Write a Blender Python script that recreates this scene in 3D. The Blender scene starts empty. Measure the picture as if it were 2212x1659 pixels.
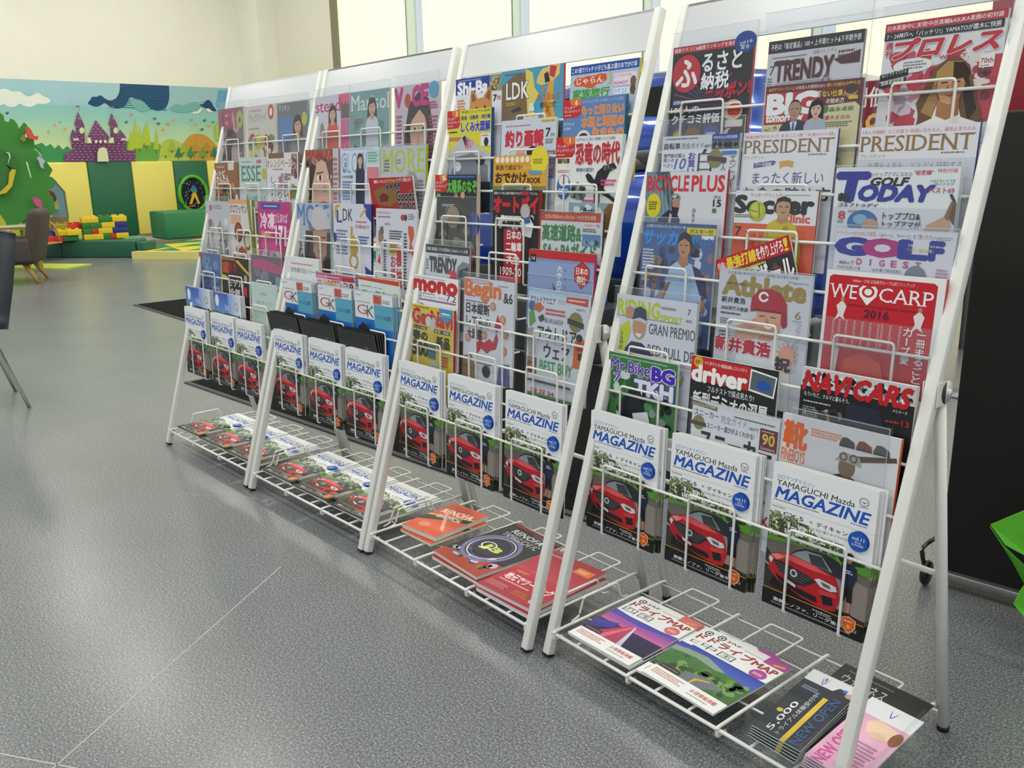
import bpy, math, random
from math import sin, cos, tan, atan2, radians, pi, hypot
from mathutils import Matrix, Vector
from mathutils.geometry import tessellate_polygon

sc = bpy.context.scene
col = sc.collection
random.seed(7)

# ---------------------------------------------------------------- camera
FPX = 1862.055
CAM = Vector((0.79342, -1.20943, 1.11125))
CROT = Matrix.Rotation(0.855676, 3, 'Z') @ Matrix.Rotation(1.323981, 3, 'X') @ Matrix.Rotation(-0.0203066, 3, 'Z')
cam_d = bpy.data.cameras.new('camera'); cam = bpy.data.objects.new('camera', cam_d); col.objects.link(cam)
cam_d.sensor_width = 36.0; cam_d.lens = FPX / 2212 * 36.0; cam_d.clip_start = 0.02; cam_d.clip_end = 200
cam.matrix_world = Matrix.Translation(CAM) @ CROT.to_4x4()
sc.camera = cam

# ---------------------------------------------------------------- world, lamps, exposure
w = bpy.data.worlds.new('daylight'); sc.world = w; w.use_nodes = True
bg = w.node_tree.nodes['Background']; bg.inputs[0].default_value = (0.90, 0.96, 1.0, 1); bg.inputs[1].default_value = 0.90
sc.view_settings.view_transform = 'Standard'; sc.view_settings.look = 'None'
sc.view_settings.gamma = 1; sc.view_settings.use_curve_mapping = False
sc.view_settings.exposure = -0.22
sc.cycles.transparent_max_bounces = 24

CEIL = 5.2
LAMP_W = 45
LAMPS = [(x, y) for x in (-12.6, -9.6, -6.6, -3.6, -0.6, 2.4) for y in (-3.2, -0.9, 1.6, 4.2)]
for i, (x, y) in enumerate(LAMPS):
    L = bpy.data.lights.new('ceiling_lamp', 'AREA'); L.shape = 'RECTANGLE'; L.size = 1.25; L.size_y = 0.5
    L.energy = LAMP_W; L.color = (1.0, 0.985, 0.93)
    o = bpy.data.objects.new('ceiling_lamp', L); col.objects.link(o); o.location = (x, y, CEIL - 0.03)

# ---------------------------------------------------------------- helpers
def lin(h):
    if not isinstance(h, str): return tuple(h)
    h = h.lstrip('#')
    if len(h) == 3: h = ''.join(c * 2 for c in h)
    out = []
    for i in (0, 2, 4):
        c = int(h[i:i + 2], 16) / 255
        out.append(c / 12.92 if c < 0.04045 else ((c + 0.055) / 1.055) ** 2.4)
    return tuple(out)

def ray(px, py):
    d = CROT @ Vector(((px - 1106) / FPX, (829.5 - py) / FPX, -1.0)); return d.normalized()
def at_z(px, py, z=0.0):
    d = ray(px, py); return CAM + d * ((z - CAM.z) / d.z)
def at_x(px, py, x):
    d = ray(px, py); return CAM + d * ((x - CAM.x) / d.x)
def at_y(px, py, y):
    d = ray(px, py); return CAM + d * ((y - CAM.y) / d.y)

_mats = {}
def mat(name, color='#fff', rough=0.5, metal=0.0, spec=0.5, bump=None, vary=None, emit=None, coat=0.0):
    if name in _mats: return _mats[name]
    m = bpy.data.materials.new(name); m.use_nodes = True; nt = m.node_tree; b = nt.nodes['Principled BSDF']
    c = lin(color); b.inputs['Base Color'].default_value = (*c, 1)
    b.inputs['Roughness'].default_value = rough; b.inputs['Metallic'].default_value = metal
    b.inputs['Specular IOR Level'].default_value = spec; b.inputs['Coat Weight'].default_value = coat
    if emit: b.inputs['Emission Color'].default_value = (*lin(emit[0]), 1); b.inputs['Emission Strength'].default_value = emit[1]
    if vary or bump:
        tc = nt.nodes.new('ShaderNodeTexCoord')
        nz = nt.nodes.new('ShaderNodeTexNoise'); nz.inputs['Scale'].default_value = (vary or bump)[0]; nz.inputs['Detail'].default_value = 4
        nt.links.new(tc.outputs['Object'], nz.inputs['Vector'])
        if vary:
            mx = nt.nodes.new('ShaderNodeMix'); mx.data_type = 'RGBA'
            k = vary[1]; mx.inputs[6].default_value = (*[v * (1 - k) for v in c], 1); mx.inputs[7].default_value = (*[min(1, v * (1 + k)) for v in c], 1)
            nt.links.new(nz.outputs['Fac'], mx.inputs[0]); nt.links.new(mx.outputs[2], b.inputs['Base Color'])
        if bump:
            bp = nt.nodes.new('ShaderNodeBump'); bp.inputs['Strength'].default_value = bump[1]; bp.inputs['Distance'].default_value = 0.002
            nt.links.new(nz.outputs['Fac'], bp.inputs['Height']); nt.links.new(bp.outputs['Normal'], b.inputs['Normal'])
    _mats[name] = m; return m

def print_mat():
    m = bpy.data.materials.new('printed_paper'); m.use_nodes = True; nt = m.node_tree; b = nt.nodes['Principled BSDF']
    a = nt.nodes.new('ShaderNodeVertexColor'); a.layer_name = 'Col'
    nt.links.new(a.outputs['Color'], b.inputs['Base Color']); b.inputs['Roughness'].default_value = 0.38
    b.inputs['Specular IOR Level'].default_value = 0.35
    return m
PRINT = print_mat()
def wallprint_mat():
    m = PRINT.copy(); m.name = 'printed_wall_film'; m.node_tree.nodes['Principled BSDF'].inputs['Roughness'].default_value = 0.6; return m
WPRINT = wallprint_mat()
def clear_mat(name, tint=(0.97, 0.98, 0.985), gloss=0.07, haze=0.05, rough=0.06):
    m = bpy.data.materials.new(name); m.use_nodes = True; nt = m.node_tree; nt.nodes.clear()
    out = nt.nodes.new('ShaderNodeOutputMaterial'); tr = nt.nodes.new('ShaderNodeBsdfTransparent'); tr.inputs[0].default_value = (*tint, 1)
    gl = nt.nodes.new('ShaderNodeBsdfGlossy'); gl.inputs['Roughness'].default_value = rough; gl.inputs[0].default_value = (1, 1, 1, 1)
    df = nt.nodes.new('ShaderNodeBsdfDiffuse'); df.inputs[0].default_value = (0.75, 0.77, 0.8, 1)
    lw = nt.nodes.new('ShaderNodeLayerWeight'); pw = nt.nodes.new('ShaderNodeMath'); pw.operation = 'POWER'; pw.inputs[1].default_value = 4.0
    fr = nt.nodes.new('ShaderNodeMath'); fr.operation = 'MULTIPLY_ADD'; fr.inputs[1].default_value = 0.16; fr.inputs[2].default_value = 0.011
    nt.links.new(lw.outputs['Facing'], pw.inputs[0]); nt.links.new(pw.outputs[0], fr.inputs[0])
    m1 = nt.nodes.new('ShaderNodeMixShader'); m2 = nt.nodes.new('ShaderNodeMixShader')
    m1.inputs[0].default_value = haze
    nt.links.new(tr.outputs[0], m1.inputs[1]); nt.links.new(df.outputs[0], m1.inputs[2])
    nt.links.new(fr.outputs[0], m2.inputs[0]); nt.links.new(m1.outputs[0], m2.inputs[1]); nt.links.new(gl.outputs[0], m2.inputs[2])
    nt.links.new(m2.outputs[0], out.inputs[0]); return m
SLEEVE = clear_mat('clear_plastic_sleeve', haze=0.018)
EDGE = clear_mat('edge_glint_plastic', haze=0.38, gloss=.1)  # whitish strips along sleeve rims, the edge highlight put into their colour
ACRYL = clear_mat('clear_acrylic', haze=0.02, tint=(0.95, 0.97, 0.97))
GLASS = clear_mat('window_glass', haze=0.0, tint=(0.96, 0.985, 0.975))

class MB:
    """collects boxes, tubes and polygons, links them as one mesh object"""
    def __init__(s): s.v = []; s.f = []; s.sm = []
    def add(s, vs, fs, smooth=False):
        n = len(s.v); s.v += [tuple(v) for v in vs]; s.f += [tuple(i + n for i in f) for f in fs]; s.sm += [smooth] * len(fs); return s
    def box(s, a, b, M=None):
        (x0, y0, z0), (x1, y1, z1) = a, b
        vs = [Vector(p) for p in ((x0, y0, z0), (x1, y0, z0), (x1, y1, z0), (x0, y1, z0), (x0, y0, z1), (x1, y0, z1), (x1, y1, z1), (x0, y1, z1))]
        if M: vs = [M @ v for v in vs]
        return s.add(vs, [(0, 3, 2, 1), (4, 5, 6, 7), (0, 1, 5, 4), (1, 2, 6, 5), (2, 3, 7, 6), (3, 0, 4, 7)])
    def rbox(s, a, b, r, M=None, seg=3):
        """box with all edges rounded (superellipse rings along z)"""
        (x0, y0, z0), (x1, y1, z1) = a, b
        r = min(r, (x1 - x0) / 2.01, (y1 - y0) / 2.01, (z1 - z0) / 2.01)
        rings = []
        prof = [(r * (1 - sin(t * pi / 2 / seg)), r * (1 - cos(t * pi / 2 / seg))) for t in range(seg + 1)]
        lv = [(i, z0 + d) for i, d in [(p[0], p[1]) for p in prof]] + [(p[0], z1 - p[1]) for p in reversed(prof)]
        for ins, z in lv:
            ring = []
            rr = max(r - ins, 1e-5)
            for cx, cy, a0 in ((x1 - r, y1 - r, 0), (x0 + r, y1 - r, 90), (x0 + r, y0 + r, 180), (x1 - r, y0 + r, 270)):
                for k in range(seg + 1):
                    t = radians(a0 + 90 * k / seg); ring.append(Vector((cx + rr * cos(t), cy + rr * sin(t), z)))
            rings.append(ring)
        n = len(rings[0]); vs = [v for rg in rings for v in rg]; fs = []
        for i in range(len(rings) - 1):
            for k in range(n): fs.append((i * n + k, i * n + (k + 1) % n, (i + 1) * n + (k + 1) % n, (i + 1) * n + k))
        fs.append(tuple(reversed(range(n)))); fs.append(tuple((len(rings) - 1) * n + k for k in range(n)))
        if M: vs = [M @ v for v in vs]
        return s.add(vs, fs, True)
    def tube(s, pts, r, seg=8, closed=False, r2=None):
        pts = [Vector(p) for p in pts]; n = len(pts); rings = []
        for i, p in enumerate(pts):
            if closed: d = (pts[(i + 1) % n] - pts[i - 1])
            else: d = (pts[min(i + 1, n - 1)] - pts[max(i - 1, 0)])
            d.normalize(); up = Vector((0, 0, 1)) if abs(d.z) < 0.9 else Vector((0, 1, 0))
            a = d.cross(up).normalized(); b = a.cross(d).normalized()
            rr = r if r2 is None else r + (r2 - r) * i / (n - 1)
            if 0 < i < n - 1:
                e1 = (pts[i] - pts[i - 1]).normalized(); e2 = (pts[i + 1] - pts[i]).normalized(); rr /= max(0.6, cos(e1.angle(e2, 0) / 2))
            rings.append([p + (a * cos(2 * pi * k / seg) + b * sin(2 * pi * k / seg)) * rr for k in range(seg)])
        vs = [v for rg in rings for v in rg]; fs = []
        for i in range(n - 1 + (1 if closed else 0)):
            j = (i + 1) % n
            for k in range(seg): fs.append((i * seg + k, j * seg + k, j * seg + (k + 1) % seg, i * seg + (k + 1) % seg))
        s.add(vs, fs, True)
        if not closed: m = len(s.v) - len(vs); s.f += [tuple(m + k for k in range(seg)), tuple(m + (n - 1) * seg + k for k in reversed(range(seg)))]; s.sm += [False, False]
        return s
    def lathe(s, prof, seg=24, M=None):
        vs = []; fs = []
        for r, z in prof:
            for k in range(seg): vs.append(Vector((r * cos(2 * pi * k / seg), r * sin(2 * pi * k / seg), z)))
        n = len(prof)
        for i in range(n - 1):
            for k in range(seg): fs.append((i * seg + k, i * seg + (k + 1) % seg, (i + 1) * seg + (k + 1) % seg, (i + 1) * seg + k))
        fs.append(tuple(reversed(range(seg)))); fs.append(tuple((n - 1) * seg + k for k in range(seg)))
        if M: vs = [M @ v for v in vs]
        return s.add(vs, fs, True)
    def prism(s, poly, d0, d1, M=None):
        """polygon (x, z) extruded along y from d0 to d1"""
        n = len(poly); area = sum(poly[i][0] * poly[(i + 1) % n][1] - poly[(i + 1) % n][0] * poly[i][1] for i in range(n))
        if area < 0: poly = poly[::-1]
        vs = [Vector((x, d0, z)) for x, z in poly] + [Vector((x, d1, z)) for x, z in poly]
        tri = tessellate_polygon([[Vector((x, z, 0)) for x, z in poly]])
        fs = []
        for t in tri:
            a, b, c = t; o = (poly[b][0] - poly[a][0]) * (poly[c][1] - poly[a][1]) - (poly[c][0] - poly[a][0]) * (poly[b][1] - poly[a][1])
            if o < 0: a, b, c = a, c, b
            fs += [(a, b, c), (c + n, b + n, a + n)]
        fs += [(i, i + n, (i + 1) % n + n, (i + 1) % n) for i in range(n)]
        if M: vs = [M @ v for v in vs]
        return s.add(vs, fs)
    def mesh(s, name, m):
        me = bpy.data.meshes.new(name); me.from_pydata(s.v, [], s.f)
        me.polygons.foreach_set('use_smooth', s.sm); me.materials.append(m); me.update(); return me
    def build(s, name, m, parent=None):
        return link(name, s.mesh(name, m), parent)

def link(name, data, parent=None, M=None):
    o = bpy.data.objects.new(name, data); col.objects.link(o)
    if parent: o.parent = parent
    if M is not None: o.matrix_local = M
    return o
def tag(o, label=None, cat=None, group=None, kind=None):
    if label: o['label'] = label
    if cat: o['category'] = cat
    if group: o['group'] = group
    if kind: o['kind'] = kind
    return o
def empty(name, M, label=None, cat=None, group=None):
    o = bpy.data.objects.new(name, None); col.objects.link(o); o.empty_display_size = 0.05; o.matrix_world = M
    return tag(o, label, cat, group)
def fillet(pts, r, seg=3):
    pts = [Vector(p) for p in pts]; out = [pts[0]]
    for i in range(1, len(pts) - 1):
        a, b, c = pts[i - 1], pts[i], pts[i + 1]; d1 = (a - b); d2 = (c - b); rr = min(r, d1.length / 2, d2.length / 2)
        p1 = b + d1.normalized() * rr; p2 = b + d2.normalized() * rr
        for k in range(seg + 1):
            t = k / seg; out.append(p1 * (1 - t) ** 2 + b * 2 * t * (1 - t) + p2 * t * t)
    return out + [pts[-1]]

# ---------------------------------------------------------------- flat print (lettering and pictures as thin coloured shapes)
_txt = {}
def text_mesh(s, b=0.0, sh=0.0):
    k = (s, b, sh)
    if k not in _txt:
        c = bpy.data.curves.new('t', 'FONT'); c.body = s; c.size = 1; c.resolution_u = 2; c.offset = b; c.shear = sh; c.fill_mode = 'FRONT'
        o = bpy.data.objects.new('t', c); m = bpy.data.meshes.new_from_object(o)
        _txt[k] = ([(v.co.x, v.co.y) for v in m.vertices], [tuple(p.vertices) for p in m.polygons])
        bpy.data.objects.remove(o); bpy.data.curves.remove(c); bpy.data.meshes.remove(m)
    return _txt[k]

class Print:
    """cover artwork: x runs 0..1 from the left, y runs 0..1 from the TOP of the sheet"""
    def __init__(s, w, h, base='#f4f4f2', step=0.00005, ys=1.0):
        s.w = w; s.h = h; s.v = []; s.f = []; s.c = []; s.z = 0; s.step = step; s.asp = w / h; s.ys = 1.0
        s.r(0, 0, 1, 1, base); s.ys = ys; s.asp = w / h / ys
    def _put(s, pts, faces, cols):
        s.z += 1; d = -s.z * s.step; n = len(s.v)
        s.v += [(x * s.w, d, (1 - (y * s.ys if y < .999 else y)) * s.h) for x, y in pts]
        for f in faces:
            s.f.append(tuple(i + n for i in f))
            s.c += [cols[i] if isinstance(cols, list) else cols for i in f]
        return s
    def r(s, x0, y0, x1, y1, c): return s._put([(x0, y1), (x1, y1), (x1, y0), (x0, y0)], [(0, 1, 2, 3)], lin(c))
    def g(s, x0, y0, x1, y1, top, bot, hor=False):
        a, b = lin(top), lin(bot)
        return s._put([(x0, y1), (x1, y1), (x1, y0), (x0, y0)], [(0, 1, 2, 3)], [a, b, b, a] if hor else [b, b, a, a])
    def p(s, pts, c):
        tri = tessellate_polygon([[Vector((x, y, 0)) for x, y in pts]]); fs = []
        for a, b, d in tri:
            o = (pts[b][0] - pts[a][0]) * (pts[d][1] - pts[a][1]) - (pts[d][0] - pts[a][0]) * (pts[b][1] - pts[a][1])
            fs.append((a, b, d) if o < 0 else (a, d, b))
        return s._put(list(pts), fs, lin(c))
    def e(s, cx, cy, rx, ry, c, rot=0, n=20, a0=0, a1=360):
        """ellipse, radii in units of the sheet width"""
        pts = []
        for k in range(n + (0 if a1 - a0 >= 360 else 1)):
            t = radians(a0 + (a1 - a0) * k / n); x = rx * cos(t); y = ry * sin(t)
            pts.append((cx + x * cos(rot) - y * sin(rot), cy + (x * sin(rot) + y * cos(rot)) * s.asp))
        return s.p(pts, c)
    def ring(s, cx, cy, r0, r1, c, sx=1):
        n = 28; pts = []
        for k in range(n): t = 2 * pi * k / n; pts += [(cx + r0 * sx * cos(t), cy + r0 * sin(t) * s.asp), (cx + r1 * sx * cos(t), cy + r1 * sin(t) * s.asp)]
        fs = [(2 * k, (2 * k + 2) % (2 * n), (2 * k + 3) % (2 * n), 2 * k + 1) for k in range(n)]
        return s._put(pts, fs, lin(c))
    def star(s, cx, cy, r, c, n=12, q=0.8):
        return s.p([(cx + r * (1 if k % 2 else q) * cos(pi * k / n), cy + r * (1 if k % 2 else q) * sin(pi * k / n) * s.asp) for k in range(2 * n)], c)
    def t(s, txt, x0, y0, x1, y1, c, b=0.0, sh=0.0, o=None, ob=0.05, v=False, rot=0, serif=False, dy=0):
        """text stretched to fill the box; o = outline colour; v = set vertically; dy = rise to the right"""
        if v:
            n = len(txt); hh = (y1 - y0) / n
            for i, ch in enumerate(txt):
                if ch in ' ':
                    continue
                if ch in 'ー-': s.p([(x0 + (x1 - x0) * .42, y0 + hh * (i + .1)), (x0 + (x1 - x0) * .58, y0 + hh * (i + .1)), (x0 + (x1 - x0) * .58, y0 + hh * (i + .9)), (x0 + (x1 - x0) * .42, y0 + hh * (i + .9))], c)
                else: s.t(ch, x0, y0 + hh * (i + .06), x1, y0 + hh * (i + .94), c, b, sh, o, ob)
            return s
        base = text_mesh(txt, min(b, 0), sh)
        if not base[0]: return s
        xs = [q[0] for q in base[0]]; ys = [q[1] for q in base[0]]; ax, bx, ay, by = min(xs), max(xs), min(ys), max(ys)
        if len(txt) == 1 and rot == 0:
            nat = (bx - ax) / (by - ay + 1e-6); tar = (x1 - x0) / ((y1 - y0) + 1e-9) * s.asp; cx, cy = (x0 + x1) / 2, (y0 + y1) / 2
            if tar > 2.5 * nat: hx = (x1 - x0) / 2 * 1.25 * nat / tar; x0, x1 = cx - hx, cx + hx
            elif nat > 2.2 * tar: hy = (y1 - y0) / 2 * 1.1 * tar / nat; y0, y1 = cy - hy, cy + hy
        def mp(q):
            fx = (q[0] - ax) / (bx - ax + 1e-9); x = x0 + fx * (x1 - x0); y = y1 - (q[1] - ay) / (by - ay + 1e-9) * (y1 - y0) - dy * fx
            if rot:
                cx, cy = (x0 + x1) / 2, (y0 + y1) / 2; dx = x - cx; dyy = (y - cy) / s.asp
                x = cx + dx * cos(rot) + dyy * sin(rot); y = cy + (-dx * sin(rot) + dyy * cos(rot)) * s.asp
            return (x, y)
        def stamp(r, c_):
            # heavier weight: the letter struck several times a hair apart
            k = 2 if r <= .012 else (5 if r <= .03 else 9)
            offs = [(-r, 0), (r, 0)] if k == 2 else [(0, 0)] + [(r * cos(2 * pi * (i + .5) / (k - 1)), r * sin(2 * pi * (i + .5) / (k - 1))) for i in range(k - 1)]
            for ox, oy in offs: s.z -= .72; s._put([mp((x + ox, y + oy)) for x, y in base[0]], base[1], lin(c_))
        if o: stamp(max(b, 0) + ob, o)
        if b > 0: stamp(b, c)
        else: s._put([mp(q) for q in base[0]], base[1], lin(c))
        if serif:
            H = by; pts = []; fs = []
            for lev, top in ((ay if ay > -0.02 else 0.0, False), (max(y for y in ys), True)):
                lv = (0.0 + min(0, 0)) if not top else None
                yy = 0.0 if not top else max(set(round(y, 3) for y in ys if y < H * 0.995 or True), key=lambda q: sum(abs(y - q) < 2e-3 for y in ys) if q > H * 0.8 else -1)
                if not top: yy = max(set(round(y, 3) for y in ys), key=lambda q: sum(abs(y - q) < 2e-3 for y in ys) if q < H * 0.2 else -1)
                xx = sorted(x for x, y in base[0] if abs(y - yy) < 4e-3)
                cl = []
                for x in xx:
                    if cl and x - cl[-1][1] < 0.17: cl[-1][1] = x
                    else: cl.append([x, x])
                for a, bb in cl:
                    k = len(pts); h = 0.045 * (-1 if top else 1)
                    pts += [mp((a - .06, yy)), mp((bb + .06, yy)), mp((bb + .06, yy + h)), mp((a - .06, yy + h))]
                    fs.append((k, k + 1, k + 2, k + 3) if not top else (k + 3, k + 2, k + 1, k))
            if pts: s._put(pts, fs, lin(c))
        return s
    def t90(s, txt, x0, y0, x1, y1, c, **k):
        """text turned to read upwards, filling the box"""
        cx, cy = (x0 + x1) / 2, (y0 + y1) / 2; hx = (y1 - y0) / s.asp / 2; hy = (x1 - x0) * s.asp / 2
        return s.t(txt, cx - hx, cy - hy, cx + hx, cy + hy, c, rot=pi / 2, **k)
    def n(s, x0, y0, x1, y1, rows, c, seed=0):
        """fine print: broken lines"""
        rd = random.Random(seed * 31 + int(x0 * 97) + int(y0 * 991)); pts = []; fs = []
        hh = (y1 - y0) / rows
        for i in range(rows):
            x = x0; xe = x1 - (rd.random() * .25 * (x1 - x0))
            while x < xe - 0.004:
                ww = min(rd.uniform(.012, .03), xe - x); ya = y0 + hh * (i + .12 + rd.random() * .1); yb = y0 + hh * (i + .72 + rd.random() * .1)
                k = len(pts); pts += [(x, yb), (x + ww * .75, yb), (x + ww * .75, ya), (x, ya)]; fs.append((k, k + 1, k + 2, k + 3)); x += ww
        if pts: s._put(pts, fs, lin(c))
        return s
    def b(s, x0, y0, x1, y1, cols, n=14, rmin=.02, rmax=.06, seed=1, q=7):
        """photographic mottling: soft patches kept inside the rectangle"""
        rd = random.Random(seed)
        for c in cols:
            pts = []; fs = []
            for i in range(n):
                rx = rd.uniform(rmin, rmax); ry = rd.uniform(rmin, rmax) * s.asp
                rx = min(rx, (x1 - x0) / 2); ry = min(ry, (y1 - y0) / 2)
                cx = rd.uniform(x0 + rx, x1 - rx); cy = rd.uniform(y0 + ry, y1 - ry); k = len(pts); ph = rd.random() * 6
                pts += [(cx + rx * rd.uniform(.7, 1) * cos(ph - 2 * pi * j / q), cy + ry * rd.uniform(.7, 1) * sin(ph - 2 * pi * j / q)) for j in range(q)]
                fs.append(tuple(range(k, k + q)))
            s._put(pts, fs, lin(c))
        return s
    def head(s, cx, cy, r, skin='#e3b79b', hair='#3a2a22', long=0.0, shirt=None, sw=2.6, fringe=True, turn=0.0, smile='#b4564f', bodyh=3.0):
        """head of half-width r (sheet widths) centred at cx, cy; long = hair length below the chin in r"""
        a = s.asp
        if long: s.p([(cx - 1.35 * r, cy - .3 * r * a), (cx - .9 * r, cy - 1.35 * r * a), (cx, cy - 1.65 * r * a), (cx + .9 * r, cy - 1.35 * r * a), (cx + 1.35 * r, cy - .3 * r * a), (cx + 1.5 * r, cy + (1 + long) * r * a), (cx + .7 * r, cy + (1.3 + long) * r * a), (cx - .7 * r, cy + (1.3 + long) * r * a), (cx - 1.5 * r, cy + (1 + long) * r * a)], hair)
        if shirt:
            s.p([(cx - .5 * r, cy + 1.3 * r * a), (cx + .5 * r, cy + 1.3 * r * a), (cx + sw * .75 * r, cy + 1.75 * r * a), (cx + sw * r, cy + 2.6 * r * a), (cx + sw * r, cy + (2.6 + bodyh) * r * a), (cx - sw * r, cy + (2.6 + bodyh) * r * a), (cx - sw * r, cy + 2.6 * r * a), (cx - sw * .75 * r, cy + 1.75 * r * a)], shirt)
        s.p([(cx - .45 * r, cy + .6 * r * a), (cx + .45 * r, cy + .6 * r * a), (cx + .55 * r, cy + 1.7 * r * a), (cx, cy + 2.1 * r * a), (cx - .55 * r, cy + 1.7 * r * a)], [v * .82 for v in lin(skin)])
        if not long: s.e(cx, cy - .25 * r * a, 1.1 * r, 1.35 * r, hair)
        s.p([(cx + r * x, cy + r * y * a) for x, y in ((-1, -.5), (-.8, -1.05), (0, -1.3), (.8, -1.05), (1, -.5), (.97, .25), (.7, .85), (.25, 1.25), (-.25, 1.25), (-.7, .85), (-.97, .25))], skin)
        if fringe: s.p([(cx + r * x, cy + r * y * a) for x, y in ((-1.08, .1), (-1.1, -.7), (-.7, -1.35), (0, -1.5), (.7, -1.35), (1.1, -.7), (1.08, .1), (.86, -.35), (.5, -.72), (-.2, -.6), (-.75, -.45))], hair)
        d = turn * r
        for sx in (-1, 1):
            s.e(cx + d + sx * .42 * r, cy - .02 * r * a, .2 * r, .1 * r, '#f3ece6', n=8); s.e(cx + d + sx * .42 * r, cy - .02 * r * a, .1 * r, .11 * r, '#2a1c18', n=8)
            s.p([(cx + d + sx * .66 * r, cy - .24 * r * a), (cx + d + sx * .2 * r, cy - .3 * r * a), (cx + d + sx * .2 * r, cy - .2 * r * a), (cx + d + sx * .66 * r, cy - .16 * r * a)], hair)
        s.p([(cx + d - .05 * r, cy + .1 * r * a), (cx + d + .2 * r, cy + .48 * r * a), (cx + d - .18 * r, cy + .5 * r * a)], [v * .8 for v in lin(skin)])
        s.p([(cx + d - .36 * r, cy + .72 * r * a), (cx + d, cy + .68 * r * a), (cx + d + .36 * r, cy + .72 * r * a), (cx + d, cy + .92 * r * a)], smile)
        return s
    def mesh(s, name, m=None):
        me = bpy.data.meshes.new(name); me.from_pydata(s.v, [], s.f)
        a = me.color_attributes.new('Col', 'FLOAT_COLOR', 'CORNER')
        a.data.foreach_set('color', [q for c in s.c for q in (c[0], c[1], c[2], 1.0)])
        me.materials.append(m or PRINT); me.update(); return me

# ================================================================ THE ROOM
XW = -14.8; YW = 6.3
def floor_mat():
    m = bpy.data.materials.new('speckled_grey_vinyl'); m.use_nodes = True; nt = m.node_tree; b = nt.nodes['Principled BSDF']
    tc = nt.nodes.new('ShaderNodeTexCoord')
    n1 = nt.nodes.new('ShaderNodeTexNoise'); n1.inputs['Scale'].default_value = 210; n1.inputs['Detail'].default_value = 3
    n2 = nt.nodes.new('ShaderNodeTexNoise'); n2.inputs['Scale'].default_value = 2.2; n2.inputs['Detail'].default_value = 3
    cr = nt.nodes.new('ShaderNodeValToRGB'); e = cr.color_ramp.elements
    e[0].position = 0.30; e[0].color = (*lin('#515457'), 1); e[1].position = 0.72; e[1].color = (*lin('#a6a9aa'), 1)
    k = cr.color_ramp.elements.new(0.52); k.color = (*lin('#75787b'), 1)
    mx = nt.nodes.new('ShaderNodeMix'); mx.data_type = 'RGBA'; mx.blend_type = 'MULTIPLY'; mx.inputs[0].default_value = 0.35
    c2 = nt.nodes.new('ShaderNodeValToRGB'); c2.color_ramp.elements[0].position = .35; c2.color_ramp.elements[0].color = (.72, .72, .72, 1); c2.color_ramp.elements[1].position = .65
    bp = nt.nodes.new('ShaderNodeBump'); bp.inputs['Strength'].default_value = 0.03; bp.inputs['Distance'].default_value = 0.002
    L = nt.links.new
    for q in (n1, n2): L(tc.outputs['Object'], q.inputs['Vector'])
    L(n1.outputs['Fac'], cr.inputs[0]); L(n2.outputs['Fac'], c2.inputs[0]); L(cr.outputs[0], mx.inputs[6]); L(c2.outputs[0], mx.inputs[7])
    L(mx.outputs[2], b.inputs['Base Color']); L(n1.outputs['Fac'], bp.inputs['Height']); L(bp.outputs['Normal'], b.inputs['Normal'])
    b.inputs['Roughness'].default_value = 0.25; b.inputs['Specular IOR Level'].default_value = 0.5
    return m
fl = MB().box((-15.2, -8, -0.1), (9, 6.8, 0)).build('floor', floor_mat()); tag(fl, 'grey speckled vinyl floor with a soft sheen', kind='structure')
seam_m = mat('seam_weld', '#a9aba8', .45)
def seam(a, b, ext0=0, ext1=0, wd=.0035):
    a = Vector((*a, 0)); b = Vector((*b, 0)); d = (b - a).normalized(); a = a - d * ext0; b = b + d * ext1; n = Vector((-d.y, d.x, 0)) * wd / 2
    mb = MB(); mb.add([a - n, b - n, b + n, a + n, a - n + Vector((0, 0, .0004)), b - n + Vector((0, 0, .0004)), b + n + Vector((0, 0, .0004)), a + n + Vector((0, 0, .0004))], [(4, 5, 6, 7), (0, 1, 5, 4), (1, 2, 6, 5), (2, 3, 7, 6), (3, 0, 4, 7)])
    mb.build('floor_seam', seam_m, fl)
seam((-1.321, -.315), (-.887, -.946), 0.12, 1.2); seam((-1.007, -1.014), (-.859, -.916), 1.5, .45); seam((-2.2, -.225), (-1.98, -.055), 0, .06, .0014)

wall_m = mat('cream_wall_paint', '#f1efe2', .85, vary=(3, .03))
tag(MB().box((XW - .2, -8, 0), (XW, 6.0, CEIL)).build('wall_left', wall_m), 'cream painted wall above the painted play corner', kind='structure')
tag(MB().box((XW - .2, 6.0, 0), (-13.98, 6.5, CEIL)).build('wall_column', wall_m), 'cream column in the room corner', kind='structure')
WX = -11.95
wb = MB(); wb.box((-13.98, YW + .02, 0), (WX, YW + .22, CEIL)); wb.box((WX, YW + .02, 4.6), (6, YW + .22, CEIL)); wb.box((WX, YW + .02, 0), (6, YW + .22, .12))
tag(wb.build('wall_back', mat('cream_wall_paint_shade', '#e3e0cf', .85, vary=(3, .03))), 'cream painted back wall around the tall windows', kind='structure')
tag(MB().box((-15.2, -8, CEIL), (9, 6.8, CEIL + .1)).build('ceiling', mat('ceiling_white', '#e6e6e0', .9)), 'white ceiling', kind='structure')
cl_m = mat('lamp_housing', '#f2f2ee', .5)
for i, (x, y) in enumerate(LAMPS):
    e = empty('ceiling_light', Matrix.Translation((x, y, CEIL - .045)), 'recessed rectangular ceiling light above the showroom', 'light', 'ceiling lights')
    fr = MB()
    for a, b in (((-.68, -.29, 0), (.68, -.255, .045)), ((-.68, .255, 0), (.68, .29, .045)), ((-.68, -.255, 0), (-.63, .255, .045)), ((.63, -.255, 0), (.68, .255, .045))): fr.box(a, b)
    fr.build('light_frame', cl_m, e)

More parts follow.
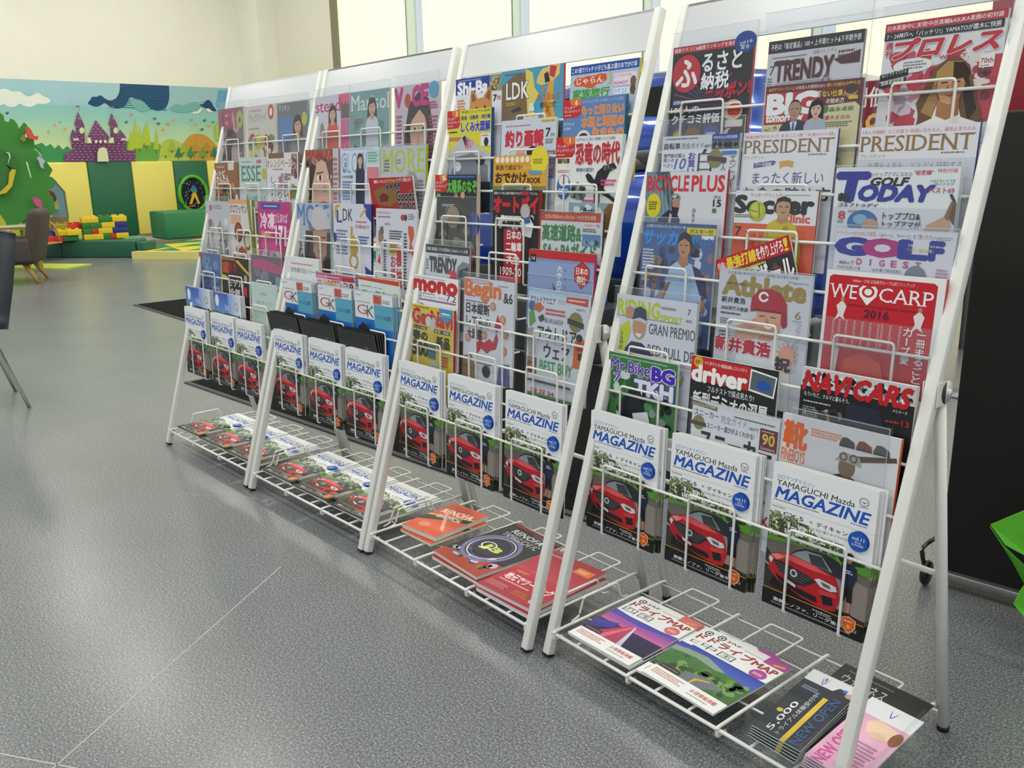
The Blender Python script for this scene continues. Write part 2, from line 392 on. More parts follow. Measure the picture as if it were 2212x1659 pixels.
# windows: mullion, bright slit of glass, opaque roller blind glowing in place of backlight
def blind_mat():
    m = bpy.data.materials.new('roller_blind_glow'); m.use_nodes = True; nt = m.node_tree; b = nt.nodes['Principled BSDF']
    b.inputs['Base Color'].default_value = (*lin('#efeacb'), 1); b.inputs['Roughness'].default_value = .9
    b.inputs['Emission Color'].default_value = (*lin('#fdf6d2'), 1); b.inputs['Emission Strength'].default_value = 0.66
    return m
blind_m = blind_mat(); mull_m = mat('window_mullion', '#dcebd8', .4); track_m = mat('blind_track', '#8d9488', .5)
bays = [(-11.78, -9.93, -9.73, -9.55), (-9.55, -7.68, -7.55, -7.37), (-7.37, -5.60, -5.50, -5.37), (-5.37, -3.63, -3.54, -3.40), (-3.40, -1.62, -1.5, -1.36), (-1.36, .4, .52, .66), (.66, 2.4, 2.52, 2.66), (2.66, 4.4, 4.52, 4.66)]
for i, (x0, x1, x2, x3) in enumerate(bays):
    wn = empty('window_%d' % (i + 1), Matrix.Translation((0, 0, 0))); tag(wn, 'tall window with a cream roller blind drawn down', kind='structure')
    MB().box((x0, YW - .02, .12), (x1, YW - .015, 4.58)).build('blind', blind_m, wn)
    MB().box((x0, YW - .045, 4.5), (x1, YW - .005, 4.6)).build('blind_box', cl_m, wn)
    MB().box((x1 + .01, YW - .03, .12), (x2, YW + .01, 4.6)).build('mullion', mull_m, wn)
    MB().box((x2, YW + .04, .12), (x3, YW + .046, 4.6)).build('pane', GLASS, wn)
    MB().box((x1, YW - .04, .12), (x1 + .012, YW, 4.6)).build('blind_track', track_m, wn)
tag(MB().box((WX, YW - .06, 0), (-11.78, YW + .02, 4.7)).build('trim_1', mat('frame_brown', '#7e7a63', .5)), 'thin dark window jamb beside the cream wall', kind='structure')

# mural on the left wall
def wp(cx, cy):
    """point of the mural wall seen at (cx, cy) of the 4.424x enlarged top-left picture corner -> sheet fractions"""
    q = at_x(cx / 4.424, cy / 4.424, XW + .012); return (max(0, min(1, (q.y - MY0) / (MY1 - MY0))), max(0, min(1, (MZ1 - q.z) / (MZ1 - MZ0))))
MY0, MY1, MZ0, MZ1 = 0.9, 5.95, 1.327, 2.575
mu = Print(MY1 - MY0, MZ1 - MZ0, '#8fc0cf', step=.0004)
mu.g(0, 0, 1, .45, '#90bfd6', '#a3cfcd'); mu.g(0, .3, 1, .62, '#8cc4c6', '#a9d6b6'); mu.g(0, .5, 1, 1, '#a5d3b6', '#e6e6a2')
P = lambda pts, c: mu.p([wp(*q) for q in pts], c)
def PS(pts, c):
    for _ in range(2): pts = [q for i in range(len(pts)) for q in ((pts[i][0] * .75 + pts[(i + 1) % len(pts)][0] * .25, pts[i][1] * .75 + pts[(i + 1) % len(pts)][1] * .25), (pts[i][0] * .25 + pts[(i + 1) % len(pts)][0] * .75, pts[i][1] * .25 + pts[(i + 1) % len(pts)][1] * .75))]
    P(pts, c)
def scallop(pts, n=5, bulge=.35):
    out = []
    for i in range(len(pts) - 1):
        (ax, ay), (bx, by) = pts[i], pts[i + 1]
        for k in range(n):
            t = k / n; h = sin(pi * t) * bulge * hypot(bx - ax, by - ay)
            dx, dy = bx - ax, by - ay; l = hypot(dx, dy) or 1
            out.append((ax + dx * t - dy / l * h, ay + dy * t + dx / l * h))
    return out + [pts[-1]]
P([(-200, 700), (1150, 790), (1145, 860)] + [(1120, 930), (1060, 965), (1000, 945), (960, 905), (900, 940), (840, 985), (780, 1000), (690, 965), (600, 1010), (520, 980), (400, 900), (-200, 850)], '#a5cbd6')
PS([(-200, 860), (0, 858), (60, 843), (110, 880), (190, 868), (240, 915), (290, 925), (360, 878), (410, 920), (460, 935), (488, 965), (455, 990), (400, 995), (362, 985), (320, 1018), (265, 1022), (220, 1008), (188, 985), (150, 1018), (110, 1025), (70, 1015), (36, 990), (0, 1010), (-200, 1040)], '#e9ece2')
PS([(1145, 780), (1145, 780), (1610, 800), (1610, 800), (1618, 900), (1612, 970), (1590, 1025), (1545, 1055), (1495, 1062), (1440, 1040), (1395, 990), (1350, 955), (1300, 950), (1240, 920), (1215, 985), (1190, 1020), (1140, 1040), (1085, 1035), (1040, 1015), (1000, 978), (960, 1012), (915, 1022), (870, 1008), (832, 988), (870, 945), (880, 920), (920, 930), (960, 905), (1010, 950), (1070, 965), (1120, 930), (1145, 870)], '#1f4a72')
for k in range(11):
    y = 815 + k * 22
    x0, x1 = (1155, 1600) if y < 940 else (1020, 1590)
    if y < 1030: P([(x0 + (0 if y < 940 else 60), y), (x1, y + (x1 - x0) * .06), (x1, y + 8 + (x1 - x0) * .06), (x0 + (0 if y < 940 else 60), y + 8)], '#2a5f83')
PS([(1240, 920), (1300, 950), (1350, 955), (1395, 1000), (1440, 1050), (1380, 1072), (1320, 1062), (1270, 1020), (1240, 970)], '#77b3b0')
PS([(1618, 810), (1618, 810), (2085, 840), (2085, 840), (2090, 930), (2070, 985), (2040, 990), (1990, 955), (1930, 985), (1860, 975), (1800, 985), (1740, 1012), (1670, 985), (1620, 1040), (1590, 1040), (1618, 950)], '#9cc3c9')
P([(2085, 862), (2400, 880), (2400, 1100), (2100, 1060), (2060, 1000)], '#6ba6c4')
PS([(1670, 985), (1740, 1012), (1800, 985), (1860, 975), (1930, 1020), (1880, 1060), (1800, 1070), (1700, 1078), (1610, 1050)], '#76b1ad')
PS([(1890, 995), (1940, 1000), (1970, 955), (2005, 955), (2040, 1020), (2075, 1062), (2020, 1062), (1960, 1035)], '#20476f')
P([(1825, 1072), (1880, 1062), (1920, 1030), (1938, 1040), (1900, 1085), (1850, 1090)], '#e6e6d8')
P([(1960, 1040), (1995, 1035), (2040, 1075), (1990, 1075)], '#e6e6d8')
# hills and grass
P([(330, 1385), (400, 1365), (440, 1400), (480, 1375), (520, 1420), (560, 1385), (600, 1430), (640, 1395), (690, 1440), (760, 1470), (760, 1720), (200, 1720), (200, 1400)], '#3f9358')
P([(1150, 1370), (1210, 1350), (1280, 1340), (1400, 1350), (1500, 1370), (1560, 1400), (1600, 1720), (1150, 1720)], '#6ba94c')
PS([(1530, 1400), (1560, 1345), (1620, 1325), (1690, 1340), (1760, 1390), (1860, 1500), (1900, 1720), (1500, 1720)], '#b5c85a')
PS([(1740, 1390), (1790, 1310), (1850, 1280), (1920, 1278), (1990, 1310), (2060, 1380), (2120, 1460), (2400, 1560), (2400, 1720), (1850, 1720), (1800, 1480)], '#cd9a3d')
for x, y, hh, ww in ((1245, 1240, 200, 60), (1290, 1130, 290, 90), (1335, 1200, 220, 60), (1400, 1150, 240, 80), (1375, 1190, 180, 50), (1490, 1230, 200, 55)):
    P([(x, y), (x + ww / 2, y + hh), (x - ww / 2, y + hh)], '#b4c83b'); P([(x - 5, y + hh), (x + 5, y + hh), (x + 5, y + hh + 40), (x - 5, y + hh + 40)], '#7b6b2f')
for x, y, c in ((1580, 1390, '#b9c93f'), (1705, 1400, '#2f7f55'), (1820, 1395, '#3e9157'), (1935, 1400, '#6ba643'), (2045, 1395, '#2d7f74'), (1640, 1340, '#a3b84a'), (1750, 1360, '#9fb24a'), (1865, 1350, '#b59a3d'), (1975, 1350, '#b98f38')):
    P([(x, y), (x + 42, y + 100), (x - 42, y + 100)], c); P([(x - 4, y + 95), (x + 4, y + 95), (x + 4, y + 120), (x - 4, y + 120)], '#5d4327')
P([(2045, 1250), (2075, 1150), (2105, 1260), (2100, 1340), (2050, 1340)], '#b4c83b')
# castle
CA = '#7d4a78'
for pts in ([(740, 1068), (800, 1195), (705, 1195)], [(722, 1195), (800, 1195), (805, 1310), (722, 1310)], [(1060, 1078), (1122, 1200), (1030, 1195)], [(1050, 1200), (1120, 1205), (1118, 1310), (1052, 1310)],
            [(690, 1232), (740, 1300), (740, 1330), (665, 1310)], [(1140, 1235), (1200, 1310), (1120, 1320)], [(668, 1305), (805, 1305), (805, 1370), (1065, 1370), (1065, 1305), (1198, 1305), (1205, 1450), (690, 1450)],
            [(910, 1145), (1040, 1310), (1020, 1370), (852, 1370), (832, 1310)], [(605, 1470), (690, 1440), (1205, 1435), (1285, 1440), (1292, 1560), (615, 1590)]): P(pts, CA)
rdm = random.Random(3)
for k in range(13):
    y = 1210 + k * 26
    segs = [(725, 795), (1055, 1112)] if y < 1310 else ([(675, 800), (850, 1015), (1070, 1190)] if y < 1370 else ([(685, 1195)] if y < 1445 else [(620, 910), (1025, 1285)]))
    for a, b in segs:
        x = a + (k % 2) * 14
        while x < b - 24:
            P([(x, y), (x + 22, y + 2), (x + 20, y + 9), (x + 4, y + 8)], '#b989ad'); P([(x + 6, y + 13), (x + 26, y + 14), (x + 24, y + 22), (x + 10, y + 22)], '#5d3463'); x += 46
for k in range(5):
    y = 1180 + k * 26; hw = (y - 1145) * .72
    x = 910 - hw + 14
    while x < 910 + hw - 24: P([(x, y), (x + 22, y + 2), (x + 20, y + 9), (x + 4, y + 8)], '#b989ad'); x += 42
for x in (740, 1063): P([(x - 16, 1130), (x + 22, 1135), (x + 18, 1145), (x - 14, 1140)], '#b989ad')
for cx, cy, rx, ry in ((762, 1250, 24, 30), (1084, 1250, 22, 30)): P([(cx + rx * cos(t * .4), cy + ry * sin(t * .4)) for t in range(16)], '#d5dfb0')
for cx, cy in ((898, 1352), (940, 1352), (985, 1350)): P([(cx - 13, cy + 15), (cx - 13, cy - 5), (cx, cy - 16), (cx + 13, cy - 5), (cx + 13, cy + 15)], '#e6e2c0')
for x in (680, 1135): P([(x, 1325), (x + 52, 1325), (x + 52, 1345), (x, 1345)], '#d9c9c2')
P([(815, 1310), (845, 1325), (858, 1370), (815, 1370)], '#dfe2ae'); P([(1030, 1330), (1062, 1310), (1068, 1368), (1022, 1368)], '#dfe2ae')
P([(912, 1560), (910, 1460), (925, 1420), (960, 1408), (995, 1420), (1008, 1460), (1020, 1555)], '#dde0b4')
for x, y in ((735, 1015), (1058, 1020)):
    P([(x, y), (x + 3, y), (x + 5, y + 60), (x + 2, y + 60)], '#8a8a9a'); P([(x, y - 5), (x, y + 20), (x - 45, y + 8)], '#a84c7a')
for x, y, c in ((440, 1265, '#d9a53c'), (600, 1238, '#d8a05a'), (500, 1200, '#d99a93'), (552, 1172, '#8fae9c'), (1180, 1170, '#4d7c7a'), (1230, 1100, '#c08c9c'), (1450, 1138, '#4d7c7a'), (1485, 1185, '#4a6f78'), (1575, 1190, '#c99a4c'), (1630, 1155, '#c99aa6'), (1530, 1245, '#d9a53c'), (1800, 1150, '#86a79c'), (1925, 1155, '#3f7a6a'), (1965, 1210, '#d9a53c'), (1845, 1195, '#d0a090'), (1900, 1240, '#4a7a70'), (48, 1085, '#3f5f70'), (2005, 1170, '#6a9a88')):
    P([(x - 22, y - 10), (x - 5, y - 4), (x + 6, y - 16), (x + 20, y - 6), (x + 12, y + 14), (x - 8, y + 14)], c)
mo = link('mural', mu.mesh('mural', WPRINT)); mo.matrix_world = Matrix.Translation((XW + .012, MY0, MZ0)) @ Matrix.Rotation(pi / 2, 4, 'Z')
tag(mo, 'painted mural of a purple castle, clouds and trees on the cream wall', 'mural')

# padded wall cushions
pad_y = [(.365, 1.065), (1.065, 1.765), (1.765, 2.465), (2.465, 3.165), (3.165, 3.865), (3.865, 4.57), (4.57, 5.17), (5.17, 5.93)]
yel = mat('yellow_vinyl', '#f2e272', .42, bump=(30, .1)); grn = mat('green_vinyl', '#24694a', .42, bump=(30, .1))
lab = ['far left, hidden behind the play tree', 'left, hidden by the play tree', 'behind the play tree and armchair', 'beside the green play tree', 'left of the middle, behind the toy bricks', 'middle, between the two green ones', 'with the round play disc', 'right end behind the far rack']
for i, (a, b) in enumerate(pad_y):
    y_ = i % 2 == 1
    e = MB().rbox((XW + .001, a + .002, .1), (XW + .07, b - .002, 1.325), .03).build('wall_cushion', yel if y_ else grn)
    tag(e, ('yellow' if y_ else 'green') + ' padded wall cushion, ' + lab[i], 'cushion', 'padded wall cushions')
# round play disc
dk = empty('play_disc', Matrix.Translation((XW + .08, 4.855, .76)) @ Matrix.Rotation(pi / 2, 4, 'Z'), 'round play disc with bright green rim and starry dark face on a green cushion', 'toy')
MY = Matrix.Rotation(pi / 2, 4, 'X')
MB().tube([(.245 * cos(2 * pi * k / 36), -.03, .30 * sin(2 * pi * k / 36)) for k in range(36)], .032, 8, True).build('disc_rim', mat('lime_green', '#5cb22c', .4), dk)
MB().lathe([(.225, 0), (.225, .02)], 32, Matrix.Scale(1.22, 4, (0, 0, 1)) @ MY).build('disc_face', mat('disc_navy', '#141c2c', .3), dk)
pr = Print(.4, .5, '#141c2c', .0008)
for k in range(40): pr.e(random.uniform(.08, .92), random.uniform(.05, .95), .018, .02, random.choice(['#e8e6d8', '#c9d5e0', '#8fa6c0']), n=6)
pr.p([(.44, .45), (.58, .45), (.72, .85), (.62, .87), (.51, .6), (.36, .85), (.24, .86)], '#e0bd2e'); pr.e(.5, .36, .14, .13, '#3c8a86'); pr.e(.5, .27, .07, .09, '#2f6fa0'); pr.r(.2, .9, .5, .95, '#b05a30')
link('disc_picture', pr.mesh('disc_picture', WPRINT), dk, Matrix.Translation((-.2, -.024, -.25)))

# play mat and blocks
mat_e = empty('play_mat', Matrix.Translation((-11.4, 2.66, 0)), 'green and yellow patchwork play mat with a cream front edge', 'mat')
gm = mat('mat_green', '#178058', .45); ym = mat('mat_yellow', '#e0c935', .45); cm = mat('mat_cream', '#d9cd7c', .5)
dirv = Vector((.79, .61, 0)).normalized(); nrm = Vector((-dirv.y, dirv.x, 0))
def mloc(a, b, z): return dirv * a + nrm * b + Vector((0, 0, z))
def slab(a0, b0, a1, b1, z0, z1, name, m, parent):
    vs = [mloc(a0, b0, z0), mloc(a1, b0, z0), mloc(a1, b1, z0), mloc(a0, b1, z0), mloc(a0, b0, z1), mloc(a1, b0, z1), mloc(a1, b1, z1), mloc(a0, b1, z1)]
    return MB().add(vs, [(0, 3, 2, 1), (4, 5, 6, 7), (0, 1, 5, 4), (1, 2, 6, 5), (2, 3, 7, 6), (3, 0, 4, 7)]).build(name, m, parent)
slab(.17 - .2, 0, 2.6, .12, 0, .1, 'edge_cushion', cm, mat_e)
for i in range(-1, 7):
    for j in range(5):
        if i < 0 and j < 1: continue
        a, b = .17 + i * .5, .12 + j * .55
        m1, m2 = (gm, ym) if (i + j) % 2 == 0 else (ym, gm)
        q = [mloc(a, b, 0), mloc(a + .5, b, 0), mloc(a + .5, b + .55, 0), mloc(a, b + .55, 0)]
        if any(v.y + 2.66 > 5.9 or v.x - 11.4 < -14.7 for v in q): continue
        for tri, mm in (((0, 1, 2), m1), ((0, 2, 3), m2)) if (i + j) % 3 else (((0, 1, 3), m1), ((1, 2, 3), m2)):
            t3 = [q[k] for k in tri]; MB().add([v for v in t3] + [v + Vector((0, 0, .095)) for v in t3], [(2, 1, 0), (3, 4, 5), (0, 1, 4, 3), (1, 2, 5, 4), (2, 0, 3, 5)]).build('mat_tile', mm, mat_e)
slab(-.33, .49, .0, .67, 0, .095, 'mat_tile', gm, mat_e); slab(.05, .12, .17, .67, 0, .095, 'mat_tile', ym, mat_e)
blk = empty('play_step', Matrix.Translation((-11.6, 2.73, 0)), 'low dark green padded step in front of the toy bricks', 'cushion')
Mb = Matrix.Rotation(atan2(dirv.y, dirv.x), 4, 'Z')
MB().rbox((-1.12, 0, 0), (.02, .30, .235), .02, Mb).build('step_front', mat('step_green', '#1f5a43', .45), blk)
MB().rbox((-1.9, .02, 0), (-1.13, .40, .225), .02, Mb).build('step_side', _mats['step_green'], blk)
MB().rbox((.03, .02, 0), (.16, .30, .215), .02, Mb).build('step_corner', _mats['step_green'], blk)
MB().rbox((-1.9, .41, .1), (-.36, .85, .235), .02, Mb).build('step_top_pad', mat('mint_vinyl', '#5d9a83', .4), blk)
bn = MB().rbox((-13.75, 3.72, .1), (-13.1, 5.7, .535), .035).build('bench_cushion', mat('bench_green', '#2b7a4f', .42)); tag(bn, 'long green padded bench block on the play mat below the round disc', 'cushion')
# toy bricks
bc = {'y': '#e2c422', 'g': '#2c7a2f', 'r': '#c0332a', 'b': '#22307e', 'o': '#9a8f24'}
Mk = Matrix.Translation((-12.35, 2.31, .236)) @ Matrix.Rotation(atan2(.72, .09), 4, 'Z')
rows = ['3y 2g 3y', '2g1 2g 3y 3b', '1g 1r 2y1 2y 3b', '3y 1g 1r 2y']
names = {'y': 'yellow', 'g': 'green', 'r': 'red', 'b': 'blue', 'o': 'olive'}
layout = [[('y', 2.2), ('g', 1.8), ('y', 2)], [('g', .9), ('g', 1.6), ('y', 1.8), ('b', 1.7)], [('g', 1.1), ('r', .9), ('y', 1.9), ('b', 2.1)], [('y', 2.6), ('g', .9), ('r', .8), ('y', 1.7)]]
where = ['in the top row of the pile', 'in the second row of the pile', 'in the third row of the pile', 'in the bottom row of the pile']
for r_, rw in enumerate(layout):
    x = 0; z = (3 - r_) * .078
    for i, (c, ln) in enumerate(rw):
        L = ln * .097
        e = empty('toy_brick', Mk @ Matrix.Translation((x + L / 2, 0, z)), '%s toy brick, number %d from the left %s' % (names[c], i + 1, where[r_]), 'toy brick', 'big toy bricks')
        bm_ = mat('brick_' + names[c], bc[c], .35)
        MB().rbox((-L / 2 + .001, -.10, 0), (L / 2 - .001, .10, .077), .006).build('brick_body', bm_, e)
        if r_ == 0:
            for k in range(int(ln + .5)):
                for yy in (-.05, .05): MB().lathe([(.028, .076), (.028, .092), (.024, .095)], 10, Matrix.Translation((-L / 2 + (k + .5) * L / int(ln + .5), yy, 0))).build('stud', bm_, e)
        x += L
for i, (c, dx, dy, z, rz) in enumerate([('r', -.10, .04, .155, .3), ('y', -.13, -.05, .078, .2), ('o', -.24, .06, .156, -.2), ('y', -.25, -.02, .078, .1), ('b', -.42, .02, .05, .4), ('r', -.36, -.02, 0, .1), ('g', -.16, .0, 0, 0), ('r', -.5, .06, 0, .2)]):
    e = empty('toy_brick', Mk @ Matrix.Translation((dx, dy, z)) @ Matrix.Rotation(rz, 4, 'Z'), '%s loose toy brick, %s of the loose heap left of the pile' % (names[c], ['topmost', 'front', 'upper left', 'middle', 'leftmost upper', 'bottom middle', 'bottom right', 'leftmost bottom'][i]), 'toy brick', 'big toy bricks')
    MB().rbox((-.095, -.08, 0), (.095, .08, .077), .006).build('brick_body', mat('brick_' + names[c], bc[c], .35), e)
    for k in (-.05, .05):
        for yy in (-.04, .04): MB().lathe([(.026, .076), (.026, .092), (.022, .095)], 8, Matrix.Translation((k, yy, 0))).build('stud', mat('brick_' + names[c], bc[c], .35), e)

# play tree made of boards
def board(name, pts, X, th, m, parent, org):
    """outline given as picture points, built as a board standing at depth X"""
    mb = MB(); q = [at_x(px, py, X) for px, py in pts]
    mb.prism([(v.y - org.y, v.z - org.z) for v in q], 0, th, Matrix.Translation((X - org.x, 0, 0)) @ Matrix.Rotation(pi / 2, 4, 'Z'))
    return mb.build(name, m, parent)
TO = Vector((-12.7, 1.7, 0)); tr = empty('play_tree', Matrix.Translation(TO), 'cut-out green play tree with a red bird and pink flower', 'play tree')
Z = lambda pts: [(x / 4.881, 160 + y / 4.881) for x, y in pts]
g1 = mat('tree_green', '#35802f', .6, vary=(2, .06)); g2 = mat('tree_green_dark', '#2b6b2a', .6)
board('foliage', Z([(-700, 430), (-300, 330), (-60, 390), (0, 405), (40, 440), (48, 495), (95, 508), (110, 468), (150, 485), (185, 530), (200, 580), (255, 510), (288, 540), (290, 600), (250, 660), (300, 670), (355, 660), (362, 740), (430, 800), (440, 870), (495, 930), (555, 1010), (520, 1080), (600, 1130), (560, 1200), (500, 1230), (560, 1300), (585, 1430), (560, 1480), (480, 1520), (300, 1500), (230, 1560), (150, 1640), (90, 1600), (0, 1480), (-300, 1500), (-700, 1450)]), -12.7, .04, g1, tr, TO)
board('foliage_layer', Z([(-700, 700), (-100, 780), (60, 815), (110, 830), (170, 880), (190, 960), (170, 1005), (110, 980), (60, 950), (110, 1030), (100, 1100), (40, 1230), (-100, 1300), (-700, 1260)]), -12.62, .03, g2, tr, TO)
board('trunk', Z([(-260, 1400), (0, 1480), (60, 1560), (90, 1640), (140, 1640), (230, 1565), (230, 1900), (150, 2150), (-260, 2180)]), -12.64, .05, mat('trunk_lime', '#b3b42e', .6), tr, TO)
board('branch', Z([(-80, 1150), (10, 1240), (90, 1160), (100, 1050), (130, 1000), (170, 1010), (150, 1090), (130, 1180), (70, 1250), (0, 1270)]), -12.58, .03, mat('branch_yellow', '#c6b02f', .6), tr, TO)
board('bird', Z([(270, 575), (300, 555), (330, 590), (360, 650), (410, 655), (395, 695), (350, 690), (305, 680), (285, 640)]), -12.60, .03, mat('bird_red', '#cf4a3b', .6), tr, TO)
board('nest', Z([(215, 690), (235, 640), (265, 640), (275, 690), (250, 715)]), -12.61, .03, mat('nest_brown', '#8a7a3c', .6), tr, TO)
board('squirrel', Z([(390, 890), (415, 860), (440, 880), (480, 920), (455, 950), (465, 1000), (430, 980), (410, 920)]), -12.60, .03, mat('squirrel_grey', '#a9b6c2', .6), tr, TO)
board('flower', Z([(340, 1310), (385, 1298), (440, 1340), (445, 1410), (400, 1400), (365, 1370)]), -12.58, .03, mat('flower_pink', '#c34b7d', .6), tr, TO)
wm_ = mat('cut_white', '#cfe0bf', .6)
for pts in ([(275, 925), (290, 930), (332, 1095), (322, 1090)], [(355, 785), (375, 790), (425, 840), (442, 870), (430, 862), (400, 820)], [(60, 820), (100, 830), (112, 870), (85, 950), (100, 880), (92, 845)]): board('cut_edge', Z(pts), -12.57, .02, wm_, tr, TO)
HO = Vector((-13.4, 2.35, .235)); hs = empty('play_house', Matrix.Translation(HO), 'blue play house board with a red roofed toy behind the play tree', 'play house')
board('house_board', Z([(470, 1040), (540, 1090), (678, 1240), (720, 1510), (560, 1505), (500, 1300)]), -13.4, .05, mat('house_blue', '#6f94a5', .6), hs, HO)
board('house_edge', Z([(540, 1085), (550, 1085), (688, 1240), (728, 1515), (718, 1515), (676, 1243)]), -13.39, .07, mat('house_wood', '#8a7447', .6), hs, HO)
board('house_figure', Z([(480, 1235), (530, 1230), (575, 1260), (600, 1310), (625, 1420), (580, 1425), (570, 1340), (530, 1280), (485, 1280)]), -13.3, .03, mat('figure_tan', '#c9ad62', .6), hs, HO)
board('house_figure_roof', Z([(478, 1235), (530, 1228), (545, 1262), (485, 1282)]), -13.26, .03, mat('figure_red', '#b9492f', .6), hs, HO)
board('house_figure_brown', Z([(530, 1228), (575, 1255), (598, 1310), (590, 1345), (565, 1330), (545, 1270)]), -13.25, .03, mat('figure_brown', '#5d3524', .6), hs, HO)
board('house_base', Z([(550, 1508), (725, 1508), (725, 1745), (550, 1745)]), -13.3, .12, mat('house_wood', '#8a7447', .6), hs, HO)

# armchair with wooden arms
brown = mat('armchair_fabric', '#4a423d', .9, bump=(180, .4)); wood = mat('light_oak', '#b8874d', .45, vary=(14, .12))
fwd = Vector((-.53, -.85, 0)).normalized(); ang = atan2(fwd.y, fwd.x) + pi / 2
def armchair(M, label):
    a = empty('armchair', M, label, 'armchair')
    MB().rbox((-.31, -.33, .20), (.31, .33, .40), .05).build('seat', brown, a)
    mb = MB()
    Mt = Matrix.Translation((0, .30, .22)) @ Matrix.Rotation(radians(-12), 4, 'X')
    mb.rbox((-.315, -.06, -.02), (.315, .07, .54), .065, Mt, 5); mb.build('backrest', brown, a)
    for s in (-1, 1):
        MB().rbox((s * .31 - .04, -.24, .22), (s * .31 + .04, .34, .46), .035).build('side_panel', brown, a)
        MB().rbox((s * .345 - .035, -.36, .53), (s * .345 + .035, .2, .555), .012).build('armrest', wood, a)
        MB().tube([(s * .345, -.30, .535), (s * .33, -.29, .3)], .014).build('arm_post', wood, a)
        MB().tube([(s * .23, -.24, .21), (s * .27, -.30, 0)], .028, 10, r2=.014).build('leg', wood, a)
        MB().tube([(s * .2, .24, .22), (s * .24, .36, 0)], .03, 10, r2=.015).build('leg', wood, a)
    return a
armchair(Matrix.Translation((-9.86, .80, 0)) @ Matrix.Rotation(ang + .15, 4, 'Z') @ Matrix.Scale(1.04, 4), 'brown fabric armchair with oak arms and legs near the play corner')
tb = empty('side_table', Matrix.Translation((-11.2, 1.1, 0)), 'pale green low table with yellow legs behind the armchair', 'table')
MB().rbox((-.35, -.35, .50), (.35, .35, .53), .012).build('table_top', mat('mint_top', '#9fc09a', .4), tb)
for sx in (-1, 1):
    for sy in (-1, 1): MB().tube([(sx * .28, sy * .28, .5), (sx * .3, sy * .3, 0)], .03, 8).build('leg', mat('leg_yellow', '#bdb03a', .5), tb)
lm = MB().box((-.75, -.2, 0), (.12, .3, .015)).build('floor_mat', mat('lime_mat', '#b9c84c', .6)); lm.matrix_world = Matrix.Translation((-11.0, 1.72, 0)) @ Mb; tag(lm, 'lime yellow floor mat behind the armchair', 'mat')
ct = empty('toy_cart', Matrix.Translation((-12.08, 1.72, .225)) @ Mb, 'bent wood handle of a toy cart beside the loose bricks', 'toy')
MB().tube(fillet([(-.24, 0, .28), (.02, 0, .28), (.09, 0, 0)], .08), .011, 8).build('handle', wood, ct)
MB().tube(fillet([(-.24, .25, .28), (.02, .25, .28), (.09, .25, 0)], .08), .011, 8).build('handle', wood, ct)
MB().rbox((-.3, -.02, 0), (.1, .27, .02), .008).build('cart_base', wood, ct)

# chrome leg chair at the left edge of the view
chrome = mat('chrome', '#dededa', .22, 1.0); dgrey = mat('chair_dark_grey', '#3a4145', .7, bump=(200, .3))
ch = empty('side_chair', Matrix.Translation((-4.12, -.53, 0)) @ Matrix.Rotation(radians(176), 4, 'Z'), 'dark grey upholstered chair with chrome legs at the left edge', 'chair')
def slabby(pts, hw, th):
    mb = MB(); n = len(pts); vs = []
    for y, z, w_ in pts:
        for x, d in ((-w_, 0), (-w_ * .9, -th * .5), (w_ * .9, -th * .5), (w_, 0), (w_ * .9, th * .5), (-w_ * .9, th * .5)): vs.append((x, y + d * .9, z + d * .2))
    fs = [(i * 6 + k, i * 6 + (k + 1) % 6, (i + 1) * 6 + (k + 1) % 6, (i + 1) * 6 + k) for i in range(n - 1) for k in range(6)] + [tuple(range(6)), tuple((n - 1) * 6 + k for k in reversed(range(6)))]
    return mb.add(vs, fs, True)
bk = slabby([(-.17, .40, .19), (-.19, .5, .215), (-.215, .6, .225), (-.24, .72, .22), (-.26, .82, .205), (-.268, .855, .18)], 0, .075).build('backrest', dgrey, ch)
MB().rbox((-.22, -.2, .40), (.22, .28, .47), .03).build('seat', dgrey, ch)
for s in (-1, 1):
    MB().tube(fillet([(s * .17, -.10, .41), (s * .2, -.12, .40), (s * .215, -.235, 0)], .03), .009, 8).build('leg', chrome, ch)
    MB().tube(fillet([(s * .17, .2, .41), (s * .2, .22, .40), (s * .24, .30, 0)], .03), .009, 8).build('leg', chrome, ch)
MB().tube([(-.19, -.1, .41), (.19, -.1, .41)], .008).build('leg_bar', chrome, ch); MB().tube([(-.19, .2, .41), (.19, .2, .41)], .008).build('leg_bar', chrome, ch)

# floor mats behind the racks
dm = mat('black_floor_mat', '#0f1011', 1.0, spec=.15, vary=(90, .25)); dm2 = mat('mat_edge', '#3a3b3c', .7)
for name, lbl, (a, b) in (('floor_mat', 'large black floor mat under the display behind the magazine racks', ((-3.84, .44), (-.92, 2.2))), ('floor_mat', 'dark floor mat with a grey rubber edge beyond the far rack', ((-7.05, 1.22), (-4.6, 2.9)))):
    e = empty(name, Matrix.Translation((a[0], a[1], 0)), lbl, 'mat'); W_, D_ = b[0] - a[0], b[1] - a[1]
    if W_ > 2.6: e.rotation_euler.z = .075
    MB().box((.03, .03, 0), (W_ - .03, D_ - .03, .008)).build('mat_pile', dm, e)
    r4 = MB()
    for q in (((0, 0, 0), (W_, .03, .006)), ((0, D_ - .03, 0), (W_, D_, .006)), ((0, .03, 0), (.03, D_ - .03, .006)), ((W_ - .03, .03, 0), (W_, D_ - .03, .006))): r4.box(*q)
    r4.build('mat_border', dm2, e)

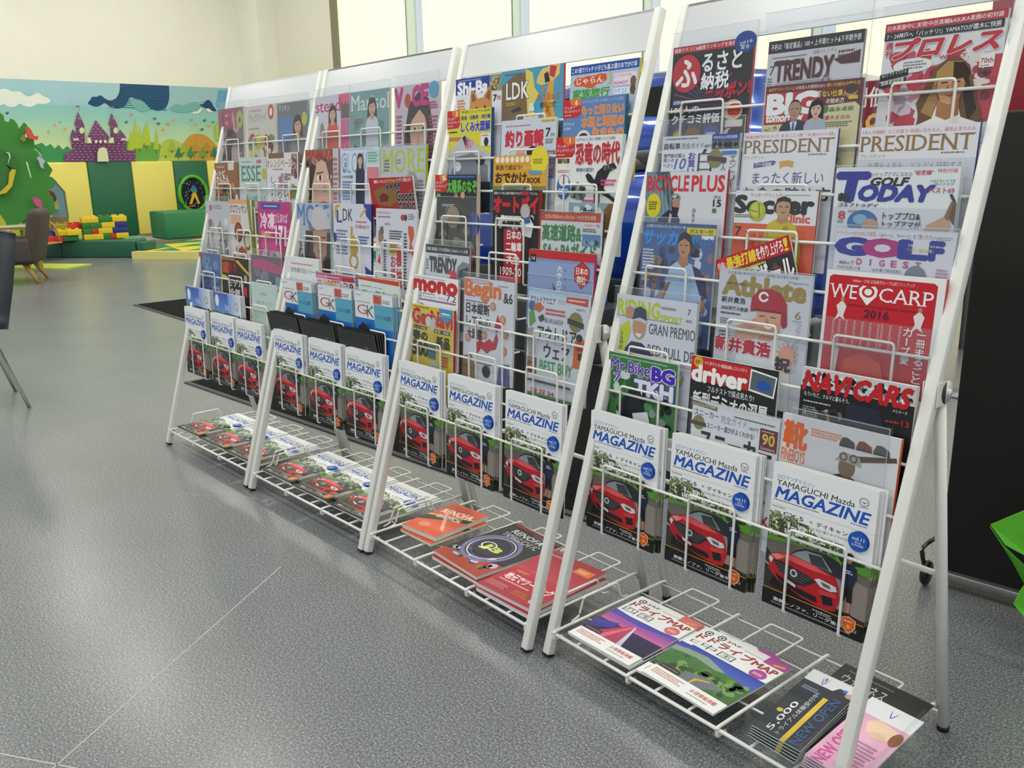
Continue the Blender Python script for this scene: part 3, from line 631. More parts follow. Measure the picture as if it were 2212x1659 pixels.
# black display panel, right, with a silver foot
bp_ = empty('display_panel', Matrix.Translation((.9, 1.12, 0)) @ Matrix.Rotation(radians(5), 4, 'Z'), 'tall matt black display panel standing behind the nearest rack', 'panel')
MB().rbox((-.965, 0, .045), (.95, .05, 1.215), .006).build('panel_board', mat('panel_black', '#0c0c0d', .65), bp_)
MB().rbox((-.965, -.02, .02), (.95, .07, .046), .004).build('panel_foot_rail', mat('panel_silver', '#9a9b9a', .35, .8), bp_)
MB().lathe([(.03, -.008), (.035, 0), (.03, .008)], 20, Matrix.Translation((-.985, -.03, .036)) @ Matrix.Rotation(pi / 2, 4, 'Y')).build('caster', mat('caster_black', '#1a1a1b', .4), bp_)
MB().tube(fillet([(-.985, -.03, .03), (-1.0, -.05, .11), (-.985, .02, .12)], .03), .006, 6).build('caster_fork', mat('caster_black', '#1a1a1b', .4), bp_)

# folded lime green bag at the right edge
gb = empty('folded_bag', Matrix.Translation((.215, .80, 0)), 'bright lime green folded bag hanging at the right edge by the black panel', 'bag')
lg = mat('lime_bag', '#66cc2c', .5); lg2 = mat('lime_bag_inner', '#479e20', .55)
def sheet(q, th, name, m):
    q = [Vector(v) for v in q]; n = (q[1] - q[0]).cross(q[2] - q[0]).normalized() * th; k = len(q)
    MB().add(q + [v + n for v in q], [tuple(range(k))[::-1], tuple(range(k, 2 * k))] + [(i, (i + 1) % k, (i + 1) % k + k, i + k) for i in range(k)]).build(name, m, gb)
sheet([(-.085, 0, .30), (-.02, .02, .352), (.12, .06, .40), (.14, .06, .23), (.02, .02, .232), (-.05, 0, .262)], .004, 'bag_flap', lg)
sheet([(-.084, -.003, .298), (-.05, -.006, .262), (.012, -.01, .222), (.03, -.01, .17), (0, -.006, .19), (-.03, -.004, .232)], .004, 'bag_fold', lg2)
sheet([(.02, -.012, .232), (.14, .0, .25), (.16, .02, .06), (.03, -.02, .10), (-.012, -.02, .138), (-.004, -.015, .172)], .004, 'bag_body', lg)
sheet([(.02, -.02, .12), (.16, 0, .10), (.17, .03, .0), (.06, .0, .0)], .004, 'bag_bottom', lg2)
sheet([(-.012, -.008, .345), (.02, -.004, .36), (.06, .0, .348), (.02, -.006, .333)], .003, 'bag_stripe', mat('bag_white', '#d9e2cf', .5))

# blue car behind the racks
blue = mat('blue_car_paint', '#123f9c', .2, .35, coat=1.0); dgl = mat('car_glass', '#0c1014', .06, spec=.8); tyre = mat('tyre', '#141416', .75); alloy = mat('alloy', '#b4b6b8', .25, .9); cladd = mat('cladding', '#232427', .6)
car = empty('car', Matrix.Translation((-3.62, 3.75, 0)), 'glossy blue sport utility car parked behind the magazine racks', 'car')
def loft(secs, name, m, parent, seg=True):
    """cross sections: (x, [(y, z), ...]) mirrored in y"""
    rings = [[Vector((x, y, z)) for y, z in pr_] + [Vector((x, -y, z)) for y, z in reversed(pr_)] for x, pr_ in secs]
    n = len(rings[0]); vs = [v for r in rings for v in r]; fs = [(i * n + k, i * n + (k + 1) % n, (i + 1) * n + (k + 1) % n, (i + 1) * n + k) for i in range(len(rings) - 1) for k in range(n)]
    fs += [tuple(reversed(range(n))), tuple((len(rings) - 1) * n + k for k in range(n))]
    return MB().add(vs, fs, seg).build(name, m, parent)
def sec(hw, z0, zm, z1, t): return [(hw * .93, z0), (hw, z0 + .12), (hw * 1.0, zm), (hw * .97, z1 - .06), (hw * t, z1), (hw * .3, z1 + .015)]
loft([(-2.27, sec(.62, .42, .6, .80, .8)), (-2.2, sec(.78, .3, .6, .93, .85)), (-1.9, sec(.9, .26, .66, 1.02, .88)), (-1.0, sec(.92, .26, .7, 1.06, .9)), (.2, sec(.92, .26, .7, 1.06, .9)), (1.2, sec(.92, .26, .7, 1.1, .9)), (1.95, sec(.9, .28, .7, 1.12, .88)), (2.22, sec(.82, .34, .7, 1.05, .85)), (2.28, sec(.72, .45, .7, .95, .8))], 'body_shell', blue, car)
def gsec(hb, ht, z0, z1): return [(hb, z0), (hb * .97, z0 + (z1 - z0) * .4), (ht, z1 - .07), (ht * .88, z1 - .015), (ht * .4, z1)]
loft([(-1.05, gsec(.84, .80, 1.03, 1.06)), (-.35, gsec(.84, .66, 1.04, 1.62)), (.3, gsec(.84, .66, 1.04, 1.685)), (1.1, gsec(.84, .66, 1.06, 1.67)), (1.75, gsec(.83, .64, 1.08, 1.60)), (2.12, gsec(.8, .74, 1.06, 1.12))], 'cabin_roof', blue, car)
for s in (-1, 1):
    for x0, x1, x2, x3 in ((-.78, .02, -.32, .02), (.1, .98, .1, .98), (1.06, 1.72, 1.06, 1.5)):
        q = [(x0, s * .845, 1.08), (x1, s * .845, 1.08), (x3, s * .715, 1.56), (x2, s * .715, 1.54)]
        q2 = [(a, b + s * .012, c) for a, b, c in q]; MB().add(q + q2, [(0, 1, 2, 3), (7, 6, 5, 4), (0, 4, 5, 1), (1, 5, 6, 2), (2, 6, 7, 3), (3, 7, 4, 0)]).build('side_window', dgl, car)
    for x in (-1.42, 1.35):
        Mw = Matrix.Translation((x, s * .80, .36)) @ Matrix.Rotation(pi / 2, 4, 'X')
        wh = MB().lathe([(.22, -.12), (.35, -.12), (.36, -.08), (.36, .08), (.35, .12), (.22, .12)], 28, Mw).build('wheel', tyre, car)
        MB().lathe([(.03, -.13), (.21, -.125), (.23, -.11), (.23, .11), (.21, .125), (.03, .13)], 20, Mw).build('wheel_rim', alloy, wh)
        MB().tube([(x + .42 * cos(t * pi / 12), s * .915, .36 + .42 * sin(t * pi / 12)) for t in range(13)], .035, 6).build('wheel_arch', cladd, car)
    MB().rbox((-1.0, s * .92 - .02, .24), (.95, s * .92 + .02, .42), .01).build('sill', cladd, car)
    MB().rbox((-2.26, s * .62 - .16, .72), (-2.0, s * .62 + .22, .84), .05).build('headlight', mat('lamp_clear', '#dfe8ee', .1), car)
    MB().rbox((2.1, s * .66 - .12, .92), (2.28, s * .66 + .16, 1.04), .04).build('tail_light', mat('lamp_red', '#a2141c', .2), car)
    MB().rbox((-.62, s * .98 - .08, 1.04), (-.5, s * .98 + .08, 1.18), .04).build('door_mirror', blue, car)
    MB().rbox((.03, s * .925 - .015, .86), (.2, s * .925 + .02, .89), .01).build('door_handle', blue, car)
MB().add([(-1.03, -.78, 1.07), (-1.03, .78, 1.07), (-.4, .63, 1.57), (-.4, -.63, 1.57), (-1.05, -.78, 1.085), (-1.05, .78, 1.085), (-.42, .63, 1.585), (-.42, -.63, 1.585)], [(0, 1, 2, 3), (7, 6, 5, 4), (0, 4, 5, 1), (1, 5, 6, 2), (2, 6, 7, 3), (3, 7, 4, 0)]).build('windscreen', dgl, car)
MB().rbox((-2.3, -.5, .52), (-2.2, .5, .78), .03).build('grille', cladd, car)
# blue cloth stand, dark stand and maroon price sign between racks and car
bs = empty('blue_banner', Matrix.Translation((-2.86, 2.42, 0)), 'plain blue cloth banner on a dark base seen between the two nearest racks', 'banner')
MB().rbox((-.36, 0, .33), (.30, .03, .84), .008).build('banner_cloth', mat('banner_blue', '#1d4fa3', .7), bs)
MB().rbox((-.4, -.12, 0), (.34, .16, .32), .02).build('banner_base', mat('base_dark', '#2a2c30', .6), bs)
sg = empty('price_sign', Matrix.Translation((-1.16, 2.6, 0)), 'maroon sign with white lettering and gold figures seen between two magazines', 'sign')
sp = Print(.56, .44, '#7c1f33', .0004); sp.t('車特別低金利', .06, .05, .94, .24, '#e6dcd8', b=.02).t('1.9%', .08, .3, .72, .66, '#d8b45c', b=.01, sh=.2).t('実施中', .2, .72, .8, .93, '#e9e2dd', b=.02)
link('sign_print', sp.mesh('sign_print'), sg, Matrix.Translation((-.28, -.012, 1.0)))
MB().rbox((-.285, -.011, .995), (.285, .01, 1.445), .004).build('sign_board', mat('sign_maroon', '#6c1a2c', .5), sg)
MB().tube([(0, .02, 1.05), (0, .02, .02)], .012).build('sign_post', mat('post_grey', '#8d8f90', .4, .6), sg); MB().lathe([(.16, 0), (.16, .012), (.03, .02)], 24).build('sign_base', _mats['post_grey'], sg)
fg = empty('price_flag', Matrix.Translation((-1.06, 3.12, 0)), 'small flag with a red character and yellow square above the maroon sign', 'flag')
fp = Print(.5, .2, '#e8e4dc', .0004); fp.t('車', .3, .1, .62, .9, '#c2323c', b=.03).r(.64, .1, .95, .9, '#e3c51f').r(0, 0, .28, 1, '#b9342f')
link('flag_print', fp.mesh('flag_print'), fg, Matrix.Translation((-.25, -.012, 1.48))); MB().rbox((-.25, -.011, 1.48), (.25, .005, 1.68), .003).build('flag_cloth', mat('flag_white', '#e0dcd4', .7), fg); MB().tube([(.26, 0, 1.7), (.26, 0, 0)], .01).build('flag_pole', _mats['post_grey'], fg); MB().lathe([(.15, 0), (.15, .012), (.03, .02)], 20, Matrix.Translation((.26, 0, 0))).build('flag_base', _mats['post_grey'], fg)
rb = empty('red_banner', Matrix.Translation((-.55, 4.1, 0)), 'dark red hanging banner above the black display panel', 'banner')
MB().rbox((-.72, 0, 1.26), (.9, .02, 2.3), .006).build('banner_cloth', mat('banner_red', '#8e1f26', .6, vary=(2, .5)), rb)
for x in (-.7, .88): MB().tube([(x, .03, 2.35), (x, .03, 0)], .015).build('banner_pole', _mats['post_grey'], rb)
lb = empty('low_bench', Matrix.Translation((-.62, 5.3, 0)), 'low dark grey bench between the nearest rack and the windows', 'bench')
MB().rbox((-.9, -.3, .25), (.9, .3, .42), .03).build('bench_seat', mat('bench_grey', '#4b5254', .7), lb)
for sx in (-1, 1):
    for sy in (-1, 1): MB().rbox((sx * .8 - .03, sy * .22 - .03, 0), (sx * .8 + .03, sy * .22 + .03, .26), .005).build('leg', _mats['bench_grey'], lb)

# ================================================================ THE MAGAZINE RACKS
TILT = 0.2912; RH = 1.5158; S10 = 0.4584; PITCH = 0.0909; RW = 0.72
RACKS = [(-2.7926, -0.0272, 0.0282), (-2.031, -0.0084, 0.0226), (-1.2873, 0.0128, -0.0188), (-0.5179, 0.0228, -0.0334)]
RM = [Matrix.Translation((x, y, 0)) @ Matrix.Rotation(r, 4, 'Z') for x, y, r in RACKS]
def tier(n): s = S10 + (10 - n) * PITCH; return s * sin(TILT), s * cos(TILT)
white = mat('white_powder_coat', '#e9e9e2', .35); wwire = mat('white_coated_wire', '#ecece6', .35); hpan = mat('header_white', '#dfe0e1', .2); black = mat('black_rubber', '#161616', .6)
MT = Matrix.Rotation(-TILT, 4, 'X')
tube_me = MB().rbox((-.0105, -.0105, .0075), (.0105, .0105, RH), .002, MT, 2).mesh('front_tube', white)
cap_me = MB().box((-.0106, -.0106, .0035), (.0106, .0107, .0085), MT).mesh('foot_cap', black)
head_me = MB().box((.0105, -.006, 1.42), (RW - .0105, -.002, RH), MT).box((.0105, -.006, RH - .006), (RW - .0105, .008, RH), MT).mesh('header_panel', hpan)
bar_me = MB().tube([(.008, 0, 0), (RW - .008, 0, 0)], .003, 8).mesh('tier_bar', wwire)
LB = .150
loop_me = MB().tube(fillet([(-.056, .024, -LB), (-.056, -.011, -LB), (-.056, -.0055, .018), (.056, -.0055, .018), (.056, -.011, -LB), (.056, .024, -LB)], .008), .0026, 8).mesh('retainer_loop', wwire)
pv, pz = .772 * sin(TILT) + .012, .765 * cos(TILT)
rear_me = MB().tube([(0, pv + .014, pz), (0, .418, .012)], .0105, 12).mesh('rear_leg', white)
rcap_me = MB().lathe([(.0115, 0), (.0115, .011)], 12, Matrix.Translation((0, .419, 0))).mesh('foot_cap', black)
br = MB()
for s in (-1, 1): br.lathe([(.02, s * .0125 - .001), (.02, s * .0125 + .001)], 16, Matrix.Translation((0, pv + .012, pz)) @ Matrix.Rotation(pi / 2, 4, 'Y')).box((s * .0125 - .001, pv - .02, pz - .02), (s * .0125 + .001, pv + .008, pz + .02))
br.lathe([(.006, -.018), (.006, .018)], 12, Matrix.Translation((0, pv + .016, pz)) @ Matrix.Rotation(pi / 2, 4, 'Y')); brk_me = br.mesh('pivot_bracket', white)
rcross_me = MB().tube([(0, .338, .365), (RW, .338, .365)], .006, 8).mesh('rear_cross_bar', white)
SZ = .058; SB = .395
fb_me = MB().tube([(.0, .014, SZ), (RW, .014, SZ)], .0041, 8).mesh('bottom_shelf', wwire)
rod_me = MB().tube(fillet([(0, .036, SZ - .012), (0, .009, SZ - .012), (0, .009, SZ + .007), (0, SB, SZ + .007), (0, SB + .012, SZ - .01)], .006), .0038, 8).mesh('shelf_rod', wwire)
urod_me = MB().tube(fillet([(-.043, .014, SZ + .004), (-.043, SB + .022, SZ + .004), (.043, SB + .022, SZ + .004), (.043, .014, SZ + .004)], .008), .003, 6).mesh('shelf_loop_rod', wwire)
lrod_me = MB().tube([(.0, 0, SZ), (RW, 0, SZ)], .0026, 6).mesh('shelf_long_rod', wwire)
guard_me = MB().tube(fillet([(0, .08, SZ), (0, .105, SZ + .005), (0, .12, SZ + .05), (0, .235, SZ + .05), (0, .25, SZ + .005), (0, .275, SZ)], .008), .0028, 6).mesh('side_guard', wwire)
rack_lab = ['white wire magazine rack farthest from the camera, beside the play corner', 'white wire magazine rack second from the far end, holding black folders', 'white wire magazine rack second from the near end', 'white wire magazine rack nearest to the camera on the right']
COLC = (.110, .354, .588)
for k in range(4):
    rk = empty('magazine_rack', RM[k], rack_lab[k], 'magazine rack', 'row of magazine racks')
    for u in (0, RW):
        t_ = link('front_tube', tube_me, rk, Matrix.Translation((u, 0, 0))); link('foot_cap', cap_me, t_)
        t_ = link('rear_leg', rear_me, rk, Matrix.Translation((u, 0, 0))); link('foot_cap', rcap_me, t_); link('pivot_bracket', brk_me, t_)
    link('header_panel', head_me, rk); link('rear_cross_bar', rcross_me, rk)
    for n in range(1, 11):
        v, z = tier(n)
        b_ = link('tier_bar', bar_me, rk, Matrix.Translation((0, v, z)))
        for u in COLC: link('retainer_loop', loop_me, b_, Matrix.Translation((u, 0, 0)))
    sh = link('bottom_shelf', fb_me, rk)
    for u in (.012, .243, .477, RW - .012): link('shelf_rod', rod_me, sh, Matrix.Translation((u, 0, 0)))
    for u in (.1275, .36, .593): link('shelf_loop_rod', urod_me, sh, Matrix.Translation((u, 0, 0)))
    for v in (.12, .31, .385): link('shelf_long_rod', lrod_me, sh, Matrix.Translation((0, v, 0)))
    for u in (-.004, RW + .004): link('side_guard', guard_me, sh, Matrix.Translation((u, 0, 0)))

# ---------------------------------------------------------------- magazines
paper = mat('page_edges', '#d8d8d6', .8, vary=(900, .12))
_box = {}
def page_mesh(w, h, th):
    k = (round(w, 4), round(h, 4), round(th, 4))
    if k not in _box:
        mb = MB(); mb.box((.0004, .0004, .0004), (w - .0004, th - .0006, h - .0004)); _box[k] = mb.mesh('page_block', paper)
    return _box[k]
def cover_mesh(w, h, th, m):
    """back cover and the thin front card"""
    mb = MB(); mb.box((0, 0, 0), (w, .0004, h)); mb.box((0, th - .0006, 0), (w, th, h)); return mb.mesh('cover_card', m)
def spine_mesh(w, h, th, m): return MB().box((w - .0003, 0, 0), (w + .0006, th, h)).mesh('spine', m)
def sleeve_mesh(w, h, th, dx, dh): return MB().box((-dx, -.0022, -.001), (w + dx, -.0018, h + dh)).box((-dx, th + .0006, -.001), (w + dx, th + .001, h + dh)).mesh('plastic_sleeve', SLEEVE)
_covers = {}
def magazine(M, w, h, th, art, label, spine=None, sleeve=None, group=None, name='magazine', cat='magazine', back='#e4e4e2'):
    o = empty(name, M, label, cat, group)
    key = art.__name__ + '%.3f%.3f' % (w, h)
    if key not in _covers: _covers[key] = art(w, h).mesh('front_cover_print')
    link('page_block', page_mesh(w, h, th), o)
    ck = 'card%.4f%.4f%.4f%s' % (w, h, th, back)
    if ck not in _covers: _covers[ck] = cover_mesh(w, h, th, mat('card_' + back.lstrip('#'), back, .45))
    link('cover_card', _covers[ck], o)
    link('front_cover_print', _covers[key], o)
    if spine: link('spine', spine_mesh(w, h, th, mat('spine_' + spine.lstrip('#'), spine, .4)), o)
    if sleeve:
        sl = link('plastic_sleeve', sleeve_mesh(w, h, th, *sleeve), o); dx, dh = sleeve
        MB().box((-dx, -.0026, h + dh - .0012), (w + dx, -.0014, h + dh)).box((w + dx - .0012, -.0026, 0), (w + dx, -.0014, h + dh)).build('sleeve_edge_glint', EDGE, sl)
    return o
def pocket(rk, n, u, z0=-.147, phi=4.0, roll=0.0, dv=0.0):
    """matrix of a sheet standing in tier n: origin at its lower left front corner"""
    v, z = tier(n); t = tan(radians(phi))
    return RM[rk] @ Matrix.Translation((u, v + .006 + z0 * t + dv, z + z0)) @ Matrix.Rotation(-radians(phi), 4, 'X') @ Matrix.Rotation(-radians(roll), 4, 'Y')
def flat(rk, u, v, z, rz=0.0, lift=0.0):
    """lying on the bottom shelf, head of the page towards the back"""
    return RM[rk] @ Matrix.Translation((u, v, z)) @ Matrix.Rotation(radians(rz), 4, 'Z') @ Matrix.Rotation(radians(-90 + lift), 4, 'X')

# ---------------------------------------------------------------- cover artwork
W_, K_ = '#f4f4f2', '#17161a'
def tree_photo(p, x0, y0, x1, y1, seed=2, n=16):
    p.r(x0, y0, x1, y1, '#5d7038'); p.b(x0, y0, x1, y1, ['#3c4a24', '#7f9450', '#c9d3c0', '#566b31', '#93a866', '#e6ebe6', '#42502a'], n * 3, .006, .022, seed)
def red_suv(p, x0, y0, sc_, c='#b3202a'):
    """front three-quarter view of a red car; x0,y0 = top left, sc_ = width in sheet widths"""
    a = p.asp * .68; f = lambda pts: [(x0 + x * sc_, y0 + y * sc_ * a) for x, y in pts]
    p.p(f([(.05, .92), (.95, 1.08), (1.02, .95), (.9, .8), (.1, .72)]), '#1a1a1a')
    p.p(f([(.38, .10), (.5, .01), (.78, -.02), (.95, .05), (1.03, .25), (1.0, .34), (.3, .26)]), '#2b2f33')
    p.p(f([(.40, .12), (.52, .04), (.72, .03), (.88, .27), (.30, .24)]), '#8d989c'); p.p(f([(.55, .08), (.72, .05), (.84, .26), (.6, .25)]), '#3b4245')
    p.p(f([(.02, .36), (.12, .26), (.32, .2), (.62, .25), (.92, .33), (.97, .48), (1.0, .72), (.95, .95), (.8, 1.0), (.5, .93), (.16, .78), (.03, .62)]), c)
    p.p(f([(.14, .28), (.34, .22), (.62, .26), (.86, .34), (.6, .36), (.3, .33)]), '#dd5a58'); p.p(f([(.05, .34), (.13, .28), (.24, .31), (.14, .40)]), '#e08581')
    p.p(f([(.08, .42), (.2, .40), (.62, .50), (.68, .56), (.55, .70), (.42, .74), (.2, .62)]), '#2a2a2d')
    for k in range(4): p.p(f([(.13 + k * .02, .45 + k * .05), (.62 - k * .03, .53 + k * .045), (.62 - k * .03, .54 + k * .045), (.13 + k * .02, .46 + k * .05)]), '#6b6d70')
    p.ring(x0 + .38 * sc_, y0 + .54 * sc_ * a, .028 * sc_, .05 * sc_, '#c9cbcc')
    p.p(f([(.66, .50), (.72, .46), (.94, .50), (.96, .58), (.88, .62), (.74, .60)]), '#cfd4d8'); p.p(f([(.74, .50), (.86, .52), (.88, .58), (.78, .57)]), '#5a6066')
    p.p(f([(.02, .42), (.05, .36), (.09, .40), (.06, .5)]), '#c9ced2')
    p.p(f([(.12, .66), (.42, .78), (.7, .82), (.72, .92), (.5, .90), (.2, .78)]), '#1c1c1e'); p.p(f([(.76, .72), (.9, .72), (.92, .86), (.8, .9)]), '#1c1c1e'); p.p(f([(.26, .68), (.42, .74), (.42, .80), (.27, .74)]), '#d4d4d4')
    p.p(f([(.72, .66), (.95, .62), (.97, .70), (.76, .74)]), '#cf3a40')
def yama(w, h):
    p = Print(w, h, '#eef0f1')
    p.t('山口マツダマガジン', .05, .07, .42, .10, '#4a74c4'); p.t('YAMAGUCHI Mazda', .05, .107, .80, .147, '#2b2c30', sh=.1, b=.006)
    p.t('MAGAZINE', .04, .157, .95, .237, '#2458b8', b=.03, sh=.22); p.n(.03, .246, .5, .256, 1, '#5a5c66'); p.n(.78, .245, .95, .258, 1, '#7d92c8')
    p.ring(.88, .095, .030, .037, '#8a8d92', 1.2); p.p([(.85, .09), (.88, .107), (.91, .09), (.88, .097)], '#8a8d92'); p.r(.84, .126, .92, .131, '#9a9ca0')
    p.r(0, .283, 1, .2845, '#aeb0b4'); p.n(.02, .293, .18, .303, 1, '#7c8a3c'); p.t('特集', .045, .325, .11, .343, '#444'); p.t('CX-5', .14, .318, .34, .346, '#26262a', b=.008); p.t('×', .40, .322, .435, .34, '#999'); p.t('デイキャンプ', .47, .316, .83, .349, '#26262a', b=.008)
    p.p([(0, .335), (.12, .355), (.42, .375), (.5, .42), (.52, .47), (.62, .46), (.64, .42), (.72, .44), (.74, .47), (.9, .5), (1, .5), (1, 1), (0, 1)], '#6f8048')
    tree_photo(p, 0, .36, .40, .52, 5, 22); tree_photo(p, .30, .41, .74, .53, 8, 16); p.b(0, .335, .30, .39, ['#2f3b20', '#dfe4e0', '#54663a', '#8b9b62'], 40, .005, .016, 9); p.b(.1, .37, .7, .46, ['#e9ecea', '#dfe5e2'], 30, .008, .02, 10)
    p.p([(.12, .40), (.16, .40), (.18, .54), (.10, .54)], '#4a4436'); p.r(.2, .475, .3, .505, '#9fb0bf')
    p.t('そして、実感、こんなに違うタイヤの力', .17, .358, .77, .378, '#33343a')
    p.r(0, .50, 1, .56, '#5f9a34'); p.b(.62, .46, 1, .53, ['#4b7a2c', '#6fae3c', '#39552a'], 8, .02, .05, 4)
    p.p([(0, .54), (.5, .5), (1, .585), (1, .9), (0, .9)], '#6c6661'); p.p([(.66, .59), (1, .63), (1, .9), (.55, .9)], '#8f847d'); p.p([(0, .6), (.4, .82), (1, .86), (1, .93), (0, .93)], '#35332f'); p.p([(0, .70), (.45, .855), (.45, .862), (0, .71)], '#b9b6ae')
    red_suv(p, .02, .515, .74)
    # man standing right of the car
    p.e(.815, .478, .030, .042, '#c79276'); p.e(.815, .462, .032, .026, '#2a201c'); p.p([(.745, .535), (.79, .515), (.845, .515), (.885, .535), (.895, .60), (.875, .64), (.865, .68), (.765, .68), (.75, .62)], '#232a45'); p.n(.775, .555, .86, .585, 2, '#d7d9e0')
    p.p([(.765, .675), (.865, .675), (.87, .77), (.825, .77), (.815, .72), (.80, .77), (.765, .77)], '#16171c'); p.p([(.775, .77), (.798, .77), (.795, .85), (.778, .85)], '#b98a70'); p.p([(.83, .77), (.858, .77), (.856, .85), (.838, .85)], '#b98a70')
    p.r(.765, .84, .80, .865, '#22232a'); p.r(.83, .84, .87, .865, '#22232a')
    p.r(0, .885, 1, 1, '#17161a'); p.p([(0, .878), (1, .884), (1, .89), (0, .884)], '#c58f2c')
    p.t('激闘レノファ、リーグ後半戦へ!', .12, .93, .94, .955, '#e8e8e8', b=.015); p.n(.1, .965, .94, .978, 1, '#9a9a9a'); p.n(.52, .903, .7, .915, 1, '#c9c9c9'); p.n(.56, .917, .72, .927, 1, '#c9c9c9')
    p.e(.87, .352, .088, .088, '#2057b5', n=28); p.t('vol.11', .815, .322, .925, .345, '#f2f4f8', b=.01); p.t('2016', .84, .352, .9, .365, '#e8edf6'); p.t('SUMMER', .815, .37, .925, .383, '#e8edf6')
    p.p([(.80, .872), (.865, .855), (.93, .872), (.93, .925), (.90, .955), (.865, .972), (.83, .955), (.80, .925)], '#e9b08a'); p.p([(.81, .877), (.865, .862), (.92, .877), (.92, .922), (.895, .948), (.865, .963), (.835, .948), (.81, .922)], '#d9622a'); p.n(.825, .885, .905, .897, 1, '#f4e4d6'); p.e(.865, .925, .02, .02, '#f0a23c')
    return p
# ---- nearest rack
def furusato(w, h):
    p = Print(w, h, '#1b171b'); p.r(0, 0, .86, .052, '#b8202c'); p.t('最新クチコミ&厳選ランキングを発表!', .02, .010, .80, .042, W_, b=.01)
    p.e(.90, .03, .13, .10, '#1f3f94', n=24); p.t('2016', .83, .022, .98, .045, W_, rot=.15); p.t('夏号', .85, .052, .95, .08, W_)
    for k in range(26):
        a = 2 * pi * k / 26; p.p([(.46, .43), (.46 + .42 * cos(a), .43 + .30 * sin(a)), (.46 + .42 * cos(a + .05), .43 + .30 * sin(a + .05))], ['#6a3a8a', '#3b4f9a', '#8a3a5a'][k % 3])
    p.e(.20, .205, .185, .185, '#c4212e', n=28); p.t('ふ', .07, .105, .34, .30, W_, b=.03); p.t('るさと', .40, .075, .88, .205, W_, b=.03); p.t('納税', .40, .215, .74, .335, W_, b=.03)
    p.t('ニッポン!', .46, .335, 1.0, .44, '#c4212e', b=.05, dy=.05); p.r(.04, .395, .20, .435, '#2a3f80'); p.t('経験者', .055, .402, .185, .43, W_); p.t('100人の', .03, .445, .40, .50, W_, b=.02); p.t('クチコミ評価', .05, .51, .66, .58, W_, b=.03)
    p.star(.14, .68, .09, '#b7a93c', 16, .6); p.star(.34, .68, .11, '#8a5a3a', 20, .8); p.e(.57, .66, .08, .08, '#3f4f96'); p.t('1000', .51, .65, .63, .68, W_, b=.02); p.e(.82, .50, .12, .10, '#c9b6a8'); p.e(.84, .50, .08, .07, '#c0402c'); p.r(.74, .57, .95, .62, '#d9cfc4'); p.e(.80, .68, .08, .07, '#d2c4b8'); p.e(.86, .66, .08, .05, '#24222a'); p.n(.72, .44, .92, .46, 1, W_); p.n(.08, .78, .9, .95, 6, '#b7b2ae'); return p
def jitensha(w, h):
    p = Print(w, h, '#e3e5ec', ys=0.92); p.r(0, 0, .66, .12, '#d4d7e0'); p.r(.66, 0, 1, .055, '#27459e'); p.t('MONOQLO特別編集', .68, .012, .97, .042, W_); p.r(.66, .055, 1, .125, '#5c6258'); p.b(.66, .055, 1, .125, ['#3d4339', '#8a9088', '#2b3028'], 12, .02, .04, 3)
    p.n(.05, .018, .5, .034, 1, '#555'); p.t('自転車', .03, .06, .25, .112, '#26282e', b=.02); p.t('完全ガイド', .27, .062, .56, .110, '#6c7078'); p.t('680円', .57, .08, .65, .108, '#33353a')
    p.t('専門家が選ぶ', .03, .15, .32, .185, '#26282e', b=.01); p.t('買いの', .03, .19, .18, .225, '#26282e'); p.t('ベスト', .03, .235, .17, .27, '#3a4a9a'); p.t('10', .18, .19, .34, .285, '#3a55b8', sh=.25); p.t('お買い', .37, .14, .46, .34, '#3148a4', b=.02, v=True)
    p.r(.50, .155, .52, .36, '#2b2d33'); p.r(.66, .155, .68, .36, '#2b2d33')
    for y in (.155, .22, .285, .345): p.r(.50, y, .68, y + .008, '#2b2d33')
    p.p([(.57, .12), (.61, .12), (.58, .155), (.55, .155)], '#2b2d33'); p.star(.72, .20, .095, '#8a8153', 20, .92); p.p([(.62, .175), (.86, .195), (.86, .235), (.62, .215)], '#4b4630'); p.r(.80, .14, .98, .17, '#3b7fc8'); p.t('3人集', .80, .19, .86, .36, '#33353a', v=True); p.t('エントリー', .90, .18, .98, .44, '#6b5a2c', v=True); p.n(.05, .30, .44, .34, 2, '#8a8f9a'); p.n(.05, .45, .9, .9, 12, '#7d828c'); return p
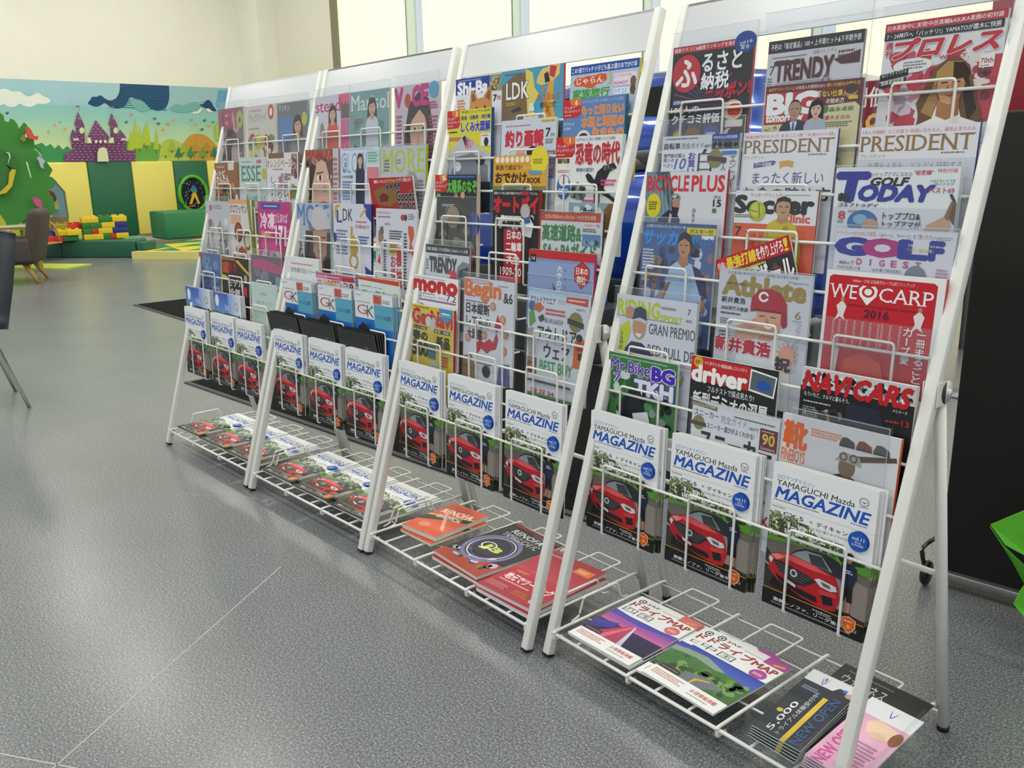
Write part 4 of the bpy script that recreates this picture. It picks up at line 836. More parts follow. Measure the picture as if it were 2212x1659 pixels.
def bicycle(w, h):
    p = Print(w, h, '#d3d5dc'); p.p([(0, 0), (.26, 0), (.40, .30), (.42, .6), (0, .6)], '#6e8793'); p.p([(.12, 0), (.30, 0), (.44, .32), (.38, .34)], '#455763')
    for k in range(6): p.p([(.03 + .05 * k, .02), (.04 + .05 * k, .02), (.16 + .05 * k, .5), (.15 + .05 * k, .5)], '#90a7b0')
    p.t('BICYCLE', .02, .03, .55, .145, '#d0363c', b=.03); p.t('PLUS', .59, .03, .97, .145, '#d0363c', b=.03)
    p.e(.12, .26, .095, .12, '#d6c92c', n=24); p.n(.06, .225, .18, .295, 4, '#44421a'); p.e(.40, .20, .06, .045, '#7f9a90'); p.b(.34, .17, .46, .215, ['#d6dcd4', '#4c5f57'], 5, .01, .02, 4); p.e(.41, .245, .045, .06, '#b98670'); p.p([(.36, .265), (.45, .27), (.44, .31), (.37, .30)], '#28252a')
    p.p([(.12, .45), (.2, .36), (.32, .29), (.42, .31), (.47, .36), (.44, .6), (.1, .6)], '#25294a'); p.p([(.08, .6), (.12, .44), (.2, .38), (.17, .6)], '#a8324a'); p.p([(.34, .31), (.37, .33), (.33, .5), (.31, .5)], '#c3b5b0')
    p.t('2016', .86, .175, .94, .195, '#333'); p.t('15', .86, .205, .95, .255, '#222', b=.02); p.r(.855, .27, .90, .30, '#3f8a4a'); p.t('自転車と暮らす', .62, .27, .655, .52, '#333', v=True); p.r(.86, .48, .985, 1, '#f0f1f2'); p.n(.1, .65, .8, .95, 8, '#70757f'); return p
def soccerd(w, h):
    p = Print(w, h, '#47639a'); p.b(0, .12, 1, 1, ['#2f4a80', '#7f9cc6', '#c9d0dc', '#3b3f55', '#8a6f6a'], 18, .03, .09, 11); p.g(0, 0, 1, .12, '#3a568c', '#4f70a8')
    p.t('いま押さえておきたいサッカーのセオリー100', .06, .018, .60, .045, W_, b=.01); p.r(.62, .03, 1, .085, '#d8c92e'); p.t('ポスター付', .66, .04, .96, .078, '#2b2b2b', b=.02); p.r(.82, .09, .98, .12, '#eef0f2')
    p.t('サッカー', .03, .07, .68, .185, '#2f8fe0', b=.05, sh=.15); p.t('ダイジェスト', .70, .10, .99, .17, '#2f8fe0', b=.03, sh=.15)
    p.p([(.42, .36), (.52, .31), (.66, .31), (.80, .35), (.90, .46), (.93, .60), (.86, .66), (.36, .66), (.38, .5)], '#a9c6e6'); p.p([(.72, .33), (.82, .36), (.92, .46), (.94, .58), (.88, .62), (.80, .48)], '#26305c')
    p.p([(.55, .26), (.66, .26), (.68, .33), (.60, .36), (.53, .32)], '#b07a58'); p.e(.605, .185, .085, .115, '#bf8a66'); p.p([(.51, .17), (.53, .09), (.60, .065), (.68, .09), (.71, .17), (.69, .22), (.67, .15), (.6, .12), (.54, .145)], '#241d1c'); p.p([(.56, .225), (.62, .225), (.60, .245)], '#7a4238'); p.r(.545, .172, .575, .18, '#241d1c'); p.r(.61, .172, .645, .18, '#241d1c')
    p.p([(.36, .64), (.38, .50), (.45, .48), (.2, .66), (.12, .70), (.14, .66)], '#b07a58'); p.p([(.86, .62), (.93, .6), (.92, .70), (.66, .72), (.64, .68)], '#b07a58'); p.p([(.36, .64), (.86, .64), (.88, .9), (.34, .9)], '#5d7fae'); p.n(.03, .22, .22, .40, 7, '#d9dde6'); p.n(.03, .44, .16, .5, 2, '#e2d23a'); p.r(.24, .62, .36, .68, '#5a94d8'); return p
def riding(w, h):
    p = Print(w, h, '#d9dae4', ys=1.12); p.t('RIDING', .02, .035, .56, .145, '#c3cc22', b=.04); p.t('SPORT', .58, .11, .84, .155, '#c3cc22', b=.04); p.n(.58, .05, .80, .07, 2, '#5a5b66'); p.t('7', .895, .045, .93, .085, '#333', b=.01); p.t('403', .88, .115, .95, .135, '#333'); p.n(.02, .15, .82, .158, 1, '#555')
    p.t('GRAN PREMIO', .44, .18, 1.0, .255, '#4c4e58', b=.005); p.t('RED BULL DE', .44, .33, 1.0, .405, '#4c4e58', b=.005); p.n(.03, .34, .13, .40, 2, '#c0395a')
    p.p([(.10, .42), (.22, .33), (.36, .33), (.50, .40), (.60, .62), (.6, 1), (.05, 1), (.06, .7)], '#272c4a'); p.p([(.06, .24), (.18, .18), (.21, .26), (.12, .44), (.04, .40)], '#c6d22a'); p.t('YAMA', .075, .27, .115, .40, '#2c3050', v=True); p.e(.19, .115, .06, .05, '#c18f74'); p.r(.14, .12, .24, .165, '#c18f74')
    p.e(.315, .22, .085, .12, '#c89678'); p.p([(.22, .17), (.25, .09), (.32, .07), (.39, .09), (.41, .165), (.32, .15)], '#2f3a5c'); p.p([(.21, .175), (.32, .15), (.42, .17), (.40, .19), (.32, .175)], '#c9cdd6'); p.p([(.27, .265), (.36, .265), (.32, .30)], '#f0ece8'); p.p([(.24, .45), (.36, .42), (.5, .52), (.46, .58), (.3, .52)], '#3f7a3a'); p.r(.40, .42, .48, .45, '#c0392f'); p.t('ロッシ', .62, .48, .9, .60, '#c9cf2a', b=.03, o='#777'); p.n(.1, .7, .9, .95, 7, '#8a8d98'); return p
def mrbike(w, h):
    p = Print(w, h, '#3f7a46'); p.b(0, .12, 1, 1, ['#2f5f36', '#56944f', '#c9d6cf', '#1f2c24', '#8a9aa0'], 14, .04, .10, 21); p.n(.03, .02, .9, .045, 1, '#9fc3a0'); p.t('Mr.Bike', .04, .06, .62, .17, '#5a2fb0', b=.02, o='#e6e4ea', ob=.03); p.t('BG', .66, .07, .96, .19, '#4a28b8', b=.06, o='#e6e4ea', ob=.05)
    p.t('7', .10, .20, .20, .28, '#6a3cc0', b=.02, o=W_); p.t('2016', .07, .175, .2, .195, '#6a3cc0'); p.t('TKH', .42, .22, .95, .35, '#dfe0ea', b=.06, o='#5a35b5', ob=.05); p.p([(.2, .45), (.35, .36), (.55, .42), (.6, .6), (.5, .8), (.25, .8)], '#1e2228'); p.e(.42, .36, .10, .08, '#22272e'); p.p([(.4, .55), (.62, .50), (.70, .7), (.5, .8)], '#d9dde2'); p.e(.36, .78, .12, .12, '#111316'); p.p([(0, .62), (.2, .6), (.2, 1), (0, 1)], '#d6dbe0'); p.p([(.6, .75), (1, .68), (1, 1), (.6, 1)], '#e2e6ea'); return p
def trendy(w, h):
    p = Print(w, h, '#cfcdd4', ys=0.93); p.r(0, 0, 1, .095, '#2b2526'); p.t("不朽の「新定番品」100 + 上半期ヒット&下半期予想", .03, .025, .97, .072, W_, b=.01); p.t('日経トレンディ', .50, .105, .74, .135, '#7d4a4c'); p.t('7', .035, .19, .09, .26, '#4a2c2c', b=.01); p.n(.76, .125, .95, .185, 2, '#4a3a3c'); p.n(.05, .125, .44, .14, 1, '#666'); p.n(.02, .28, .09, .36, 4, '#666')
    p.t('TRENDY', .10, .165, .72, .315, '#54292c', b=.05, o='#c2b9bc', ob=.03); p.p([(.08, .16), (.30, .16), (.30, .19), (.08, .19)], '#54292c'); p.p([(.72, .19), (.98, .14), (.98, .23), (.8, .23)], '#54292c'); p.p([(.10, .33), (.55, .31), (.72, .33), (.6, .35), (.2, .37)], '#a89fa4'); p.p([(.66, .27), (.72, .35), (.69, .35), (.66, .31), (.63, .35), (.6, .35)], '#6b6266')
    p.t('一生もの、第二の理想…今、「一つ選ぶ」なら、この逸品!', .02, .40, .70, .43, '#332f33'); p.e(.84, .43, .09, .08, '#2c2426'); p.n(.05, .47, .95, .95, 12, '#77737a'); return p
def bigt(w, h):
    p = Print(w, h, '#6f1d25', ys=0.77); p.t('40代サラリーマンへ', .03, .02, .30, .055, '#e0c83c', b=.01); p.t('この先収入が途切れない', .30, .02, .64, .055, W_, b=.005); p.t('使い仕組みの作り方', .65, .02, .98, .055, '#e0c83c', b=.01); p.r(0, .07, .56, .35, '#c1272f')
    p.t('BIG', .04, .085, .56, .265, W_, b=.06); p.t('tomorrow', .03, .275, .43, .335, W_, b=.05, sh=.1); p.t('「ない仕事」', .59, .085, .84, .14, '#e6c93e', b=.03); p.t('の始め方', .66, .155, .84, .20, W_, b=.02); p.n(.57, .08, .60, .14, 3, W_); p.e(.90, .10, .06, .065, '#b58a66'); p.e(.90, .085, .06, .045, '#3a2b22'); p.r(.88, .145, .97, .175, '#d9bf3a')
    p.p([(.60, .22), (.95, .20), (1, .24), (1, .75), (.94, .75), (0, .75), (0, .36), (.60, .36)], '#d6d0a2'); p.e(.66, .25, .035, .035, '#4c8a3a'); p.t('森永卓郎', .70, .235, .94, .275, '#2a5a33', b=.02); p.t('優木まおみ', .66, .305, .92, .345, '#c0396a', b=.02); p.n(.66, .36, .95, .41, 3, '#555'); p.t('コレで', .02, .40, .16, .47, '#2b2a2e', b=.01, dy=.03)
    p.head(.34, .24, .062, '#b98a72', '#1a1718', 0, '#2b2f48', 2.4, False, bodyh=3.5); p.p([(.30, .345), (.38, .345), (.36, .42), (.34, .45), (.32, .42)], '#dfe3ea'); p.p([(.33, .35), (.35, .35), (.355, .42), (.34, .44), (.325, .42)], '#3c5ea8'); p.head(.57, .245, .055, '#d6b09a', '#241a1a', 1.2, '#aab4c4', 2.1, True, bodyh=3.5); p.n(.05, .55, .9, .72, 4, '#b0342f'); p.r(0, .75, 1, 1, '#d6d0a2'); p.n(.05, .78, .9, .95, 4, '#444'); return p
def pres(sub, big):
    def f(w, h):
        p = Print(w, h, '#dcdde4', ys=.75 if big else .72); p.t(sub, .02, .028, .97, .062, '#c8303c', b=.005); p.t('PRESIDENT', .02, .078, .965, .215, '#94764f' if big else '#8c7b62', b=.012, serif=True); p.t('プレジデント', .02, .235, .25, .268, '#8c7b62'); p.n(.72, .225, .95, .245, 1, '#777')
        if not big:
            p.p([(.14, .31), (.36, .285), (.39, .30), (.36, .335), (.14, .36)], '#6b6f9a'); p.t('データ図解', .16, .30, .34, .345, W_); p.p([(.42, .30), (.52, .285), (.58, .30), (.57, .36), (.53, .345), (.47, .345), (.44, .37)], '#cda35f'); p.t('まったく新しい', .14, .40, .90, .52, '#5a5f92'); p.t('お金の貯め方', .04, .555, .98, .68, '#333742', b=.03); p.n(.05, .74, .9, .95, 6, '#888')
        else: p.r(0, .28, 1, 1, '#c9ccd6'); p.t('仕事も人生も、どんどん好転する', .10, .31, .90, .37, '#5a607c'); p.n(.05, .42, .9, .95, 14, '#80849a')
        return p
    f.__name__ = 'pres' + ('b' if big else 'a'); return f
pres_a = pres('総額3億円のおトク! まるごと1冊「お金のいい話」', False); pres_b = pres('《まんが図解》どこが違う? 役員になれる人、課長止まりの人', True)
def soccerc(w, h):
    p = Print(w, h, '#e9eaec', ys=0.74); p.r(0, .36, 1, 1, '#dd5a34'); p.t('Soccer', .01, .06, .95, .24, '#18171a', b=.06); p.t('サッカークリニック', .19, .028, .58, .068, '#d8502c', b=.01); p.n(.62, .04, .94, .055, 1, '#888'); p.t('Clinic', .60, .25, .93, .335, '#dd5a34', b=.04)
    p.n(.01, .26, .34, .30, 2, '#555'); p.t('7', .03, .40, .11, .50, '#2b2a2e', b=.02); p.n(.04, .52, .12, .545, 1, '#333'); p.r(.16, .42, .34, .72, '#e6825f'); p.r(.19, .46, .31, .70, '#dd5a34'); p.n(.16, .44, .19, .7, 9, '#7a3a2a')
    p.p([(.38, .56), (.44, .36), (.52, .31), (.66, .31), (.78, .37), (.86, .60), (.84, 1), (.40, 1)], '#cdb61f'); p.p([(.40, .60), (.44, .40), (.48, .6)], '#b9a31c'); p.p([(.56, .26), (.67, .26), (.68, .33), (.6, .36), (.54, .32)], '#b98a66'); p.e(.61, .18, .085, .115, '#c79a72'); p.p([(.515, .15), (.53, .085), (.61, .055), (.69, .085), (.705, .15), (.67, .12), (.6, .11), (.55, .125)], '#1f1a18'); p.r(.56, .165, .60, .175, '#1f1a18'); p.r(.635, .165, .675, .175, '#1f1a18'); p.p([(.58, .225), (.65, .225), (.615, .24)], '#7d4a3c'); p.e(.66, .41, .03, .035, '#9c8a1c')
    p.e(.295, .225, .105, .105, '#b8c02e', n=24); p.e(.28, .21, .07, .07, '#cdd44a'); p.p([(.2, .2), (.3, .23), (.3, .24), (.2, .22)], '#8a9226'); p.p([(.3, .14), (.32, .14), (.34, .3), (.32, .3)], '#8a9226'); p.p([(.2, .23), (.23, .29), (.30, .31), (.22, .30)], '#b0402c'); return p
def baseball(w, h):
    p = Print(w, h, '#3a3032'); p.r(0, 0, 1, .16, '#bd2128'); p.t('特集!', .02, .04, .13, .12, W_); p.t('最強打線', .15, .02, .55, .14, '#ead23a', b=.04); p.t('を作り上げろ', .56, .02, .90, .14, W_, b=.03); p.t('!', .92, .02, .96, .14, '#ead23a', b=.03)
    p.b(0, .16, 1, 1, ['#5a4a48', '#8a8486', '#b23a3e', '#d9d6d4'], 16, .04, .1, 31); p.t('ベースボール', .05, .2, .98, .42, W_, b=.04, o='#222', ob=.05); p.n(.05, .165, .7, .2, 1, '#d8cf3a'); p.e(.78, .5, .14, .11, '#b3212e'); p.e(.78, .56, .1, .1, '#c49478'); p.e(.3, .52, .12, .1, '#b3212e'); return p
def athlete(w, h):
    p = Print(w, h, '#cfd1dc', ys=0.81); p.t('永久保存版! 新井が打ち立てた18年間の金字塔を大特集!', .10, .018, .86, .045, '#2b2b30', b=.005); p.t('Athlete', .06, .06, .94, .235, '#a08848', b=.055, serif=True); p.t('HIROSHIMA', .09, .12, .32, .145, '#2e3140', b=.01); p.t('Magazine', .76, .06, .96, .09, '#8d8d92')
    p.t('新井貴浩', .05, .26, .32, .315, '#22232a', b=.03); p.t('2000安打の軌跡', .05, .345, .36, .385, '#22232a', b=.02); p.n(.05, .40, .30, .43, 1, '#444'); p.n(.05, .46, .2, .52, 3, '#666'); p.n(.05, .58, .2, .64, 2, '#666'); p.t('6', .86, .32, .92, .39, '#a08848'); p.n(.84, .40, .95, .415, 1, '#999')
    p.p([(.22, 1), (.28, .70), (.40, .60), (.68, .55), (.80, .62), (.86, .8), (.88, 1)], '#e3e4ea'); p.p([(.42, .43), (.70, .43), (.72, .52), (.64, .62), (.50, .62), (.42, .54)], '#d0967c'); p.p([(.46, .36), (.72, .36), (.73, .47), (.68, .545), (.58, .57), (.50, .54), (.45, .46)], '#d69e84')
    p.p([(.385, .37), (.39, .25), (.46, .165), (.58, .145), (.70, .18), (.77, .27), (.78, .37), (.72, .34), (.44, .335)], '#b01f30'); p.p([(.72, .34), (.78, .36), (.79, .46), (.755, .49), (.72, .45)], '#a01a2b'); p.p([(.385, .37), (.44, .335), (.72, .34), (.72, .36), (.45, .36)], '#7d1522'); p.ring(.52, .225, .028, .048, W_, 1.15); p.r(.55, .215, .58, .235, '#b01f30')
    p.p([(.49, .40), (.55, .393), (.555, .40), (.49, .408)], '#2b1c18'); p.p([(.61, .395), (.67, .40), (.67, .408), (.61, .403)], '#2b1c18'); p.p([(.52, .478), (.60, .465), (.66, .478), (.60, .52)], '#f0e8e4'); p.p([(.51, .475), (.60, .46), (.67, .475), (.60, .47)], '#8a4a40'); p.p([(.57, .41), (.60, .455), (.56, .457)], '#b8806a')
    p.p([(.22, .66), (.26, .52), (.36, .46), (.48, .48), (.55, .53), (.52, .60), (.44, .62), (.36, .72), (.28, .76)], '#dba78c'); p.p([(.30, .50), (.42, .475), (.5, .5), (.42, .52)], '#c68f76'); p.t('新井貴浩', .02, .64, .64, .77, '#c02838', b=.05, o='#eef', ob=.05); p.star(.82, .72, .13, '#e3a38c', 14, .5); p.t('祝', .70, .75, .86, .87, '#3a3c64', b=.04, o='#c9a050'); p.t('ファンとともに', .88, .42, .93, .86, '#a9abb6', v=True); return p
def driver(w, h):
    p = Print(w, h, '#242427'); p.p([(0, 0), (.70, .01), (.68, .19), (0, .19)], '#c3262b'); p.t('マツダデミオ×国産&輸入コンパクト', .16, .028, .66, .058, W_, b=.005); p.star(.085, .045, .06, '#d6a92e', 14, .9); p.n(.05, .03, .12, .06, 2, '#5a2a1a'); p.t('driver', .02, .07, .66, .195, W_, b=.05); p.p([(.70, .02), (.99, .05), (.97, .21), (.69, .185)], W_); p.p([(.715, .035), (.975, .06), (.957, .195), (.705, .172)], '#59636e'); p.p([(.78, .11), (.84, .09), (.92, .11), (.94, .15), (.86, .165), (.78, .15)], '#2456b0')
    p.t('フルテストで採点見たり!', .22, .215, .76, .265, W_, b=.01); p.t('新型デミオの深層。', .05, .275, .96, .40, '#e9eae6', b=.03); p.b(0, .42, 1, 1, ['#3a3c40', '#56585c', '#1a1a1c'], 10, .05, .12, 41); p.n(.05, .5, .9, .7, 5, '#b5b5b2'); return p
def sneaker(w, h):
    p = Print(w, h, '#e2e3e9', ys=0.9); p.p([(0, 0), (.30, .02), (.30, .055), (0, .04)], '#7d6a3a'); p.t('MONOQLO特別編集', .02, .012, .28, .042, '#e6dfc8'); p.t('スニーカー', .03, .07, .32, .125, '#26272c', b=.01); p.t('完全ガイド', .35, .075, .65, .14, '#8a8c95'); p.t('780円', .67, .115, .78, .145, '#444'); p.n(.5, .055, .97, .075, 1, '#555')
    p.star(.09, .185, .075, '#8a8153', 20, .92); p.p([(.0, .175), (.18, .18), (.18, .215), (0, .21)], '#4b4630'); p.t('スニーカー選びがよくわかる!', .19, .165, .74, .215, '#26272c', b=.01); p.t('スニーカー', .12, .24, .94, .40, '#1d1e24', b=.035); p.r(.80, .10, .99, .28, '#70182c'); p.t('90', .83, .14, .96, .23, '#d9c257', b=.03); p.n(.82, .115, .97, .13, 1, '#d9cbb0'); p.t('Sneakers', .82, .245, .97, .27, '#e6d8b8'); p.b(.1, .45, .95, .98, ['#c23a48', '#2c2c34', '#c9cbd4', '#7d2233', '#f2f2f4'], 9, .05, .12, 51); p.t('AIR MAX', .4, .85, .98, .94, '#b52a3c', b=.02, rot=.15); return p
def prow(w, h):
    p = Print(w, h, '#e6e3e6', ys=0.72); p.b(0, .22, 1, 1, ['#d88a94', '#efe9ec', '#c4465a', '#dcc3d2', '#c23240'], 13, .05, .13, 61); p.r(.66, .36, 1, .9, '#c43844')
    for k in range(9): p.e(.70 + .06 * (k % 3) + .02 * (k // 3), .36 + .10 * (k // 3) + .04 * (k % 2), .035, .05, '#e6d9d2', .4)
    p.b(.6, .42, 1, .95, ['#b02a38', '#7a2734', '#e2d5d0'], 8, .02, .06, 62)
    p.r(0, 0, 1, .075, '#c01f2c'); p.t('日本凱旋中に実現!中邑真輔&ASUKA素顔の初対談', .02, .018, .97, .062, W_, b=.012); p.r(0, .078, .98, .148, '#1d1b1e'); p.t('7・24神戸へ「バッチリ!」YAMATOが鷹木に快勝', .02, .09, .96, .138, W_, b=.012)
    p.t('週', .02, .165, .085, .225, '#c8303c', b=.03); p.t('刊', .02, .235, .085, .295, '#c8303c', b=.03); p.t('プロレス', .10, .155, .97, .315, '#c6202c', b=.05, sh=.25, o='#f0e4e6', ob=.035); p.t('WEEKLY', .50, .325, .72, .355, '#c6202c', b=.02); p.r(.83, .345, .945, .46, '#efece8'); p.t('70th', .84, .385, .935, .425, '#b0303a', b=.02); p.n(.84, .44, .935, .45, 1, '#333')
    p.e(.28, .385, .17, .06, '#eceaea'); p.n(.2, .345, .42, .42, 3, '#7d7a80'); p.p([(0, .445), (.25, .405), (.25, .465), (0, .505)], '#1d1b1e'); p.t('G1クライマックス', .02, .43, .235, .475, W_, dy=.035); p.p([(0, .52), (.24, .48), (.24, .53), (0, .57)], '#1d1b1e'); p.t('開幕直前特集', .02, .505, .22, .545, W_, dy=.03)
    p.p([(.38, .82), (.35, .72), (.44, .52), (.48, .42), (.58, .355), (.68, .36), (.76, .43), (.80, .56), (.86, .74), (.90, .84), (.88, .95), (.38, .95)], '#6b4a2c'); p.p([(.40, .80), (.47, .62), (.5, .5), (.53, .7), (.5, .85)], '#a8824c'); p.p([(.74, .5), (.80, .62), (.86, .80), (.80, .9), (.74, .7)], '#2b1d16')
    p.p([(.50, .86), (.53, .74), (.70, .74), (.74, .86), (.9, .92), (1, 1), (.3, 1), (.36, .92)], '#e9e7e4'); p.p([(.53, .70), (.71, .70), (.72, .84), (.62, .88), (.53, .84)], '#a97850'); p.p([(.515, .50), (.60, .45), (.72, .49), (.735, .60), (.71, .70), (.63, .75), (.56, .72), (.52, .63)], '#d0a078'); p.p([(.63, .46), (.73, .49), (.74, .6), (.71, .7), (.64, .75)], '#bd8c64')
    p.p([(.49, .60), (.50, .46), (.58, .38), (.70, .39), (.77, .48), (.755, .6), (.72, .53), (.6, .545), (.53, .53)], '#a98652'); p.p([(.63, .39), (.71, .4), (.77, .48), (.76, .6), (.72, .53), (.64, .545)], '#3b281c'); p.r(.545, .555, .60, .565, '#2b1c16'); p.r(.645, .555, .70, .565, '#2b1c16'); p.p([(.585, .665), (.67, .665), (.63, .685)], '#8a5240'); p.p([(.60, .58), (.635, .63), (.595, .635)], '#9a6c48'); return p
def golft(w, h):
    p = Print(w, h, '#eef0f3', ys=0.68); p.r(0, .36, 1, 1, '#d9dbe4'); p.t('シングルが', .16, .055, .34, .09, '#c8303c', b=.01); p.t('トップアマになれた', .35, .045, .64, .085, '#2c2c34', b=.01); p.t('"秘密練"', .65, .03, .80, .075, '#c8303c', b=.02); p.t('特別付録', .83, .02, .98, .055, '#c8303c'); p.t('GOLF', .31, .095, .62, .165, '#1a1a1e', b=.05, sh=.25); p.t('T', .03, .06, .28, .30, '#22309a', b=.07, sh=.1); p.t('ODAY', .22, .165, .82, .30, '#22309a', b=.06, sh=.2)
    p.t('新', .04, .235, .145, .31, '#1c1c22', b=.05); p.t('ゴルフトゥデイ', .04, .325, .39, .36, '#1c1c22', b=.03, sh=.2); p.t('つまらないミスを', .78, .11, .97, .135, '#333'); p.t('防ぐクラブ', .82, .14, .96, .165, '#333'); p.t('ベスト69', .78, .18, .97, .225, '#c8465a', b=.02); p.t('8', .055, .40, .115, .475, '#b84a52', b=.02); p.n(.05, .485, .12, .51, 2, '#777'); p.n(.14, .39, .24, .41, 2, '#777')
    p.e(.27, .50, .13, .10, '#3a72a8'); p.e(.25, .47, .06, .04, '#88b4d2'); p.e(.34, .53, .07, .06, '#c39a82'); p.t('トッププロ&', .44, .40, .74, .465, '#33353c', b=.02); p.t('トップアマが', .44, .475, .75, .535, '#33353c', b=.02); p.t('ついに明かした!', .43, .555, .87, .62, '#c03846', b=.03)
    p.p([(.76, .60), (.80, .50), (.93, .42), (.96, .46), (.98, .52), (.86, .62)], '#c8a283'); p.p([(.92, .43), (.96, .30), (.985, .28), (.99, .36), (.95, .46)], '#8a6a52'); p.p([(.94, .24), (.96, .23), (.995, .30), (.98, .31)], '#2b2a2c'); p.p([(.97, .33), (1, .3), (1, .5), (.96, .44)], '#6a4c3a'); p.n(.06, .66, .9, .95, 8, '#8f93a0'); return p
def golfd(w, h):
    p = Print(w, h, '#dcdce6', ys=0.81); p.t('ドライバーの打ち方に大異変。', .01, .025, .36, .06, '#c03a48', b=.008); p.t('「18ページ」「91ページ」をご覧ください!', .38, .03, .84, .065, '#333', b=.005); p.n(.85, .04, .98, .07, 2, '#999')
    p.t('G', .02, .085, .27, .215, '#2a3698', b=.08); p.t('O', .27, .085, .57, .215, '#b4297e', b=.08); p.t('L', .585, .085, .78, .215, '#2a3698', b=.08); p.t('F', .76, .085, .965, .215, '#2a3698', b=.08); p.t('今年もデビューするのか?', .63, .105, .88, .128, W_); p.t('「ツアー選手名鑑」', .63, .138, .84, .165, '#d9cf3a', b=.01)
    for i, c in enumerate('DIGEST'): p.t(c, .21 + i * .10, .245, .255 + i * .10, .295, '#c8478a', b=.03)
    p.t('460ccで', .05, .27, .19, .30, '#333', sh=.2); p.t('ワイドスポットを', .04, .31, .25, .34, '#333', b=.01, sh=.2); p.t('最大限に生かす', .02, .355, .25, .39, '#c03a48', b=.02, sh=.2); p.t('"必ず1番"で賞が出来る', .35, .315, .60, .34, '#444'); p.t('ハンカーショット', .35, .352, .53, .378, '#444'); p.e(.72, .37, .09, .10, '#7d8296'); p.e(.72, .44, .075, .07, '#b48f80'); p.p([(.62, .40), (.72, .38), (.82, .40), (.72, .415)], '#666c82'); p.t('4', .88, .39, .955, .45, '#2a3698', b=.05, sh=.2); p.n(.88, .28, .99, .36, 3, '#c88aa8'); p.n(.05, .55, .9, .95, 10, '#8a8ea0'); return p
def carp(w, h):
    p = Print(w, h, '#eeeceb', ys=0.77); p.p([(.03, .055), (.06, .035), (.91, .04), (.94, .06), (.94, .97), (.03, .97)], '#c4202b'); p.t('Athlete・ぴあ 広島東洋カープ公認ファンブック', .24, .055, .76, .085, '#f0d9d6'); p.t('WE', .05, .11, .29, .225, W_, b=.0, serif=True); p.t('CARP', .48, .11, .92, .225, W_, b=.0, serif=True)
    p.p([(.385, .265), (.31, .185), (.305, .135), (.335, .105), (.365, .11), (.385, .135), (.405, .11), (.44, .105), (.465, .135), (.46, .185)], W_); p.ring(.385, .155, .028, .045, '#c4202b', 1.2); p.t('HIROSHIMA TOYO CARP OFFICIAL FAN BOOK', .22, .265, .80, .285, '#7d1520'); p.t('2016', .37, .30, .58, .365, '#5a1a3c', b=.03)
    for x, y in ((.16, .29), (.82, .31)): p.p([(x - .04, y), (x + .01, y - .05), (x + .05, y), (x + .03, y + .08), (x + .05, y + .12), (x, y + .09), (x - .05, y + .13), (x - .02, y + .06)], '#e9dfdc'); p.e(x + .01, y - .055, .018, .02, '#b9876c')
    for i, x in enumerate((.10, .155, .22, .29, .36, .43, .50, .53, .60, .68)): p.n(x, .40, x + .03, .62, 14, '#e0a5a4', i)
    p.t('一冊まるごと', .83, .41, .90, .84, W_, b=.015, v=True); p.t('カープ愛', .72, .40, .79, .70, W_, b=.015, v=True); p.p([(.13, .64), (.16, .62), (.19, .65), (.17, .9), (.13, .9)], '#e4d6d4'); p.p([(.2, .9), (.25, .72), (.4, .66), (.56, .72), (.62, .9)], '#cf4a3c'); return p
def navi(w, h):
    p = Print(w, h, '#1c1d20', ys=0.76); p.r(0, 0, 1, .16, '#c9cbcd'); p.b(0, .01, 1, .15, ['#2c2d30', '#77797c', '#e6e8ea', '#1c1c1e'], 26, .01, .035, 71); p.t('NAVI', .02, .03, .46, .19, '#c21f25', b=.05, sh=.25); p.t('CARS', .49, .03, .97, .19, '#c21f25', b=.05, sh=.25)
    p.t('もういちど、クルマと暮らそう。', .04, .205, .46, .245, W_, b=.005); p.p([(.44, .24), (.72, .24), (.80, .46), (.44, .5)], '#252c3c'); p.b(.04, .30, .42, .46, ['#6a665c', '#b3aa92', '#2c2c2c'], 6, .03, .06, 72); p.n(.04, .28, .32, .30, 1, '#c9c9c4'); p.n(.04, .33, .2, .45, 6, '#9a9a98'); p.t('ナビカーズ', .83, .21, .95, .235, W_); p.n(.78, .30, .90, .33, 1, '#b3343a'); p.t('13', .915, .29, .975, .335, '#c21f25', b=.03); p.n(.05, .52, .95, .95, 10, '#5a5c60'); return p
def kutsu(w, h):
    p = Print(w, h, '#d7d6da', ys=0.93); p.t('靴', .03, .05, .235, .235, '#e2662e', b=.05); p.t('FINEBOYS', .02, .25, .235, .335, '#e2662e', b=.02); p.n(.03, .345, .23, .355, 1, '#d98a64'); p.n(.27, .06, .55, .12, 3, '#e0845a')
    p.p([(.52, .24), (.56, .20), (.98, .13), (.99, .16), (.6, .24)], '#5a4a40'); p.p([(.36, .52), (.44, .37), (.54, .33), (.66, .34), (.80, .40), (.88, .58), (.9, .9), (.34, .9)], '#4c4038'); p.p([(.54, .33), (.62, .33), (.68, .6), (.52, .6)], '#2c2a30'); p.p([(.70, .36), (.84, .42), (.80, .48), (.70, .42)], '#c3c0bd'); p.e(.60, .275, .07, .085, '#7d6450'); p.p([(.50, .24), (.56, .17), (.70, .19), (.72, .25), (.6, .24)], '#a5a29e'); p.ring(.565, .205, .02, .035, '#6b5a4c'); p.ring(.65, .205, .02, .035, '#6b5a4c')
    for x, c in ((.52, '#4c4a48'), (.66, '#7d4a3c'), (.80, '#5a5852')): p.p([(x, .115), (x + .02, .075), (x + .06, .07), (x + .12, .095), (x + .13, .125), (x, .13)], c); p.r(x, .128, x + .13, .137, '#2f2d2c')
    p.e(.86, .42, .065, .065, '#df6428', n=24); p.n(.82, .40, .9, .44, 3, '#7d3414'); p.n(.88, .6, .97, .9, 12, '#d0602e'); return p
